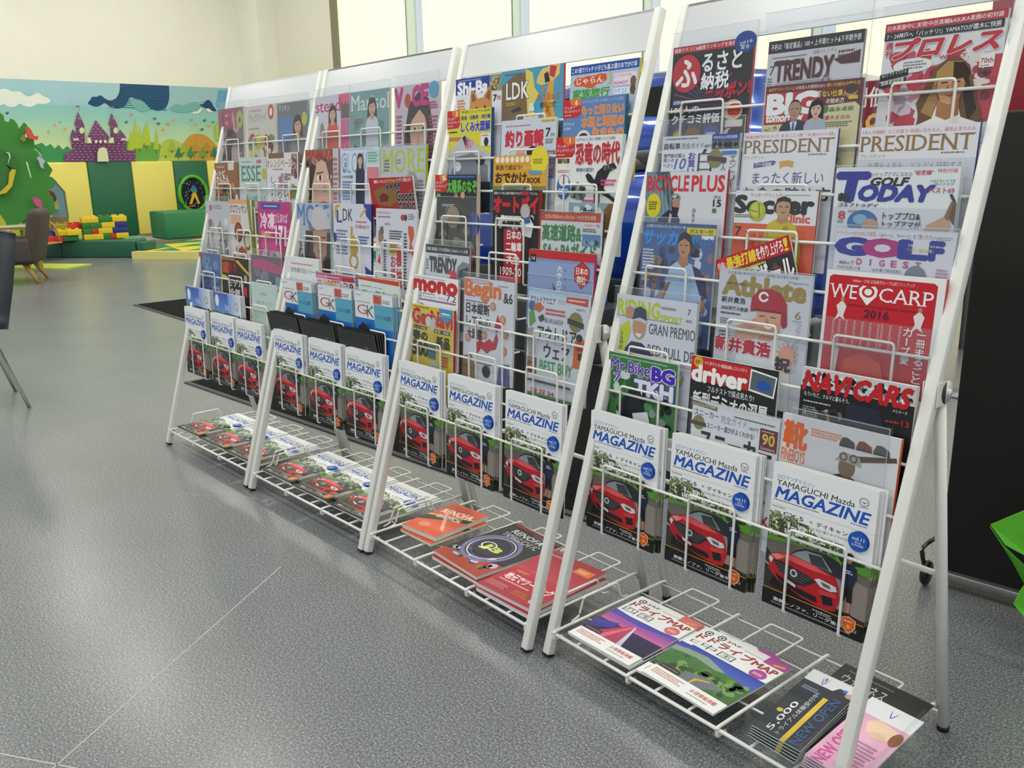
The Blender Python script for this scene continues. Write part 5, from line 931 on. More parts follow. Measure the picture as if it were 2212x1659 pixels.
# ---- second nearest rack
def kids_badge(p, num):
    p.p([(0, 0), (.30, 0), (.30, .14), (.26, .175), (0, .18)], '#c5262b'); p.p([(.10, 0), (.30, 0), (.30, .06), (.2, .075), (.12, .05)], '#e5772a'); p.t(num, .18, .012, .26, .055, W_, b=.03); p.t('ワンダー', .02, .065, .20, .095, W_, b=.01); p.t('キッズペディア', .02, .10, .28, .13, W_, b=.01); p.n(.02, .145, .16, .16, 1, '#e6c9a0')
def shiba(w, h):
    p = Print(w, h, '#dfe1ea'); p.r(0, 0, .74, .155, '#20419f'); p.t('Shi-Ba', .05, .04, .70, .15, W_, b=.05); p.n(.05, .015, .6, .03, 1, '#9fb4e0'); p.r(.74, 0, 1, .155, '#7d9a78'); p.b(.74, 0, 1, .155, ['#4a6a44', '#a9c0d0', '#3a4a30', '#c9a06a'], 6, .03, .06, 81)
    p.p([(.34, .16), (.40, .12), (.50, .21), (.62, .20), (.74, .10), (.79, .15), (.80, .27), (.84, .42), (.80, .6), (.32, .6), (.30, .42), (.33, .27)], '#c98a4c'); p.p([(.36, .17), (.40, .15), (.47, .22), (.38, .24)], '#8a5a3a'); p.p([(.66, .20), (.74, .13), (.77, .17), (.76, .24)], '#8a5a3a'); p.p([(.46, .42), (.68, .42), (.72, .6), (.40, .6)], '#ead9c2'); p.e(.48, .31, .03, .03, '#231a16'); p.e(.66, .305, .03, .03, '#231a16'); p.e(.575, .40, .04, .03, '#231a16')
    p.n(.05, .20, .24, .34, 5, '#e08a4c'); p.t('7', .83, .19, .90, .25, '#222', b=.02); p.n(.91, .20, .99, .24, 2, '#c86a3c'); p.n(.1, .65, .9, .95, 8, '#888'); return p
def shikumi(w, h):
    p = Print(w, h, '#d9d13a'); kids_badge(p, '3'); p.t('学習ビジュアル百科', .34, .012, .98, .038, '#4a6a3a'); p.t('鉄道・自動車・飛行機', .33, .06, .98, .10, '#2a3c94', b=.02); p.t('しくみ大図解', .33, .12, .98, .215, '#3a3aa0', b=.05, o=W_, ob=.04); p.n(.05, .2, .28, .225, 1, '#333'); p.n(.03, .26, .34, .30, 2, '#d8407a'); p.r(.78, .24, 1, .36, '#e2e4e6'); p.e(.9, .32, .05, .06, '#2b2c30'); p.n(.8, .25, .98, .27, 1, '#c03040')
    p.p([(.34, .27), (.42, .24), (.78, .38), (1, .44), (1, .7), (0, .7), (0, .45)], '#b9bfc6'); p.p([(.36, .27), (.42, .25), (.5, .30), (.44, .36)], '#2b3038'); p.p([(.2, .46), (.6, .42), (.95, .55), (.95, .7), (.05, .7)], '#7d868f'); p.e(.25, .55, .09, .07, '#dfe6ea'); p.e(.78, .50, .10, .06, '#23262c'); p.t('深い', .44, .28, .6, .38, '#e0508a', b=.03); p.r(0, .7, 1, 1, '#2a2f3a'); return p
def taiyo(w, h):
    p = Print(w, h, '#22252a'); p.g(0, .12, 1, 1, '#1e2126', '#5a5348'); p.r(.3, 0, 1, .045, '#1c2f52'); p.n(.33, .012, .95, .032, 1, '#4a8ad0'); kids_badge(p, '5'); p.t('太陽系のなぞ', .30, .055, 1.0, .175, '#63b54a', b=.05, o='#1a3a1a', ob=.03); p.b(0, .22, 1, 1, ['#4a4640', '#6e665a', '#353330', '#857a6a'], 10, .07, .16, 91); p.e(.52, .20, .04, .04, '#c9873a'); p.e(.68, .20, .05, .05, '#d89a6a'); p.e(.5, .19, .03, .02, '#3a7ac0'); p.r(.04, .19, .14, .225, '#6aa85a'); p.e(.45, .42, .16, .16, '#97866c'); p.e(.95, .48, .14, .17, '#3a4a8a'); p.n(.18, .29, .5, .32, 2, '#c9cfc4'); p.n(.12, .42, .35, .47, 2, '#c9cfc4'); return p
def trendys(w, h):
    p = Print(w, h, '#d6d7df'); p.r(0, 0, 1, .09, '#26262a'); p.t('特集 新製品 プロが認めた 2016ヒット大賞', .03, .028, .96, .065, W_, b=.01); p.t('TRENDY', .10, .14, .72, .29, '#3a3b40', b=.05, o='#8f9096', ob=.03); p.n(.3, .105, .62, .12, 1, '#777'); p.n(.02, .16, .08, .28, 4, '#666'); p.t('?', .56, .27, .72, .45, '#c8323c', b=.05); p.r(.05, .36, .32, .48, '#a9a6c4'); p.n(.38, .36, .5, .44, 2, '#555'); p.p([(.74, .22), (.86, .15), (1, .17), (1, .9), (.72, .9), (.70, .45)], '#84868c'); p.p([(.78, .25), (.98, .2), (1, .30), (.76, .33)], '#2f3136'); p.r(.80, .42, .86, .46, '#d8b43a'); p.n(.1, .55, .65, .9, 8, '#888'); return p
def mono(w, h):
    p = Print(w, h, '#e9eaee'); p.n(.02, .015, .95, .04, 1, '#a9abb6'); p.t('mono', .03, .055, .97, .17, '#c22a2c', b=.06, serif=True); p.t('7.2', .76, .175, .96, .245, '#2b2b30', b=.01); p.n(.05, .19, .55, .205, 1, '#555'); p.t('大特集 アットチョイス・アメリカ', .08, .212, .74, .245, '#3a3c46'); p.r(.06, .255, .96, .275, '#8d6f9a'); p.b(.05, .28, .95, .95, ['#c23a38', '#2f3f8a', '#d9d9de', '#6a5a4a'], 10, .04, .09, 101); return p
def getnavi(w, h):
    p = Print(w, h, '#d3bd3a'); p.n(.05, .015, .45, .035, 1, '#444'); p.t('GetNavi', .03, .045, .97, .20, '#c72a2e', b=.06, o='#e9d98a', ob=.02); p.p([(.66, .0), (.98, .0), (.95, .10), (.82, .145), (.7, .11)], '#4a92c2'); p.n(.72, .04, .92, .07, 1, W_); p.e(.42, .16, .07, .07, '#d9d6d0'); p.p([(.46, .16), (.54, .10), (.60, .14), (.56, .24), (.48, .26)], '#c9c7c2'); p.r(.06, .225, .38, .262, '#2b2b2a'); p.r(.56, .232, .92, .27, '#2b2b2a'); p.t('ヒット商品', .08, .23, .36, .257, W_); p.t('家電・雑貨', .58, .237, .90, .265, W_)
    p.t('春の', .05, .28, .40, .38, '#24241f', b=.05); p.t('新品', .62, .30, .92, .42, '#24241f', b=.05); p.t('500', .05, .40, .42, .55, '#24241f', b=.04); p.p([(.44, .28), (.56, .28), (.60, .40), (.60, .55), (.42, .55), (.42, .40)], '#cdb23a'); p.p([(.42, .38), (.60, .40), (.60, .56), (.42, .56)], '#4a7272'); p.p([(.3, .7), (.58, .56), (.8, .66), (.6, .8)], '#b9b4ac'); p.n(.7, .5, .95, .62, 4, '#c23a30'); p.n(.1, .8, .9, .95, 4, '#5a5430'); return p
def ldk(w, h):
    p = Print(w, h, '#4d9fc0', ys=0.86); p.p([(0, .15), (.2, .06), (.45, .03), (.47, .3), (.5, .52), (0, .52)], '#7d6648'); p.p([(.40, .0), (.52, .05), (.55, .2), (.62, .27), (.55, .36), (.5, .42), (.62, .5), (.60, .62), (.45, .62)], '#e2cf62'); p.p([(.60, .10), (.66, .03), (.82, 0), (.95, .0), (.94, .1), (.84, .16), (.66, .19), (.58, .16)], '#e5c776'); p.p([(.80, 0), (.9, .02), (.86, .13), (.78, .10)], '#c83c3c'); p.p([(.70, .08), (.76, .06), (.80, .16), (.72, .17)], '#2b2b2e')
    p.p([(.78, .16), (.86, .16), (.84, .4), (.92, .6), (.66, .62), (.7, .4)], '#e0a440'); p.b(.66, .2, .92, .6, ['#e3b95a', '#d78a32'], 6, .02, .05, 111); p.t('LDK', .08, .13, .46, .30, W_, b=.02, o='#5a4a36', ob=.02); p.t('ネコグッズ', .60, .27, .94, .345, '#d86a4a', b=.03); p.t('徹底比較', .64, .36, .90, .42, '#3a3226'); p.n(.06, .03, .4, .05, 1, '#a04a6a'); p.n(.08, .33, .3, .37, 2, '#c9b84a')
    p.p([(.16, .42), (.3, .38), (.34, .42), (.2, .44)], '#3a3b40'); p.p([(.36, .6), (.38, .46), (.44, .5), (.56, .5), (.62, .46), (.64, .6), (.62, .75), (.38, .75)], '#e2ddd6'); p.b(0, .55, 1, 1, ['#8a7a5a', '#c9bfa8', '#6a8a4a', '#4a3f34'], 8, .04, .1, 112); p.p([(.48, .36), (.54, .36), (.56, .44), (.46, .44)], '#dfe6ea'); return p
def tsuri(w, h):
    p = Print(w, h, '#ccd5e2', ys=0.88); p.r(.72, .02, .98, .055, '#d6d05a'); p.t('中国地方版', .74, .024, .96, .05, '#4a4a2a'); p.n(.08, .06, .55, .085, 1, '#c25a7a'); p.t('釣り画報', .08, .13, .78, .32, '#c42f40', b=.06, o='#e9e2ea', ob=.03); p.t('7', .82, .12, .90, .22, '#2b2d34', b=.02); p.t('月号', .90, .18, .97, .22, '#2b2d34'); p.n(.82, .24, .96, .30, 3, '#777'); p.p([(.3, .36), (.42, .30), (.45, .42), (.5, .6), (.28, .6)], '#e0a898'); p.e(.60, .44, .10, .10, '#c79478'); p.e(.60, .39, .11, .07, '#2b2222'); p.r(.08, .42, .2, .55, '#5a5f58'); p.r(.78, .38, 1, .7, '#8d7d98'); p.n(.8, .4, .98, .68, 10, '#d6cdd8'); p.b(.1, .6, .9, 1, ['#b0a0a0', '#6a7a8a'], 6, .05, .1, 121); return p
def odekake(w, h):
    p = Print(w, h, '#dba02e', ys=0.82); p.star(.86, .07, .17, '#e6d42f', 14, .88); p.n(.76, .05, .95, .12, 3, '#6a5a1a')
    for k in range(7): p.e(.08 + .095 * k, .055, .04, .04, '#f2e6cf', n=12)
    p.t('家族で遊ぼう!', .05, .12, .55, .19, '#3a2a14', b=.01); p.t('2016', .58, .15, .72, .18, '#f0dfb8'); p.t('おでかけ', .05, .225, .64, .36, '#2b2015', b=.035); p.t('BOOK', .66, .29, .90, .36, '#2b2015', b=.025); p.p([(.66, .21), (.72, .2), (.86, .2), (.93, .21), (.9, .25), (.7, .25)], '#5a9ac2'); p.r(0, .40, 1, 1, '#6d8058'); p.b(0, .40, 1, 1, ['#4a5a3a', '#a9b0a0', '#c9b48a', '#6a88a0'], 10, .05, .1, 131); return p
def autoby(w, h):
    p = Print(w, h, '#211f21'); p.t('国産バイク史上最多収録カタログ', .03, .018, .62, .048, W_, b=.01); p.t('アルバム', .80, .018, .97, .048, W_); p.r(.62, .012, .78, .05, '#b5242c'); p.t('オートバイ', .03, .07, .97, .235, '#c8232b', b=.08); p.b(.02, .24, .98, .5, ['#3a3a3c', '#707276', '#c9cacc', '#1a1a1c'], 12, .03, .07, 141); p.e(.72, .22, .10, .10, '#b5b0b4'); p.p([(.62, .34), (.78, .26), (.9, .36), (.85, .5), (.66, .48)], '#e4e6ea'); p.p([(.68, .30), (.8, .27), (.84, .34), (.7, .36)], '#4a5f94'); p.n(.2, .27, .7, .34, 2, W_)
    p.p([(.26, .42), (.66, .42), (.66, 1), (.18, 1), (.2, .86), (.28, .86)], '#b5242c'); p.t('日本の', .34, .43, .64, .53, W_, b=.03); p.t('二輪車', .32, .56, .66, .66, W_, b=.03); p.t('大全', .34, .69, .62, .80, W_, b=.03); p.t('1909-20', .20, .84, .66, .93, W_, b=.02, o='#8a1a20'); return p
def begin(w, h):
    p = Print(w, h, '#d9dae3'); p.t('Begin', .02, .02, .74, .215, '#e0772e', b=.05, serif=True); p.r(.14, .012, .52, .048, '#9a4a52'); p.r(.148, .017, .512, .043, '#e3dce2'); p.t('安産 MADEな 名品再編', .16, .02, .50, .04, '#7d3a42'); p.n(.68, .04, .95, .055, 1, '#777'); p.t('&6', .80, .105, .97, .20, '#2f3036', b=.02); p.n(.05, .165, .25, .185, 1, '#b8345a'); p.n(.03, .222, .6, .236, 1, '#444')
    p.t('日本縦断', .05, .245, .53, .35, '#2b2d33', b=.03); p.t('レアもの', .06, .375, .55, .48, '#2b2d33', b=.03); p.t('大図鑑', .08, .50, .40, .60, '#2b2d33', b=.03)
    p.p([(.66, .40), (.70, .32), (.74, .38), (.80, .42), (.72, .46), (.68, .50), (.64, .45)], '#bd3540'); p.p([(.25, .66), (.34, .60), (.44, .62), (.54, .57), (.62, .60), (.68, .50), (.72, .56), (.68, .66), (.58, .68), (.5, .72), (.38, .68), (.3, .74), (.26, .72)], '#bd3540')
    for x, y in ((.60, .25), (.86, .50), (.44, .545), (.10, .60), (.84, .66), (.80, .36)): p.e(x, y, .055, .055, '#e0823c', n=16); p.e(x, y, .03, .035, '#b9b3ac', n=10)
    p.p([(0, .80), (.18, .76), (.3, .9), (.3, 1), (0, 1)], '#8a6a55'); p.e(.5, .9, .08, .08, '#33302f'); p.p([(.75, .8), (.95, .78), (.97, 1), (.72, 1)], '#5a6a9a'); p.n(.3, .8, .7, .84, 2, '#555'); return p
def jalan(w, h):
    p = Print(w, h, '#b5c4d8', ys=0.8); p.r(0, 0, 1, .095, '#2352ac'); p.t('この1冊でバッチリ!子ども喜ぶ!夏のおでかけ本', .02, .022, .97, .08, W_, b=.02)
    p.p([(.05, .17), (.10, .12), (.18, .135), (.26, .12), (.36, .125), (.46, .11), (.54, .12), (.55, .18), (.48, .215), (.40, .22), (.36, .255), (.28, .25), (.2, .225), (.08, .22)], '#d9582a'); p.t('じゃらん', .10, .135, .50, .205, W_, b=.02); p.t('家族旅行', .05, .255, .60, .355, '#3a9a3a', b=.04, o='#dfe9e0', ob=.02); p.r(.66, .13, .98, .26, '#e9dde6'); p.t('こどもとVR', .67, .14, .90, .17, '#d0508a', b=.01); p.t('READY', .67, .215, .86, .245, '#d04a9a', b=.02); p.r(.66, .28, .98, .35, '#dfe6f0'); p.t('クチコミ', .67, .29, .85, .34, '#3a70c0', b=.01); p.e(.93, .225, .04, .05, '#7a5a4a'); p.e(.93, .31, .04, .05, '#6a4a3c'); p.p([(.55, .12), (.60, .10), (.62, .22), (.57, .23)], '#c9bfa0'); p.b(0, .38, 1, 1, ['#6a9ac0', '#c9b07a', '#7aa060'], 8, .06, .12, 151); return p
def mizube(w, h):
    p = Print(w, h, '#5f86bd', ys=0.88); kids_badge(p, '6'); p.t('なぜ?なに?に答える学習ビジュアル百科', .32, .02, .97, .05, '#c9dbf0'); p.t('もっと知りたい', .32, .075, .98, .16, '#e2823a', b=.05, o='#f0e2d0', ob=.03); p.t('水辺と海辺の', .32, .18, .99, .275, '#e2823a', b=.05, o='#f0e2d0', ob=.03); p.t('生きもの', .50, .29, .99, .385, '#e2823a', b=.05, o='#f0e2d0', ob=.03); p.t('生きもの', .02, .22, .2, .25, W_); p.t('大百科', .02, .265, .14, .295, W_); p.e(.36, .40, .13, .12, '#e4dfd2'); p.e(.36, .37, .08, .05, '#4a2a22'); p.b(0, .45, 1, 1, ['#3a6090', '#8ab0c0', '#5a7a4a'], 10, .05, .12, 161); return p
def kyoryu(w, h):
    p = Print(w, h, '#e6e7e2'); kids_badge(p, '1'); p.r(.03, .185, .22, .225, '#5a4a2a'); p.t('272', .09, .192, .18, .22, '#e9d8a0'); p.t('なぜ?なに?に答える', .32, .015, .62, .042, '#3a7ac0'); p.t('学習ビジュアル百科', .62, .015, .90, .042, '#33353a'); p.t('恐竜の時代', .32, .06, .97, .235, '#bd2f3a', b=.045, o='#f0e4e0', ob=.03); p.t('地球の歴史!', .33, .265, .60, .30, '#26408a', b=.01); p.star(.13, .30, .11, '#efeae4', 10, .7); p.n(.04, .28, .22, .31, 2, '#c03040'); p.e(.14, .43, .11, .14, '#2b6ab0', n=20); p.e(.14, .375, .08, .06, '#dfe6ea'); p.r(.13, .33, .155, .42, '#c04a44'); p.n(.06, .44, .22, .50, 3, '#dfe9f4')
    p.p([(.48, .33), (.52, .31), (.57, .33), (.62, .37), (.66, .30), (.76, .25), (.90, .23), (.94, .27), (.84, .30), (.78, .38), (.76, .44), (.86, .49), (1, .555), (.97, .575), (.84, .52), (.72, .48), (.66, .45), (.58, .40), (.52, .38)], '#1e2024'); p.b(.72, .24, .93, .30, ['#8a8c90', '#3a3c40'], 5, .015, .03, 172); p.r(.62, .45, .635, .56, '#2a2b2e'); p.r(.69, .46, .705, .56, '#2a2b2e'); p.p([(.24, .46), (.36, .38), (.44, .42), (.5, .5), (.4, .54), (.26, .52)], '#7d8f84'); p.b(.24, .40, .5, .55, ['#5a7262', '#a9b7a8', '#4a5a50'], 6, .03, .05, 173); p.n(.72, .36, .97, .42, 2, '#d84a8a'); p.n(.44, .53, .66, .56, 1, '#d84a8a')
    p.r(.24, .56, 1, .85, '#8aa5b5'); p.b(.24, .56, 1, .85, ['#4a4a8a', '#6a8a6a', '#b9a06a', '#7a6a58', '#cfdde4', '#3a3f6a'], 7, .04, .09, 174); p.p([(.78, .62), (.86, .56), (1, .58), (1, .85), (.74, .85)], '#7a5a36'); p.p([(.02, .60), (.14, .57), (.18, .68), (.06, .7)], '#c9cfc9'); p.n(.05, .7, .22, .76, 2, '#d84a8a'); return p
def kosoku(w, h):
    p = Print(w, h, '#d3d5d6', ys=0.78); p.r(0, 0, .97, .10, '#bb3a2c'); p.t('全国67路線606ヶ所のSA・PAを完全掲載', .06, .028, .90, .075, '#e6c890', b=.01); p.t('高速道路&', .03, .14, .68, .32, '#2f7a44', b=.05, o='#eceee8', ob=.02); p.t('SA・PAガイド', .06, .34, .92, .51, '#2f7a44', b=.05, o='#eceee8', ob=.02); p.t('ベスト一覧', .72, .115, .96, .15, '#c25030'); p.n(.70, .165, .94, .21, 2, '#555'); p.r(.70, .23, .98, .36, '#4a82b4'); p.b(.7, .28, .98, .36, ['#3a5a3c', '#8aa8c0'], 4, .03, .05, 182); p.r(.05, .53, .6, .57, '#c24a38'); p.e(.70, .58, .06, .06, '#c0343a'); p.e(.83, .60, .05, .05, '#3a70b0'); p.e(.95, .60, .06, .06, '#c0502c'); p.b(.02, .62, .98, .98, ['#5f8a5a', '#b0b8c0', '#c89a6a'], 8, .05, .1, 183); return p
def jinja(w, h):
    p = Print(w, h, '#7f93c4'); p.g(0, .1, 1, .45, '#8da0cc', '#8a9cc6'); p.r(0, 0, 1, .075, '#bf2b2c'); p.r(.03, .045, .12, .115, '#17171a'); p.t('14', .05, .062, .10, .10, W_); p.p([(.72, .13), (.83, .07), (.94, .13), (.94, .24), (.83, .31), (.72, .24)], '#8a2020'); p.p([(.73, .135), (.83, .08), (.93, .135), (.93, .235), (.83, .30), (.73, .235)], '#c2332f'); p.t('日本の', .745, .125, .915, .185, W_, b=.02); p.t('神社', .76, .195, .89, .27, W_, b=.02); p.t('大宰府天満宮', .46, .12, .54, .52, '#e9edf4', b=.02, v=True); p.t('天満宮', .575, .13, .60, .34, '#4a5a8a', v=True)
    p.p([(.40, .48), (.5, .42), (.66, .40), (.8, .44), (1, .36), (1, 1), (0, 1), (0, .7), (.3, .6)], '#1f2026'); p.p([(.40, .28), (.44, .33), (.46, .42), (.43, .38)], '#1f2026'); return p
def outdoor(w, h):
    p = Print(w, h, '#d2d5df'); p.g(0, 0, 1, .06, '#9fc0e0', '#c3d2e6'); p.t('アウトドアウエア', .03, .065, .46, .125, '#33363e', b=.02); p.t('完全ガイド', .50, .065, .74, .11, '#8f99a8'); p.p([(.64, .035), (.98, .03), (.98, .10), (.64, .085)], '#c9402e'); p.n(.67, .05, .94, .075, 1, '#f0dcd4'); p.t('680円', .80, .125, .93, .145, '#444'); p.n(.30, .16, .66, .23, 2, '#c8424a'); p.t('あらゆる365日の', .30, .25, .60, .30, '#33363e', b=.01); p.star(.80, .25, .115, '#857d4c', 22, .93); p.p([(.67, .22), (.93, .25), (.93, .30), (.67, .27)], '#3a3828')
    p.t('アウトドア', .18, .33, .82, .47, '#26282e', b=.025); p.t('ウェア', .30, .49, .72, .62, '#26282e', b=.025); p.t('BEST BUY', .24, .65, .78, .755, '#3a9a4a', b=.02); p.p([(.80, .42), (.86, .375), (.94, .39), (.99, .46), (.99, .66), (.78, .66)], '#d06a2c'); p.e(.87, .385, .05, .045, '#23242a'); p.p([(.82, .42), (.94, .42), (.96, .5), (.84, .5)], '#b93a2c'); p.r(.86, .52, .93, .58, '#2b2c30'); p.e(.07, .16, .06, .06, '#3a6aa4'); p.p([(.1, .14), (.2, .12), (.28, .16), (.2, .21), (.1, .19)], '#c06a44'); p.p([(.02, .22), (.1, .2), (.14, .3), (.04, .36)], '#6a9a4a'); p.p([(.18, .26), (.26, .22), (.3, .27), (.22, .30)], '#3f434c'); p.p([(.0, .38), (.1, .36), (.16, .6), (.04, .64)], '#9a9a94')
    p.r(.02, .64, .18, .8, '#7a5a44'); p.b(.02, .64, .18, .8, ['#5a4032', '#9a7a5a'], 5, .02, .04, 191); p.n(.02, .84, .9, .88, 1, '#444'); p.t('50 37 34', .1, .93, .5, .97, '#c8424a', b=.02); p.r(0, .975, 1, 1, '#4a8a4a'); return p
# ---- third rack
def bluebook(title, sub=None):
    pass
def steady(w, h):
    p = Print(w, h, '#d3cfdc'); p.r(.70, 0, 1, .12, '#d8628c'); p.t('steady', .02, .045, .92, .235, '#c8326a', b=.012, serif=True); p.p([(.16, .34), (.22, .30), (.30, .42), (.3, .62), (.14, .62)], '#8a857c'); p.e(.22, .44, .05, .06, '#b59a7a'); p.head(.52, .22, .085, '#d9b39c', '#4a352c', 1.8, '#d05a42', 1.9, True, bodyh=5); p.r(.76, .12, 1, .28, '#6d655c'); p.r(.76, .29, 1, .9, '#da5f8e'); p.b(.76, .29, 1, .9, ['#e79ab8', '#b24a74', '#8a8ea0'], 4, .03, .07, 201); p.n(.05, .65, .5, .9, 6, '#8a8694'); return p
def maquia(w, h):
    p = Print(w, h, '#8a6a5a'); p.b(0, 0, 1, .3, ['#4a342c', '#a98470', '#6b4a40'], 8, .06, .12, 211); p.p([(.16, 1), (.18, .4), (.28, .2), (.5, .12), (.75, .2), (.84, .45), (.84, 1)], '#d3ab97'); p.p([(0, .3), (.2, .16), (.34, .2), (.2, .45), (.16, 1), (0, 1)], '#35261f'); p.p([(.62, .15), (.8, .12), (.88, .3), (.84, .5), (.74, .35)], '#6d4c40'); p.t('MAQUIA', .02, .01, .86, .13, '#c0262e', b=.02); p.r(.84, 0, 1, 1, '#b9c2c8'); p.n(.85, .1, .99, .9, 14, '#b04a5a'); p.e(.45, .34, .09, .04, '#efe6e0'); p.e(.46, .34, .04, .045, '#4a352c'); p.p([(.34, .28), (.56, .265), (.56, .28), (.34, .30)], '#5a4034'); p.e(.74, .33, .06, .035, '#efe6e0'); p.e(.74, .33, .03, .04, '#4a352c'); p.p([(.58, .36), (.64, .5), (.54, .52)], '#bd917c'); p.p([(.42, .64), (.56, .61), (.70, .64), (.56, .70)], '#b4544e'); return p
def withm(w, h):
    p = Print(w, h, '#b9bfcc'); p.r(0, .6, 1, 1, '#3f3a3c'); p.t('MORE', .0, .02, .95, .28, '#3f74bc', b=.02, serif=True); p.p([(.42, .25), (.48, .08), (.68, .03), (.9, .1), (1, .3), (.86, .34), (.6, .33)], '#cfc9ca'); p.p([(.36, .26), (.6, .33), (1, .30), (1, .36), (.6, .38), (.34, .32)], '#7d6f70'); p.p([(.46, .34), (.92, .33), (.9, .6), (.74, .74), (.58, .7), (.48, .52)], '#b9896f'); p.p([(.26, .34), (.48, .34), (.5, .8), (.42, 1), (.18, 1), (.22, .6)], '#2c2322'); p.p([(.9, .35), (1, .35), (1, 1), (.76, 1), (.88, .6)], '#2c2322'); p.p([(.56, .7), (.78, .72), (.84, 1), (.5, 1)], '#ad7f68'); p.r(.54, .41, .66, .425, '#2c2322'); p.r(.74, .41, .86, .425, '#2c2322'); p.p([(.6, .58), (.78, .57), (.69, .62)], '#8a4038')
    p.b(0, .35, .2, .9, ['#8a8790', '#5a565c', '#c9c4c8'], 5, .04, .08, 221); return p
def whitebk(w, h):
    p = Print(w, h, '#e4e6e8'); p.n(.20, .07, .90, .10, 1, '#c8705a'); p.t('名作旅行記シリーズ', .18, .135, .98, .20, '#33353a', b=.01); p.n(.1, .34, .22, .36, 1, '#c88'); return p
def gk(w, h):
    p = Print(w, h, '#e3e6e8', ys=0.9); p.n(.03, .03, .18, .05, 2, '#777'); p.r(.50, .01, .72, .125, '#d0705e'); p.n(.53, .03, .69, .11, 3, '#8a3a30'); p.n(.74, .06, .95, .11, 2, '#888'); p.n(.06, .115, .5, .13, 1, '#888'); p.r(.52, .13, 1, .42, '#5aa6c2'); p.t('i', .72, .18, .76, .22, '#2a5a78'); p.t('クルマの保険', .58, .25, .95, .31, '#2a4a5c', b=.01); p.t('G', .06, .155, .32, .275, '#b8463c', b=-.01); p.t('K', .33, .155, .50, .30, '#3f4248', b=-.015); p.p([(.38, .19), (.52, .16), (.52, .175), (.38, .21)], '#9a9ca0'); p.r(0, .325, .52, .42, '#1f70c4'); p.r(.0, .42, 1, 1, '#1f70c4'); return p
def folder(w, h):
    p = Print(w, h, '#2b2c2d'); p.p([(.20, .62), (.22, .61), (.5, .98), (.48, .99)], '#4a4b4c'); p.p([(.55, .60), (.56, .595), (.78, .98), (.765, .985)], '#4a4b4c'); p.n(.72, .18, .80, .62, 16, '#8a8b8c'); p.e(.66, .45, .03, .02, '#8a8b8e'); return p
def marisol(w, h):
    p = Print(w, h, '#7ba19f'); p.b(0, .3, 1, 1, ['#5f8a86', '#9dbdb8', '#84a09a'], 8, .06, .14, 231); p.t('Marisol', .03, .045, .98, .21, '#dfe8e6', b=.0, serif=True); p.n(.1, .3, .38, .36, 3, '#8a5a4a'); p.head(.57, .19, .085, '#cfa992', '#4d382e', 1.3, '#c6cdd6', 1.9, True, bodyh=6); p.p([(.5, .6), (.62, .6), (.7, .9), (.45, .9)], '#b9c3cf'); return p
def glow(w, h):
    p = Print(w, h, '#ccd5e4'); p.n(.05, .01, .9, .025, 1, '#999'); p.t('GLOW', .02, .05, .70, .285, '#6fa2d0', b=-.01); p.r(.70, .03, 1, .19, '#b4d0cc'); p.n(.72, .05, .98, .17, 4, '#5a9a8a'); p.head(.52, .14, .06, '#d3ac97', '#4a362e', 1.6, '#262c44', 1.9, True, bodyh=9); p.r(.70, .22, .98, .42, '#cf7f88'); p.t('ベスト', .08, .10, .18, .28, '#6a6f80', v=True); p.t('7大特集', .04, .31, .34, .345, '#444a5a', b=.01); p.n(.05, .37, .34, .6, 7, '#6f8ab8'); p.n(.1, .7, .9, .95, 6, '#8a90a0'); return p
def ldk2(w, h):
    p = Print(w, h, '#cfd2de'); p.p([(.06, .02), (.16, .015), (.20, .03), (.11, .06), (.09, .14), (.14, .23), (.06, .18), (.03, .1)], '#c2a04a'); p.t('L', .10, .08, .24, .22, '#3a4a8a', b=.02); p.t('DK', .26, .06, .52, .20, '#33384a', b=.01); p.p([(.8, .0), (1, .0), (1, .2), (.88, .14)], '#2c3c94'); p.p([(.70, .13), (.86, .04), (.88, .06), (.72, .16)], '#d0a468'); p.n(.60, .19, .98, .22, 1, '#c86a6a'); p.t('日傘BEST', .60, .235, .95, .28, '#a8485a', b=.01); p.p([(.47, .27), (.5, .25), (.53, .28), (.52, .35), (.62, .40), (.66, .52), (.60, .62), (.46, .58), (.46, .42)], '#c09a44'); p.ring(.55, .66, .08, .12, '#b88a3c'); p.n(.08, .3, .4, .6, 8, '#7d86b0'); p.n(.66, .36, .95, .46, 3, '#4a58a0'); p.e(.04, .40, .05, .07, '#2c3c70'); p.p([(.84, .7), (1, .75), (1, .95), (.9, .95)], '#2c3c94'); p.n(.2, .8, .8, .95, 4, '#6a70a0'); return p
def vottene(w, h):
    p = Print(w, h, '#e6dde2', ys=0.85); p.r(0, 0, 1, .10, '#c2587e'); p.r(.02, .03, .3, .10, '#d898ac'); p.r(.7, .03, 1, .10, '#c02a3c'); p.n(.25, .04, .68, .07, 1, '#f0dfe6'); p.n(.02, .12, .18, .34, 4, '#d87a98'); p.t('VOTTENE', .20, .11, .78, .33, '#c0263c', b=-.01); p.e(.40, .22, .085, .085, '#dba63a'); p.t('8', .86, .12, .96, .27, '#2b2b30', b=.02); p.n(.78, .12, .85, .26, 4, '#444'); p.n(.75, .3, .98, .36, 2, '#d05a8a'); p.r(0, .4, 1, 1, '#e2c6d0'); return p
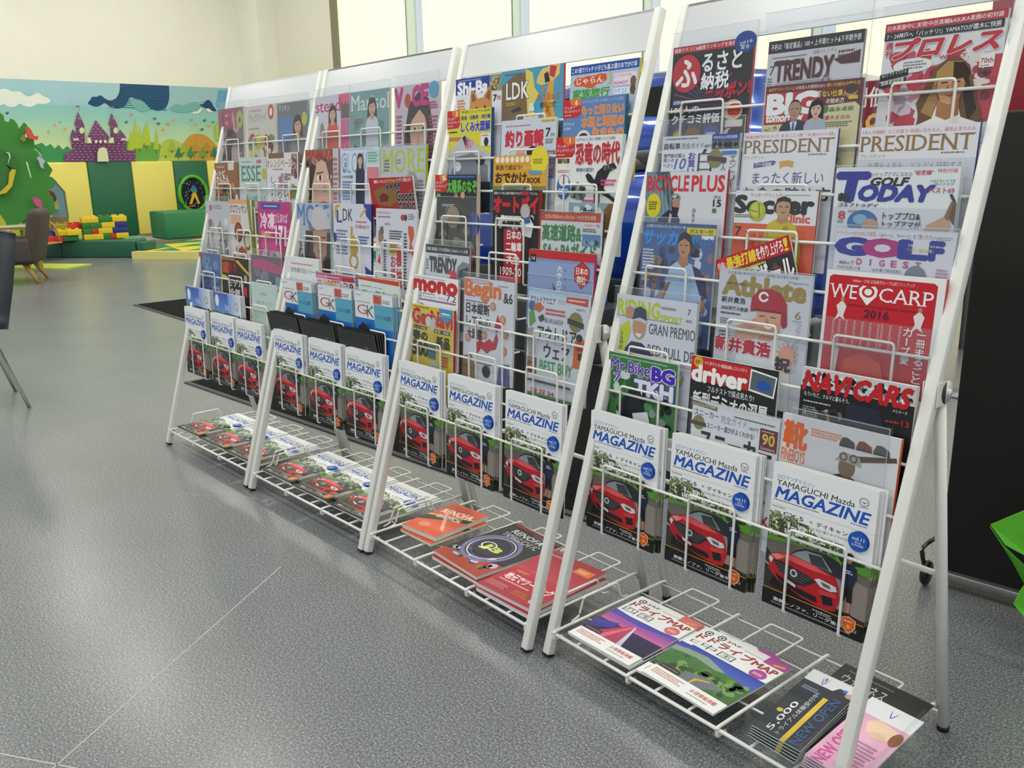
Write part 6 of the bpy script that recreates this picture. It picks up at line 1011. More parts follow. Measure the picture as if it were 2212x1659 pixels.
def voce(w, h):
    p = Print(w, h, '#c9bcc4'); p.p([(.22, 1), (.24, .5), (.34, .2), (.55, .08), (.78, .16), (.88, .45), (.9, 1)], '#3a2a28'); p.p([(.36, .5), (.40, .32), (.55, .22), (.72, .32), (.76, .52), (.70, .76), (.58, .86), (.44, .76)], '#d3a58c'); p.p([(.34, .45), (.36, .22), (.55, .12), (.76, .22), (.78, .5), (.70, .34), (.58, .26), (.42, .36)], '#3f2d2a'); p.e(.47, .47, .07, .035, '#efe6e0'); p.e(.475, .47, .032, .035, '#3b2722'); p.e(.66, .465, .06, .033, '#efe6e0'); p.e(.66, .465, .03, .034, '#3b2722'); p.p([(.55, .52), (.60, .62), (.52, .64)], '#bd8c76'); p.p([(.47, .73), (.58, .705), (.67, .73), (.58, .775)], '#c0464e')
    p.t('V', .01, .03, .19, .22, '#c8287c', b=.06); p.e(.31, .16, .07, .095, '#d0463a'); p.e(.31, .16, .03, .055, '#b03a34'); p.t('C', .42, .025, .58, .22, '#c8287c', b=.06); p.t('E', .62, .02, .76, .21, '#c8287c', b=.06); p.star(.89, .075, .11, '#5aa0c4', 10, .93); p.n(.78, .19, .98, .27, 3, '#b83a6c'); p.n(.8, .33, .99, .8, 12, '#b0507a'); p.n(.05, .3, .2, .7, 9, '#b85a8c'); return p
def more(w, h):
    p = Print(w, h, '#c6c4cf'); p.t('MORE', .05, .035, .97, .29, '#b3c832', b=.01, serif=True); p.ring(.42, .17, .13, .138, '#b3c832', .9); p.n(.36, .14, .47, .2, 2, '#777'); p.n(.08, .14, .22, .28, 4, '#555'); p.p([(.54, .6), (.56, .36), (.66, .27), (.78, .29), (.86, .40), (.88, .6)], '#a59a98'); p.p([(.6, .6), (.62, .42), (.7, .36), (.78, .40), (.82, .6)], '#3a2e2c'); p.t('次は!', .08, .36, .30, .44, '#4a4a52', b=.02); p.n(.84, .36, .97, .9, 14, '#7d828c'); p.b(.1, .5, .8, 1, ['#8f8a94', '#d9c7bd'], 5, .08, .14, 241); return p
def redtilt(w, h):
    p = Print(w, h, '#b5272c'); p.t('最新ランキング', .12, .025, .40, .062, W_, b=.02); p.t('おすすめの', .42, .02, .62, .058, '#e2cf3c', b=.02); p.t('カーグッズ教えます!', .64, .01, .97, .052, W_, b=.02); p.p([(.08, .15), (.3, .10), (.62, .13), (.66, .24), (.42, .33), (.16, .30)], '#8a6a34')
    for k in range(4): p.e(.42 + .09 * k, .105 - .006 * k, .04, .05, '#6d7078'); p.e(.42 + .09 * k, .105 - .006 * k, .02, .025, '#24252a')
    p.p([(.2, .21), (.3, .17), (.42, .2), (.4, .26), (.22, .27)], '#7d2030'); p.t('Goods', .60, .15, .99, .26, '#201d20', b=.04, o='#e9e6e4', ob=.03, sh=.2); p.t('GONG', .62, .28, .99, .40, '#201d20', b=.04, o='#e9e6e4', ob=.03, sh=.2); p.r(.2, .36, .42, .47, '#4a4e56'); p.r(.45, .35, .66, .46, '#5a6474'); p.t('No.1', .22, .50, .50, .60, '#e0cc2e', b=.04); p.p([(.7, .45), (.95, .4), (1, .8), (.8, .9)], '#c9cacc'); p.b(.1, .62, .9, .98, ['#3a3c40', '#c9b04a', '#8a2a2c'], 6, .05, .1, 251); return p
def monoqlo(w, h):
    p = Print(w, h, '#ced0dc'); p.t('MONOQLO', .04, .035, .36, .07, '#b0404a', b=.01); p.n(.05, .085, .4, .11, 1, '#555'); p.e(.66, .095, .045, .045, '#b8404a'); p.e(.73, .095, .045, .045, '#4a4a58'); p.n(.8, .05, .95, .12, 3, '#777'); p.n(.22, .16, .38, .19, 2, '#c84a5a'); p.p([(.06, .26), (.16, .22), (.2, .33), (.12, .44), (.06, .36)], '#9a7a5c'); p.p([(.1, .22), (.18, .2), (.2, .28), (.12, .3)], '#5a6478'); p.n(.34, .24, .66, .35, 4, '#3a3d4a'); p.r(.34, .38, .56, .52, '#d4ac5a'); p.n(.36, .40, .54, .5, 4, '#7a5a2a'); p.p([(.80, .18), (.92, .19), (.94, .28), (.88, .38), (.99, .52), (.96, .58), (.86, .46), (.82, .5), (.84, .34), (.80, .26)], '#cf5c34')
    p.t('お得な', .38, .52, .50, .96, '#b83a48', b=.02, v=True); p.t('裏技', .52, .42, .66, .9, '#c03a44', b=.03, v=True); p.n(.2, .35, .28, .9, 18, '#4a4d5c'); p.n(.70, .26, .78, .9, 18, '#4a4d5c'); p.p([(.04, .62), (.1, .52), (.12, .64)], '#c23a3c'); return p
def motteke(w, h):
    p = Print(w, h, '#e3e8e6', ys=0.9); p.p([(0, .0), (1, 0), (1, .07), (0, .045)], '#c9502e'); p.n(.06, .12, .35, .15, 1, '#6fae5a'); p.n(.38, .13, .6, .15, 1, '#999'); p.t('モッテケ!', .08, .19, .76, .36, '#4aa23a', b=.05); p.p([(.82, .22), (.9, .17), (.97, .2), (.99, .32), (.96, .46), (.8, .45)], '#e0c66a'); p.n(.85, .26, .95, .34, 2, '#d08a3a'); p.r(0, .5, 1, 1, '#3a9a3c'); p.r(.0, .55, .9, 1, '#2e50a8'); return p
# ---- far rack
def very(w, h):
    p = Print(w, h, '#7d6c72'); p.b(0, 0, 1, 1, ['#5d4c52', '#9d8c90', '#b59aa4'], 9, .08, .16, 261); p.p([(.2, 1), (.25, .55), (.45, .38), (.7, .36), (.85, .55), (.9, 1)], '#4a3c3c'); p.p([(.5, .9), (.5, .55), (.66, .45), (.8, .58), (.78, .85), (.64, .98)], '#b59a94'); p.t('VERY', .0, .02, .82, .27, '#b03a5e', b=.04); p.e(.86, .16, .13, .15, '#b3b04a'); p.e(.86, .17, .05, .05, '#5a6a9a'); p.n(.6, .6, .95, .9, 6, '#c9aab4'); return p
def recipe(w, h):
    p = Print(w, h, '#8a5c38'); p.n(.1, .05, .5, .08, 1, '#d9c2a8'); p.t('レシピ', .05, .12, .45, .2, W_, b=.03); p.t('かんたん', .08, .2, .62, .32, '#efe6da', b=.03); p.r(.6, .0, .85, .12, '#cfcac2'); p.b(0, .3, 1, 1, ['#6f8a3c', '#c98a4a', '#e2ddd0', '#8a6a44', '#c9682e', '#5a4a30'], 7, .06, .14, 271); p.e(.55, .85, .2, .2, '#d07a34'); return p
def silver(w, h):
    p = Print(w, h, '#c6c3cc'); p.e(.22, .10, .06, .06, '#c24a5a'); p.n(.3, .05, .75, .12, 2, '#8a8790'); p.b(0, .2, 1, 1, ['#dcd8de', '#9a939c', '#e6e0e0', '#7d6f70', '#c9b8ae', '#a8b09a'], 8, .06, .14, 281); p.t('新生活', .56, .28, .64, .6, '#555560', v=True); p.n(.1, .7, .9, .95, 6, '#a07a8c'); return p
def bluem(w, h):
    p = Print(w, h, '#3d5f9c'); p.b(0, 0, 1, .6, ['#2f4a88', '#4f74ae', '#5f86b8'], 7, .08, .16, 291); p.r(0, 0, .2, .12, '#a8405a'); p.t('海', .2, .16, .45, .34, '#7f9cc8', b=.02); p.p([(.2, .42), (.36, .36), (.52, .46), (.58, .8), (.5, 1), (.24, 1)], '#2a3f78'); p.ring(.36, .48, .12, .17, '#34498a'); p.r(.6, .55, .95, 1, '#9aa3bc'); p.n(.62, .6, .9, .95, 6, '#5a6a9a'); return p
def broch(w, h):
    p = Print(w, h, '#5a80c4', ys=0.7); p.g(0, 0, .62, .42, '#3f63b8', '#6a94d4'); p.g(.55, 0, 1, .42, '#7aa0d8', '#dfe6ee', True); p.e(.14, .16, .07, .10, '#e6ecf4'); p.t('車検', .42, .22, .58, .34, '#c6d6ee'); p.e(.84, .22, .08, .09, '#c9ccd0'); p.ring(.84, .22, .05, .065, '#8a8d92'); p.p([(0, .36), (.2, .40), (.5, .43), (.8, .40), (1, .42), (1, 1), (0, 1)], '#568a3a'); p.b(.02, .385, .98, .44, ['#2f4a2a', '#3f3f38'], 12, .02, .04, 301); p.p([(.1, .50), (.2, .46), (.34, .48), (.3, .54)], '#c99a3a'); p.b(0, .5, 1, 1, ['#6fa54a', '#447a32'], 8, .06, .12, 302); return p
def cookpad(w, h):
    p = Print(w, h, '#d2ccc4'); p.n(.08, .05, .66, .08, 1, '#b08a8a'); p.t('クックパッド', .06, .10, .68, .22, '#8a8688', b=.01); p.e(.84, .10, .10, .12, '#c2562e'); p.e(.84, .10, .05, .06, '#efe6de'); p.n(.06, .28, .5, .32, 1, '#c08a7a'); p.b(0, .33, 1, 1, ['#cfc05a', '#b98a7a', '#8a5a3c', '#dcd0c0', '#b5323c', '#7a8a5a'], 6, .07, .15, 311); p.p([(.3, .45), (.44, .33), (.5, .5), (.38, .6)], '#d6c84a'); return p
def esse(w, h):
    p = Print(w, h, '#bccbc8'); p.n(.08, .05, .6, .08, 1, '#7d8aa0'); p.r(.66, .04, .84, .09, '#c26a80'); p.t('ESSE', .10, .12, .80, .34, '#4a8a72', b=.02, serif=True); p.e(.92, .24, .08, .10, '#b7b03c'); p.t('掃除ラク', .42, .42, .78, .49, '#c87a80', b=.01); p.t('美人の家づくり', .24, .54, .97, .63, '#5a9a80', b=.02); p.b(.1, .68, .98, 1, ['#8a6a5c', '#c9a08c', '#7d7f6a'], 6, .06, .12, 321); return p
def pots(w, h):
    p = Print(w, h, '#d5ccc8'); p.r(0, 0, .78, .06, '#d8a077'); p.t('クロワッサン', .04, .07, .78, .19, '#4a4a58', b=.02); p.r(.06, .21, .5, .34, '#d5a58e'); p.p([(.78, 0), (.92, 0), (1, .5), (1, 1), (.9, .5)], '#7d8a2e'); p.e(.38, .45, .18, .2, '#6a3a24'); p.e(.38, .45, .12, .14, '#b85a34'); p.b(.25, .34, .52, .55, ['#4a6a3a', '#c9683c', '#7a2a1c'], 5, .03, .05, 331); p.e(.76, .55, .16, .2, '#6b4a34'); p.e(.76, .55, .11, .14, '#c9c2a0'); p.b(.1, .6, .98, .8, ['#c98a6a', '#8a5a3c'], 5, .05, .1, 332); p.r(0, .74, 1, 1, '#d2b8b6'); p.t('BEST', .12, .78, .72, .92, '#3a3438', b=.02, serif=True); return p
def redyel(w, h):
    p = Print(w, h, '#322823'); p.r(.0, .0, .5, .06, '#8a6a3a'); p.t('速報', .03, .10, .26, .26, '#c02a34', b=.05, o='#d8b43a', ob=.03); p.t('新車', .3, .09, .56, .25, '#8a2030', b=.04); p.p([(.5, .05), (.62, .04), (1, .22), (1, .27)], '#d2b03c'); p.p([(0, .3), (.2, .33), (.22, .40), (0, .38)], '#c9bc3a'); p.e(.88, .32, .06, .06, '#aaa49c'); p.t('モデル', .22, .36, .8, .48, W_, b=.03); p.r(.76, .46, .92, .62, '#c23a52'); p.t('全部', .28, .52, .66, .66, '#dcd6d2', b=.04); p.b(.1, .68, .98, 1, ['#8a2a34', '#c98a4a', '#7a5a34', '#d9cdbd'], 6, .05, .1, 341); return p
def bwoman(w, h):
    p = Print(w, h, '#77757a'); p.t('サンキュ', .05, .02, .4, .10, '#c9c9cc', b=.02); p.r(.06, .17, .5, .52, '#5f82b4'); p.n(.1, .56, .45, .66, 2, '#6a6a70'); p.head(.68, .30, .11, '#cfa48c', '#43322c', 1.7, '#8f8488', 2.2, True, bodyh=5); p.e(.90, .22, .09, .11, '#c2bf4a'); p.r(.2, .72, .9, 1, '#6a6f8a'); p.b(.2, .72, .9, 1, ['#8a8f9a', '#b5b09a'], 5, .05, .1, 351); return p
def orange(w, h):
    p = Print(w, h, '#d6d4dc'); p.r(.06, 0, .56, .07, '#7d5f3c'); p.t('オレンジページ', .0, .08, .80, .19, '#a5813c', b=.02); p.n(.2, .2, .64, .23, 1, '#a5813c'); p.t('しぼり豚', .14, .30, .28, .72, '#5a5a64', v=True); p.t('薄切り肉', .36, .30, .48, .70, '#6a4a52', v=True); p.t('最新レシピ', .56, .26, .68, .80, '#4a4a54', v=True); p.t('の日', .46, .26, .54, .44, '#c23a44', b=.02, v=True); p.r(.80, .02, .96, .3, '#9a7a78'); p.b(.78, .0, .98, .35, ['#7a4a3a', '#c9a890', '#5a4a5a'], 5, .03, .06, 361); p.p([(.80, .40), (.96, .44), (.94, .62), (.78, .58)], '#6a8a4a'); p.e(.74, .55, .06, .08, '#b8502e'); p.n(.66, .26, .8, .36, 2, '#c06a70'); p.b(.05, .8, .95, 1, ['#b58a6a', '#8a5a44'], 5, .05, .09, 362); return p
def p171(w, h):
    p = Print(w, h, '#b8307c'); p.r(.12, .02, .72, .10, '#3a4a9c'); p.n(.2, .045, .66, .075, 1, '#c9d0ec'); p.t('冷凍', .08, .15, .53, .36, '#efd6e4', b=.04); p.t('さえあれば', .55, .15, .92, .27, '#e9c6da', b=.03); p.t('171', .56, .32, .86, .56, '#f2e2ec', b=.04); p.t('レシピ', .88, .32, .96, .56, '#efd6e4', v=True); p.p([(.08, .38), (.4, .38), (.7, .7), (.1, .62)], '#c9508c'); p.r(.12, .40, .4, .47, '#d88a6a'); p.b(.1, .62, .98, 1, ['#b5985c', '#c9b8b8', '#8a6a50', '#9aa4c0'], 6, .06, .12, 371); return p
def pinkdk(w, h):
    p = Print(w, h, '#66606a'); p.b(0, .1, 1, 1, ['#565060', '#7d7684', '#8a8490'], 7, .08, .15, 381); p.p([(.05, .08), (.4, .04), (1, .12), (.98, .24), (.6, .22), (.3, .18), (.06, .17)], '#b5507c'); p.t('ホラー', .1, .08, .95, .22, '#c83a80', b=.04); p.e(.5, .40, .07, .10, '#5a9aa4'); p.e(.68, .40, .06, .07, '#4a8a94'); p.r(.80, .28, .98, .46, '#6aa4ac'); p.p([(.42, .6), (.5, .5), (.58, .62), (.52, .72)], '#8a8a5a'); p.e(.12, .62, .05, .06, '#a8883a'); p.p([(.7, .75), (1, .75), (1, 1), (.74, .92)], '#8a3a7a'); return p
def mint(w, h):
    p = Print(w, h, '#bfd2cc'); p.t('ご自由に', .32, .13, .62, .18, '#5a6a66'); p.t('お持ち帰りください', .2, .26, .86, .32, '#7d8a86'); return p
# ---- sheets lying on the bottom shelves
def renofa_o(w, h):
    p = Print(w, h, '#cf5434'); p.p([(0, .5), (.3, .42), (.7, .36), (1, .30), (1, .42), (.6, .5), (0, .72)], '#2a2422'); p.p([(0, .48), (.5, .38), (1, .26), (1, .30), (.5, .42), (0, .54)], '#d9a23a'); p.t('RENOFA', .12, .20, .9, .34, '#efe2d8', b=.03, rot=.1); p.t('2016 OFFICIAL', .22, .40, .84, .50, '#e9e6e2', b=.02, rot=.1); p.p([(.2, .3), (.28, .3), (.9, .8), (.8, .8)], '#e9a08a'); p.e(.35, .8, .14, .1, '#d8805a'); p.r(.06, .04, .5, .07, '#d8744a'); return p
def renofa_b(w, h):
    p = Print(w, h, '#17171f'); p.p([(0, .86), (1, .70), (1, 1), (0, 1)], '#a8381e'); p.b(0, .62, 1, .92, ['#8a7a3a', '#5a5470', '#2c2a3c', '#b9aad0'], 9, .03, .09, 391); p.ring(.45, .55, .36, .42, '#6f6d94', 1.0); p.ring(.45, .55, .32, .34, '#c9c8e0'); p.ring(.45, .55, .27, .30, '#3c3c62'); p.e(.45, .55, .26, .26, '#11142c', n=28); p.t('J3', .30, .50, .62, .62, '#c6cf5a', b=.05); p.ring(.36, .53, .08, .10, '#d9dcc4', 1.3); p.t('RENOFA', .20, .10, .82, .18, '#c9c9cc', b=.03); p.t('YAMAGUCHI FC', .16, .20, .88, .28, '#b5b5ba', b=.03); p.r(0, .0, 1, .06, '#6a1a1a'); p.e(.92, .14, .08, .06, '#b5442c'); p.n(.5, .06, .95, .08, 1, '#888'); return p
def jimoto(w, h):
    p = Print(w, h, '#a82338'); p.g(0, .0, 1, .5, '#9c1f33', '#b83346'); p.t('地元でツーリング', .10, .62, .92, .74, '#f0e4e4', b=.03, rot=0); p.n(.1, .76, .8, .79, 1, '#e2b4b8'); p.r(.66, .10, .94, .22, '#dd7426'); p.n(.70, .13, .9, .19, 2, '#f0d0a8'); p.n(.06, .06, .46, .10, 2, '#e2b4b8'); p.n(.12, .54, .34, .58, 2, '#c99a3a'); p.n(.05, .84, .4, .93, 4, '#d88a92'); p.n(.5, .84, .8, .93, 3, '#c9763a'); p.e(.86, .9, .05, .05, '#b9b4cc'); return p
def drivemap(kind):
    def f(w, h):
        p = Print(w, h, '#eef0f0'); p.ring(.12, .085, .035, .055, '#4a4c50'); p.e(.12, .085, .02, .02, '#4a4c50'); p.t('JAF', .20, .065, .40, .105, '#26282c', b=.01); p.n(.45, .08, .75, .095, 1, '#999'); p.t('ドライブMAP', .05, .125, .97, .225, '#a33a3a', b=.04); p.t('四国' if kind else '中国', .05, .245, .50, .335, '#4a4c52', b=-.01)
        c2 = '#e06a70' if kind else '#b0429a'; p.r(.72, .0, 1, .115, c2); p.p([(.82, .08), (.95, .05), (.98, .065), (.86, .1)], '#d9b02e'); p.e(.84, .30, .10, .09, c2, n=20); p.n(.78, .285, .9, .32, 2, '#f0d9dc')
        if kind:
            p.g(0, .38, 1, .58, '#3f3c9c', '#c05a8c'); p.g(0, .5, 1, .60, '#8a4a9c', '#d0607c'); p.p([(0, .36), (.5, .40), (1, .36), (1, .40), (.5, .46), (0, .44)], '#4a45a8'); p.g(0, .58, 1, .84, '#2c2450', '#241f3a'); p.p([(.44, .5), (.5, .5), (.66, .84), (.16, .84)], '#a83c5c'); p.p([(.47, .5), (.49, .5), (.36, .84), (.26, .84)], '#e0607a'); p.p([(.49, .5), (.51, .5), (.66, .84), (.58, .84)], '#c9c0dc'); p.p([(0, .62), (.3, .55), (.3, .66), (0, .8)], '#3a3490')
        else:
            p.g(0, .36, 1, .56, '#2c3f9c', '#3f5cb4'); p.p([(0, .46), (.3, .48), (.5, .52), (.7, .50), (1, .54), (1, .84), (0, .84)], '#3f6a36'); p.b(0, .5, 1, .84, ['#2f5429', '#57823f', '#6f9450', '#25441f'], 12, .04, .09, 401); p.p([(.0, .44), (.3, .42), (.62, .5), (.5, .53), (.2, .5), (0, .52)], '#7d9080'); p.p([(.30, .72), (.6, .66), (.8, .72), (.62, .84), (.34, .84)], '#6b7278'); p.p([(.46, .74), (.62, .69), (.63, .70), (.5, .76), (.48, .84), (.46, .84)], '#c9a23a')
        p.p([(0, .83), (1, .83), (1, 1), (0, 1)], '#eef0f0'); p.n(.05, .86, .5, .94, 3, '#c87a70'); p.t('お得情報満載', .58, .87, .92, .92, '#c8483c', b=.02); p.n(.58, .94, .9, .96, 1, '#999'); p.r(.03, .77, .30, .82, '#2a2a34'); p.r(.05, .795, .28, .80, '#e9a0a0'); return p
    f.__name__ = 'drivemap%d' % kind; return f
map_a, map_b = drivemap(1), drivemap(0)
def gymk(w, h):
    p = Print(w, h, '#23272f'); p.r(0, 0, 1, .17, '#d9dbe0'); p.p([(.28, .03), (.36, .14), (.44, .03), (.40, .12), (.36, .16), (.32, .12)], '#5a62b4'); p.p([(.33, .06), (.36, .11), (.39, .06), (.36, .04)], '#a04a80'); p.p([(.6, .17), (.68, .1), (.8, .1), (.9, .17)], '#2b2c34'); p.r(.76, .09, .84, .13, '#2f7ac0'); p.e(.92, .15, .08, .07, '#c39a80'); p.n(.1, .24, .5, .30, 2, '#8a94b8'); p.t90('5,000', .22, .5, .36, .95, '#d9dbe0', b=.01); p.r(.58, .30, .68, 1, '#cfb13a'); p.t90('NEW OPEN', .72, .26, .90, .97, '#3a4f80', b=.03); p.t90('トライアル体験受付中', .40, .30, .50, .95, '#c9ccd4'); p.e(.16, .68, .06, .06, '#c9b23a'); return p
def gymp(w, h):
    p = Print(w, h, '#dba6c0'); p.r(0, 0, 1, .22, '#dfe0e4'); p.p([(.46, .03), (.54, .14), (.62, .03), (.58, .12), (.54, .16), (.50, .12)], '#5a62b4'); p.p([(.3, .3), (.45, .22), (.8, .26), (.95, .34), (.75, .44), (.4, .42)], '#e2c3ac'); p.e(.62, .42, .14, .10, '#d9b49a'); p.e(.9, .36, .1, .2, '#8a5232'); p.t90('NEW OPEN', .10, .45, .34, .99, '#c84f96', b=.03); p.n(.45, .55, .9, .9, 8, '#a87f98'); return p
def darkflyer(w, h):
    p = Print(w, h, '#20231f'); p.t('ウェルネス', .1, .10, .6, .22, '#c9ccc8'); p.n(.1, .05, .7, .07, 1, '#8a8d88'); p.r(.6, .3, 1, .6, '#d9dbdc'); return p

# ---------------------------------------------------------------- filling the pockets
S = (.006, .022)
R4, R3, R2, R1 = 'the nearest rack', 'the second nearest rack', 'the third rack', 'the farthest rack'
items = [
 # rack, tier, u, w, h, thickness, art, label, spine, sleeve, lean, roll
 (3, 1, .010, .212, .284, .007, furusato, 'black magazine with a red circle and big white hiragana, top left of ' + R4, '#a9202a', (.010, .030), 4, 0),
 (3, 3, .031, .205, .268, .008, jitensha, 'pale bicycle guide with a gold medal, below the black cover with the red circle', '#d9dbe0', (.012, .035), 4, 0),
 (3, 4, .008, .221, .280, .006, bicycle, 'grey cycling magazine with red capitals and a helmeted rider', '#c8363a', None, 4, 0),
 (3, 5, .025, .202, .260, .005, soccerd, 'football weekly with a player in a light blue shirt', None, (.006, .012), 4, 0),
 (3, 7, -.003, .228, .276, .005, riding, 'motorcycle racing magazine with a rider raising his fist, lime title', None, (.008, .018), 4, 0),
 (3, 8, .002, .201, .235, .007, mrbike, 'green motorcycle magazine with purple lettering', None, None, 3, 0),
 (3, 1, .258, .204, .268, .006, trendy, 'grey magazine with black band and maroon capitals, top middle of ' + R4, '#8a8388', (.014, .055), 4, 0),
 (3, 2, .275, .205, .268, .006, bigt, 'maroon business magazine with BIG in white on a red block', '#5a161d', (.006, .006), 4, 0),
 (3, 3, .246, .208, .267, .005, pres_a, 'white business magazine with bronze serif title and a small tan dog', '#4a5590', None, 4, 0),
 (3, 4, .253, .186, .242, .006, soccerc, 'football coaching magazine with a yellow shirted player and orange lower half', '#c04a30', (.006, .008), 4, 0),
 (3, 6, .259, .211, .264, .006, athlete, 'magazine with a smiling man in a red baseball helmet', None, (.004, .004), 4, 0),
 (3, 8, .237, .207, .262, .006, driver, 'black car magazine with a red title block and white lowercase lettering', None, None, 4, 0),
 (3, 9, .264, .206, .264, .005, sneaker, 'white sneaker guide with bold black katakana and a maroon 90 badge', None, (.006, .004), 4, 0),
 (3, 1, .502, .206, .269, .006, prow, 'red wrestling weekly with a long haired man, top right of ' + R4, None, (.008, .030), 4, 0),
 (3, 3, .498, .207, .266, .006, pres_b, 'cream business magazine with large gold serif title under the wrestling weekly', '#3a4a9a', None, 4, 0),
 (3, 4, .472, .222, .284, .006, golft, 'white golf magazine with huge navy italic letters and a golfer swinging', None, (.006, .004), 3, 0),
 (3, 5, .496, .213, .266, .005, golfd, 'lavender golf magazine with a purple O in its title', None, (.006, .006), 4, 0),
 (3, 6, .497, .215, .279, .008, carp, 'red and white baseball fan book with a white heart in the title', '#c4303a', None, 4, 0),
 (3, 8, .493, .213, .280, .009, navi, 'black car magazine with slanted red capitals on a silver band', '#c9bfb8', None, 3, 0),
 (3, 9, .474, .226, .280, .007, kutsu, 'grey shoe magazine with an orange kanji and a man looking through binoculars', '#d9622e', (-.02, .014), 4, 0),
 # second nearest rack
 (2, 1, .009, .209, .281, .006, shiba, 'magazine with a brown dog and blue title block, top left of ' + R3, None, None, 4, 0),
 (2, 2, .001, .202, .281, .010, shikumi, 'yellow childrens encyclopedia with a vehicle picture and red badge 3', '#2f5f9a', None, 3, 0),
 (2, 4, .002, .196, .279, .012, taiyo, 'dark childrens encyclopedia about planets with green title and badge 5', '#d9c7b8', (.004, -.06), 3, 0),
 (2, 6, .013, .209, .260, .006, trendys, 'grey trend magazine with a red question mark and a car, in ' + R3, '#b8404a', (.008, .016), 4, 0),
 (2, 7, -.020, .220, .260, .008, mono, 'white goods magazine with a red rounded lowercase title', '#d9c0c0', None, 4, 0),
 (2, 8, .003, .207, .266, .008, getnavi, 'yellow gadget magazine with a red title and black 500', '#c22a32', (.004, -.02), 4, 0),
 (2, 1, .222, .240, .282, .007, ldk, 'blue and brown magazine with a giraffe, top middle of ' + R3, '#c83a5a', None, 2, 0),
 (2, 2, .247, .215, .242, .006, tsuri, 'pale blue fishing magazine with red brush kanji', None, None, 4, 0),
 (2, 3, .241, .213, .239, .006, odekake, 'orange family outing booklet with large black hiragana', None, None, 4, 0),
 (2, 4, .268, .186, .238, .010, autoby, 'black and red motorcycle history magazine', '#b5242c', None, 3, 0),
 (2, 7, .229, .210, .272, .006, begin, 'fashion magazine with orange serif title and a red map of Japan', None, (.006, .014), 4, 0),
 (2, 1, .484, .224, .271, .006, jalan, 'pale blue travel magazine with an orange logo, top right of ' + R3, '#d9c21f', None, 4, 0),
 (2, 2, .487, .205, .279, .010, mizube, 'blue childrens encyclopedia with orange title and badge 6', '#2f6a8a', None, 3, 0),
 (2, 3, .488, .220, .278, .011, kyoryu, 'white childrens dinosaur encyclopedia with a black feathered dinosaur', '#c9d6da', None, 3, 0),
 (2, 5, .485, .211, .276, .006, kosoku, 'grey motorway guide with large green lettering and red band', '#17171a', (.004, .004), 4, 0),
 (2, 6, .466, .230, .272, .007, jinja, 'blue shrine magazine with a red hexagon seal and dark roof', '#c8306a', (.002, -.06), 4, 0),
 (2, 7, .494, .213, .266, .005, outdoor, 'outdoor wear guide with a gold medal, an orange jacket and green lettering', None, (.004, .003), 4, 0),
 # third rack
 (1, 1, -.014, .224, .286, .006, steady, 'pink titled magazine, woman in orange blouse, top left of ' + R2, None, (.006, .026), 4, 0),
 (1, 3, -.017, .220, .282, .007, maquia, 'beauty magazine with red capitals over a close-up face', '#c9a0a4', None, 4, 0),
 (1, 5, -.008, .222, .277, .008, withm, 'fashion magazine with blue capitals and a woman in a hat', '#9fc6d6', (.006, .010), 4, 0),
 (1, 1, .215, .228, .285, .007, marisol, 'teal fashion magazine with white serif title, top middle of ' + R2, '#d9c9c9', (.004, .026), 4, 0),
 (1, 3, .216, .230, .280, .006, glow, 'pale blue fashion magazine with thin blue capitals and a woman in a navy dress', '#d8dade', None, 4, 0),
 (1, 5, .234, .226, .279, .008, ldk2, 'pale lavender consumer magazine with a gold toy figure', '#2c3a78', None, 4, 0),
 (1, 1, .470, .226, .284, .008, voce, 'pink lettered beauty magazine with a dark haired woman, top right of ' + R2, '#d9d0d6', (.004, .030), 4, 0),
 (1, 3, .455, .232, .280, .009, more, 'lavender fashion magazine with lime green serif title', '#a9bf2c', (.002, .004), 4, 0),
 (1, 4, .448, .232, .272, .006, redtilt, 'red car goods magazine leaning forward with a yellow number one', None, None, -5, 1),
 (1, 5, .487, .214, .268, .006, monoqlo, 'pale goods test magazine with an orange lizard shape and red vertical lettering', None, None, 4, 0),
 # farthest rack
 (0, 1, -.036, .226, .290, .009, very, 'mauve fashion magazine with dark pink capitals, top left of ' + R1, '#cfc8c0', (.006, .026), 4, 0),
 (0, 3, -.002, .212, .249, .010, recipe, 'brown recipe magazine with white lettering and orange dishes', '#9a8468', None, 4, 0),
 (0, 5, -.012, .221, .272, .006, silver, 'silver grey household magazine with a small pink dot', None, (.006, .020), 4, 0),
 (0, 7, -.003, .203, .240, .007, bluem, 'blue magazine with a red corner and dark blue fish shape', '#d6cf9a', (.006, .050), 4, 0),
 (0, 1, .224, .234, .285, .008, cookpad, 'cream cooking magazine with an orange round logo, top middle of ' + R1, '#d9d0c4', (.004, .026), 4, 0),
 (0, 3, .224, .224, .266, .006, esse, 'pale green household magazine with green serif capitals', None, None, 4, 0),
 (0, 5, .211, .196, .281, .012, pots, 'magazine with clay pots of food and BEST below', '#8a8a40', None, 3, 0),
 (0, 7, .213, .232, .236, .007, redyel, 'dark car magazine with red and yellow slanted lettering', None, None, 4, 0),
 (0, 1, .471, .222, .281, .007, bwoman, 'grey magazine with a woman and a blue square, top right of ' + R1, '#3f9ad0', (.006, .028), 4, 0),
 (0, 3, .455, .236, .277, .006, orange, 'white cooking magazine with gold katakana title', '#8a6a5a', None, 4, 0),
 (0, 5, .452, .246, .277, .007, p171, 'magenta recipe magazine with a white 171', '#a07a5a', None, 4, 0),
 (0, 7, .466, .236, .257, .007, pinkdk, 'dark grey comic magazine with a pink brush title in a clear sleeve', '#b8407c', (.006, .022), 4, 0),
]
for rk, n, u, w_, h_, th, art, lbl, sp_, sl, ph, ro in items:
    magazine(pocket(rk, n, u, phi=ph, roll=ro), w_, h_, th, art, lbl, spine=sp_, sleeve=sl)
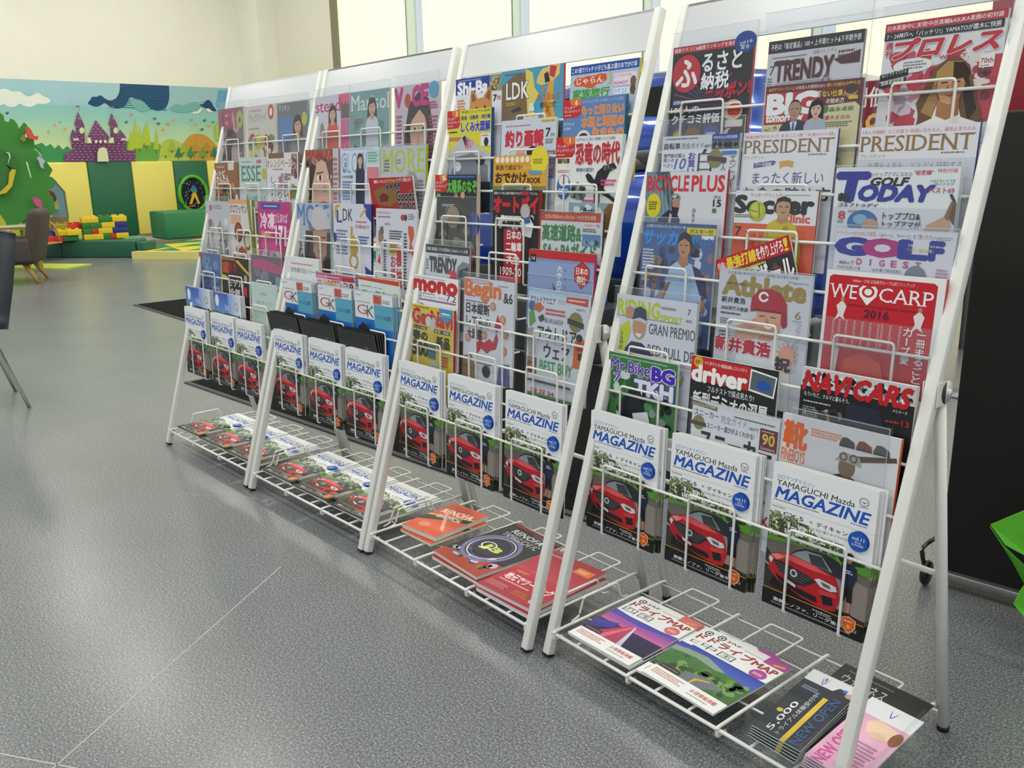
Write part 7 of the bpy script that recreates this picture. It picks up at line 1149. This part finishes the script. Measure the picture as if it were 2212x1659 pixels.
magazine(pocket(3, 5, .297, z0=-.147, phi=5, roll=20), .178, .2, .004, baseball, 'baseball magazine tipped at an angle behind the red helmet cover')
magazine(pocket(1, 7, -.026, z0=-.147, phi=2), .235, .268, .012, whitebk, 'white booklet stack with thin red and black lines above the insurance brochures', name='booklet', cat='booklet')
magazine(pocket(1, 7, .200, z0=-.147, phi=-3), .236, .228, .004, vottene, 'pink and white local leaflet with tall red capitals', name='leaflet', cat='leaflet')
magazine(pocket(1, 7, .458, z0=-.147, phi=-3), .224, .234, .004, motteke, 'white leaflet with green katakana and an orange top edge', name='leaflet', cat='leaflet')
magazine(pocket(0, 8, .505, z0=-.147, phi=3), .196, .246, .006, mint, 'pale mint green booklet with small grey lettering', name='booklet', cat='booklet')
# empty clear sleeve in the nearest rack
sv = link('empty_sleeve', sleeve_mesh(.215, .286, .004, .004, 0)); sv.matrix_world = pocket(3, 7, .497); tag(sv, 'empty clear plastic sleeve in front of the red baseball fan book', 'sleeve')

pos = ['left', 'middle', 'right']
rn = [R1, R2, R3, R4]
def stack(rk, n, u, w_, h_, th, art, cnt, label, back_label, group, phi=3.0, name='booklet', cat='booklet', spread=.0015, tip=0.0, back='#e4e4e2', jit=.004, dv=0.0, spine=None):
    rd = random.Random(rk * 100 + n * 10 + int(u * 100))
    for i in range(cnt):
        M = pocket(rk, n, u + (rd.uniform(-jit, jit) + .003 * i if i else 0), z0=-.1475 + (0 if not i else rd.uniform(0, .002)), phi=phi + tip * i, dv=dv + i * (th + spread))
        magazine(M, w_, h_, th, art, label if i == 0 else back_label, group=group, name=name, cat=cat, back=back, spine=spine)
yu = {3: (-.003, .236, .480), 2: (.003, .246, .492), 1: (-.008, .236, .468), 0: (-.026, .226, .452)}
yc = {3: (4, 5, 4), 2: (4, 5, 3), 1: (4, 4, 5), 0: (4, 5, 4)}
for rk in range(4):
    for c in range(3):
        stack(rk, 10, yu[rk][c], .2055, .279, .0024, yama, yc[rk][c], 'white red-car booklet, front copy, bottom %s pocket of %s' % (pos[c], rn[rk]),
              'white booklet behind the front copy, bottom %s pocket of %s' % (pos[c], rn[rk]), 'free car booklets', phi=2.5, spread=.0012)
for c, u in enumerate((-.010, .238, .464)):
    stack(1, 8, u, .207, .277, .0024, gk, 5, 'white and blue insurance brochure, front of the %s stack, third rack' % pos[c], 'insurance brochure behind the front one, %s stack, third rack' % pos[c], 'insurance brochures', phi=1.5, name='brochure', cat='brochure', back='#8fa8b8')
for c, u in enumerate((-.058, .178, .414)):
    stack(1, 9, u, .212, .25, .0018, folder, 5, 'black folder leaning forward, front of the %s group, third rack' % pos[c], 'black folder behind the front one, %s group, third rack' % pos[c], 'black folders', phi=-9, tip=1.6, spread=.0022, name='folder', cat='folder', back='#242526', jit=.006)
tab = mat('folder_tab', '#1a1b1c', .5)
for c, u in enumerate((-.058, .178, .414)):
    o = MB().prism([(.06, .24), (.075, .262), (.10, .275), (.125, .262), (.14, .24)], .0, .0008).build('folder_tab', tab); o.matrix_world = pocket(1, 9, u + .02, phi=-3, dv=.017); tag(o, 'round black tab sheet standing behind the %s group of black folders' % pos[c], 'divider')
for c, u in enumerate((-.050, .220)):
    stack(0, 9, u, .238, .273, .0022, broch, 4, 'blue and green meadow brochure, front of the %s pocket, farthest rack' % pos[c], 'meadow brochure behind the front one, %s pocket, farthest rack' % pos[c], 'meadow brochures', phi=1.5, name='brochure', cat='brochure')

# bottom shelves
ZS = SZ + .0115
for rk, us in ((0, (.035, .268, .497)), (1, (.028, .262, .495))):
    for c, u in enumerate(us):
        for i in range(3):
            magazine(flat(rk, u + .004 * (2 - i), .030 + .006 * (2 - i) * (1 if i else 1), ZS + .0032 * (i + 1), rz=1.5 * (i - 1)), .2055, .279, .0024, yama, ('top red-car booklet lying %s on the bottom shelf of %s' if i == 2 else 'booklet under the top copy lying %s on the shelf of %s') % (pos[c], rn[rk]), group='free car booklets', name='booklet', cat='booklet')
magazine(flat(2, .066, .085, ZS + .024, rz=6), .150, .212, .014, renofa_o, 'small orange and black sports guide lying on the bottom shelf of the second nearest rack', back='#c9a23a')
magazine(flat(2, .066, .078, ZS + .009, rz=2), .150, .212, .008, renofa_o, 'second orange sports guide under the other on the bottom shelf', back='#c9a23a')
magazine(flat(2, .276, .050, ZS + .022, rz=-3), .207, .290, .010, renofa_b, 'black football yearbook with a glowing ring lying on the bottom shelf', back='#a8381e')
magazine(flat(2, .282, .040, ZS + .011, rz=-1), .207, .290, .010, renofa_b, 'orange edged yearbook lying under the black ring cover', back='#a8381e')
magazine(flat(2, .506, .022, ZS + .021, rz=3), .200, .272, .009, jimoto, 'dark red magazine with an orange tag lying on the bottom shelf')
magazine(flat(2, .508, .018, ZS + .011, rz=1), .200, .272, .010, jimoto, 'dark red magazine lying under the one with the orange tag')
magazine(flat(3, .052, .016, ZS + .010, rz=1), .186, .254, .004, map_a, 'purple highway drive map, top copy on the bottom shelf of the nearest rack', name='map', cat='map', group='drive maps')
magazine(flat(3, .054, .020, ZS + .005, rz=0), .186, .254, .004, map_a, 'purple highway drive map under the top copy on the bottom shelf', name='map', cat='map', group='drive maps')
for i, (du, dv_, rz, nm) in enumerate(((-.012, .028, 5, 'lowest copy'), (-.010, .022, 3, 'middle copy'), (.006, .022, -2, 'top copy'))):
    magazine(flat(3, .266 + du, dv_, ZS + .0045 * (i + 1), rz=rz), .190, .252, .0035, map_b, 'green forest road drive map, %s of the fanned three on the bottom shelf' % nm, name='map', cat='map', group='drive maps')
# clear acrylic tray with flyers
ac = empty('acrylic_tray', RM[3] @ Matrix.Translation((.535, .012, ZS)), 'clear acrylic tray holding gym flyers on the bottom shelf of the nearest rack', 'tray')
TW, TD = .222, .235
MB().box((0, 0, 0), (TW, TD, .003)).build('tray_floor', ACRYL, ac); MB().box((0, 0, .003), (TW, .003, .055)).build('tray_front', ACRYL, ac)
MB().prism([(.003, .003), (TD, .003), (TD, .075), (.003, .055)], 0, .003, Matrix.Rotation(pi / 2, 4, 'Z') @ Matrix.Scale(-1, 4, (0, 1, 0))).build('tray_side', ACRYL, ac)
MB().prism([(.003, .003), (TD, .003), (TD, .075), (.003, .055)], TW - .003, TW, Matrix.Rotation(pi / 2, 4, 'Z') @ Matrix.Scale(-1, 4, (0, 1, 0))).build('tray_side', ACRYL, ac)
MB().box((.109, .003, .003), (.112, TD, .05)).build('tray_divider', ACRYL, ac)
magazine(flat(3, .560, .045, ZS + .022, rz=-2, lift=8), .182, .257, .001, darkflyer, 'dark green flyer with white lettering at the back of the acrylic tray', name='flyer', cat='flyer')
for i in range(5):
    magazine(flat(3, .540 + .0015 * i, .018, ZS + .012 + .006 * i, rz=-2 + i * .8, lift=7), .100, .212, .0025, gymk, ('black gym flyer with a gold stripe, top of its pile' if i == 4 else 'black gym flyer lower in the pile with the gold stripe'), name='flyer', cat='flyer', group='gym flyers')
    magazine(flat(3, .650 + .0015 * i, .018, ZS + .012 + .006 * i, rz=1 - i * .8, lift=7), .100, .212, .0025, gymp, ('pink gym flyer with a lying woman, top of its pile' if i == 4 else 'pink gym flyer lower in its pile'), name='flyer', cat='flyer', group='gym flyers')
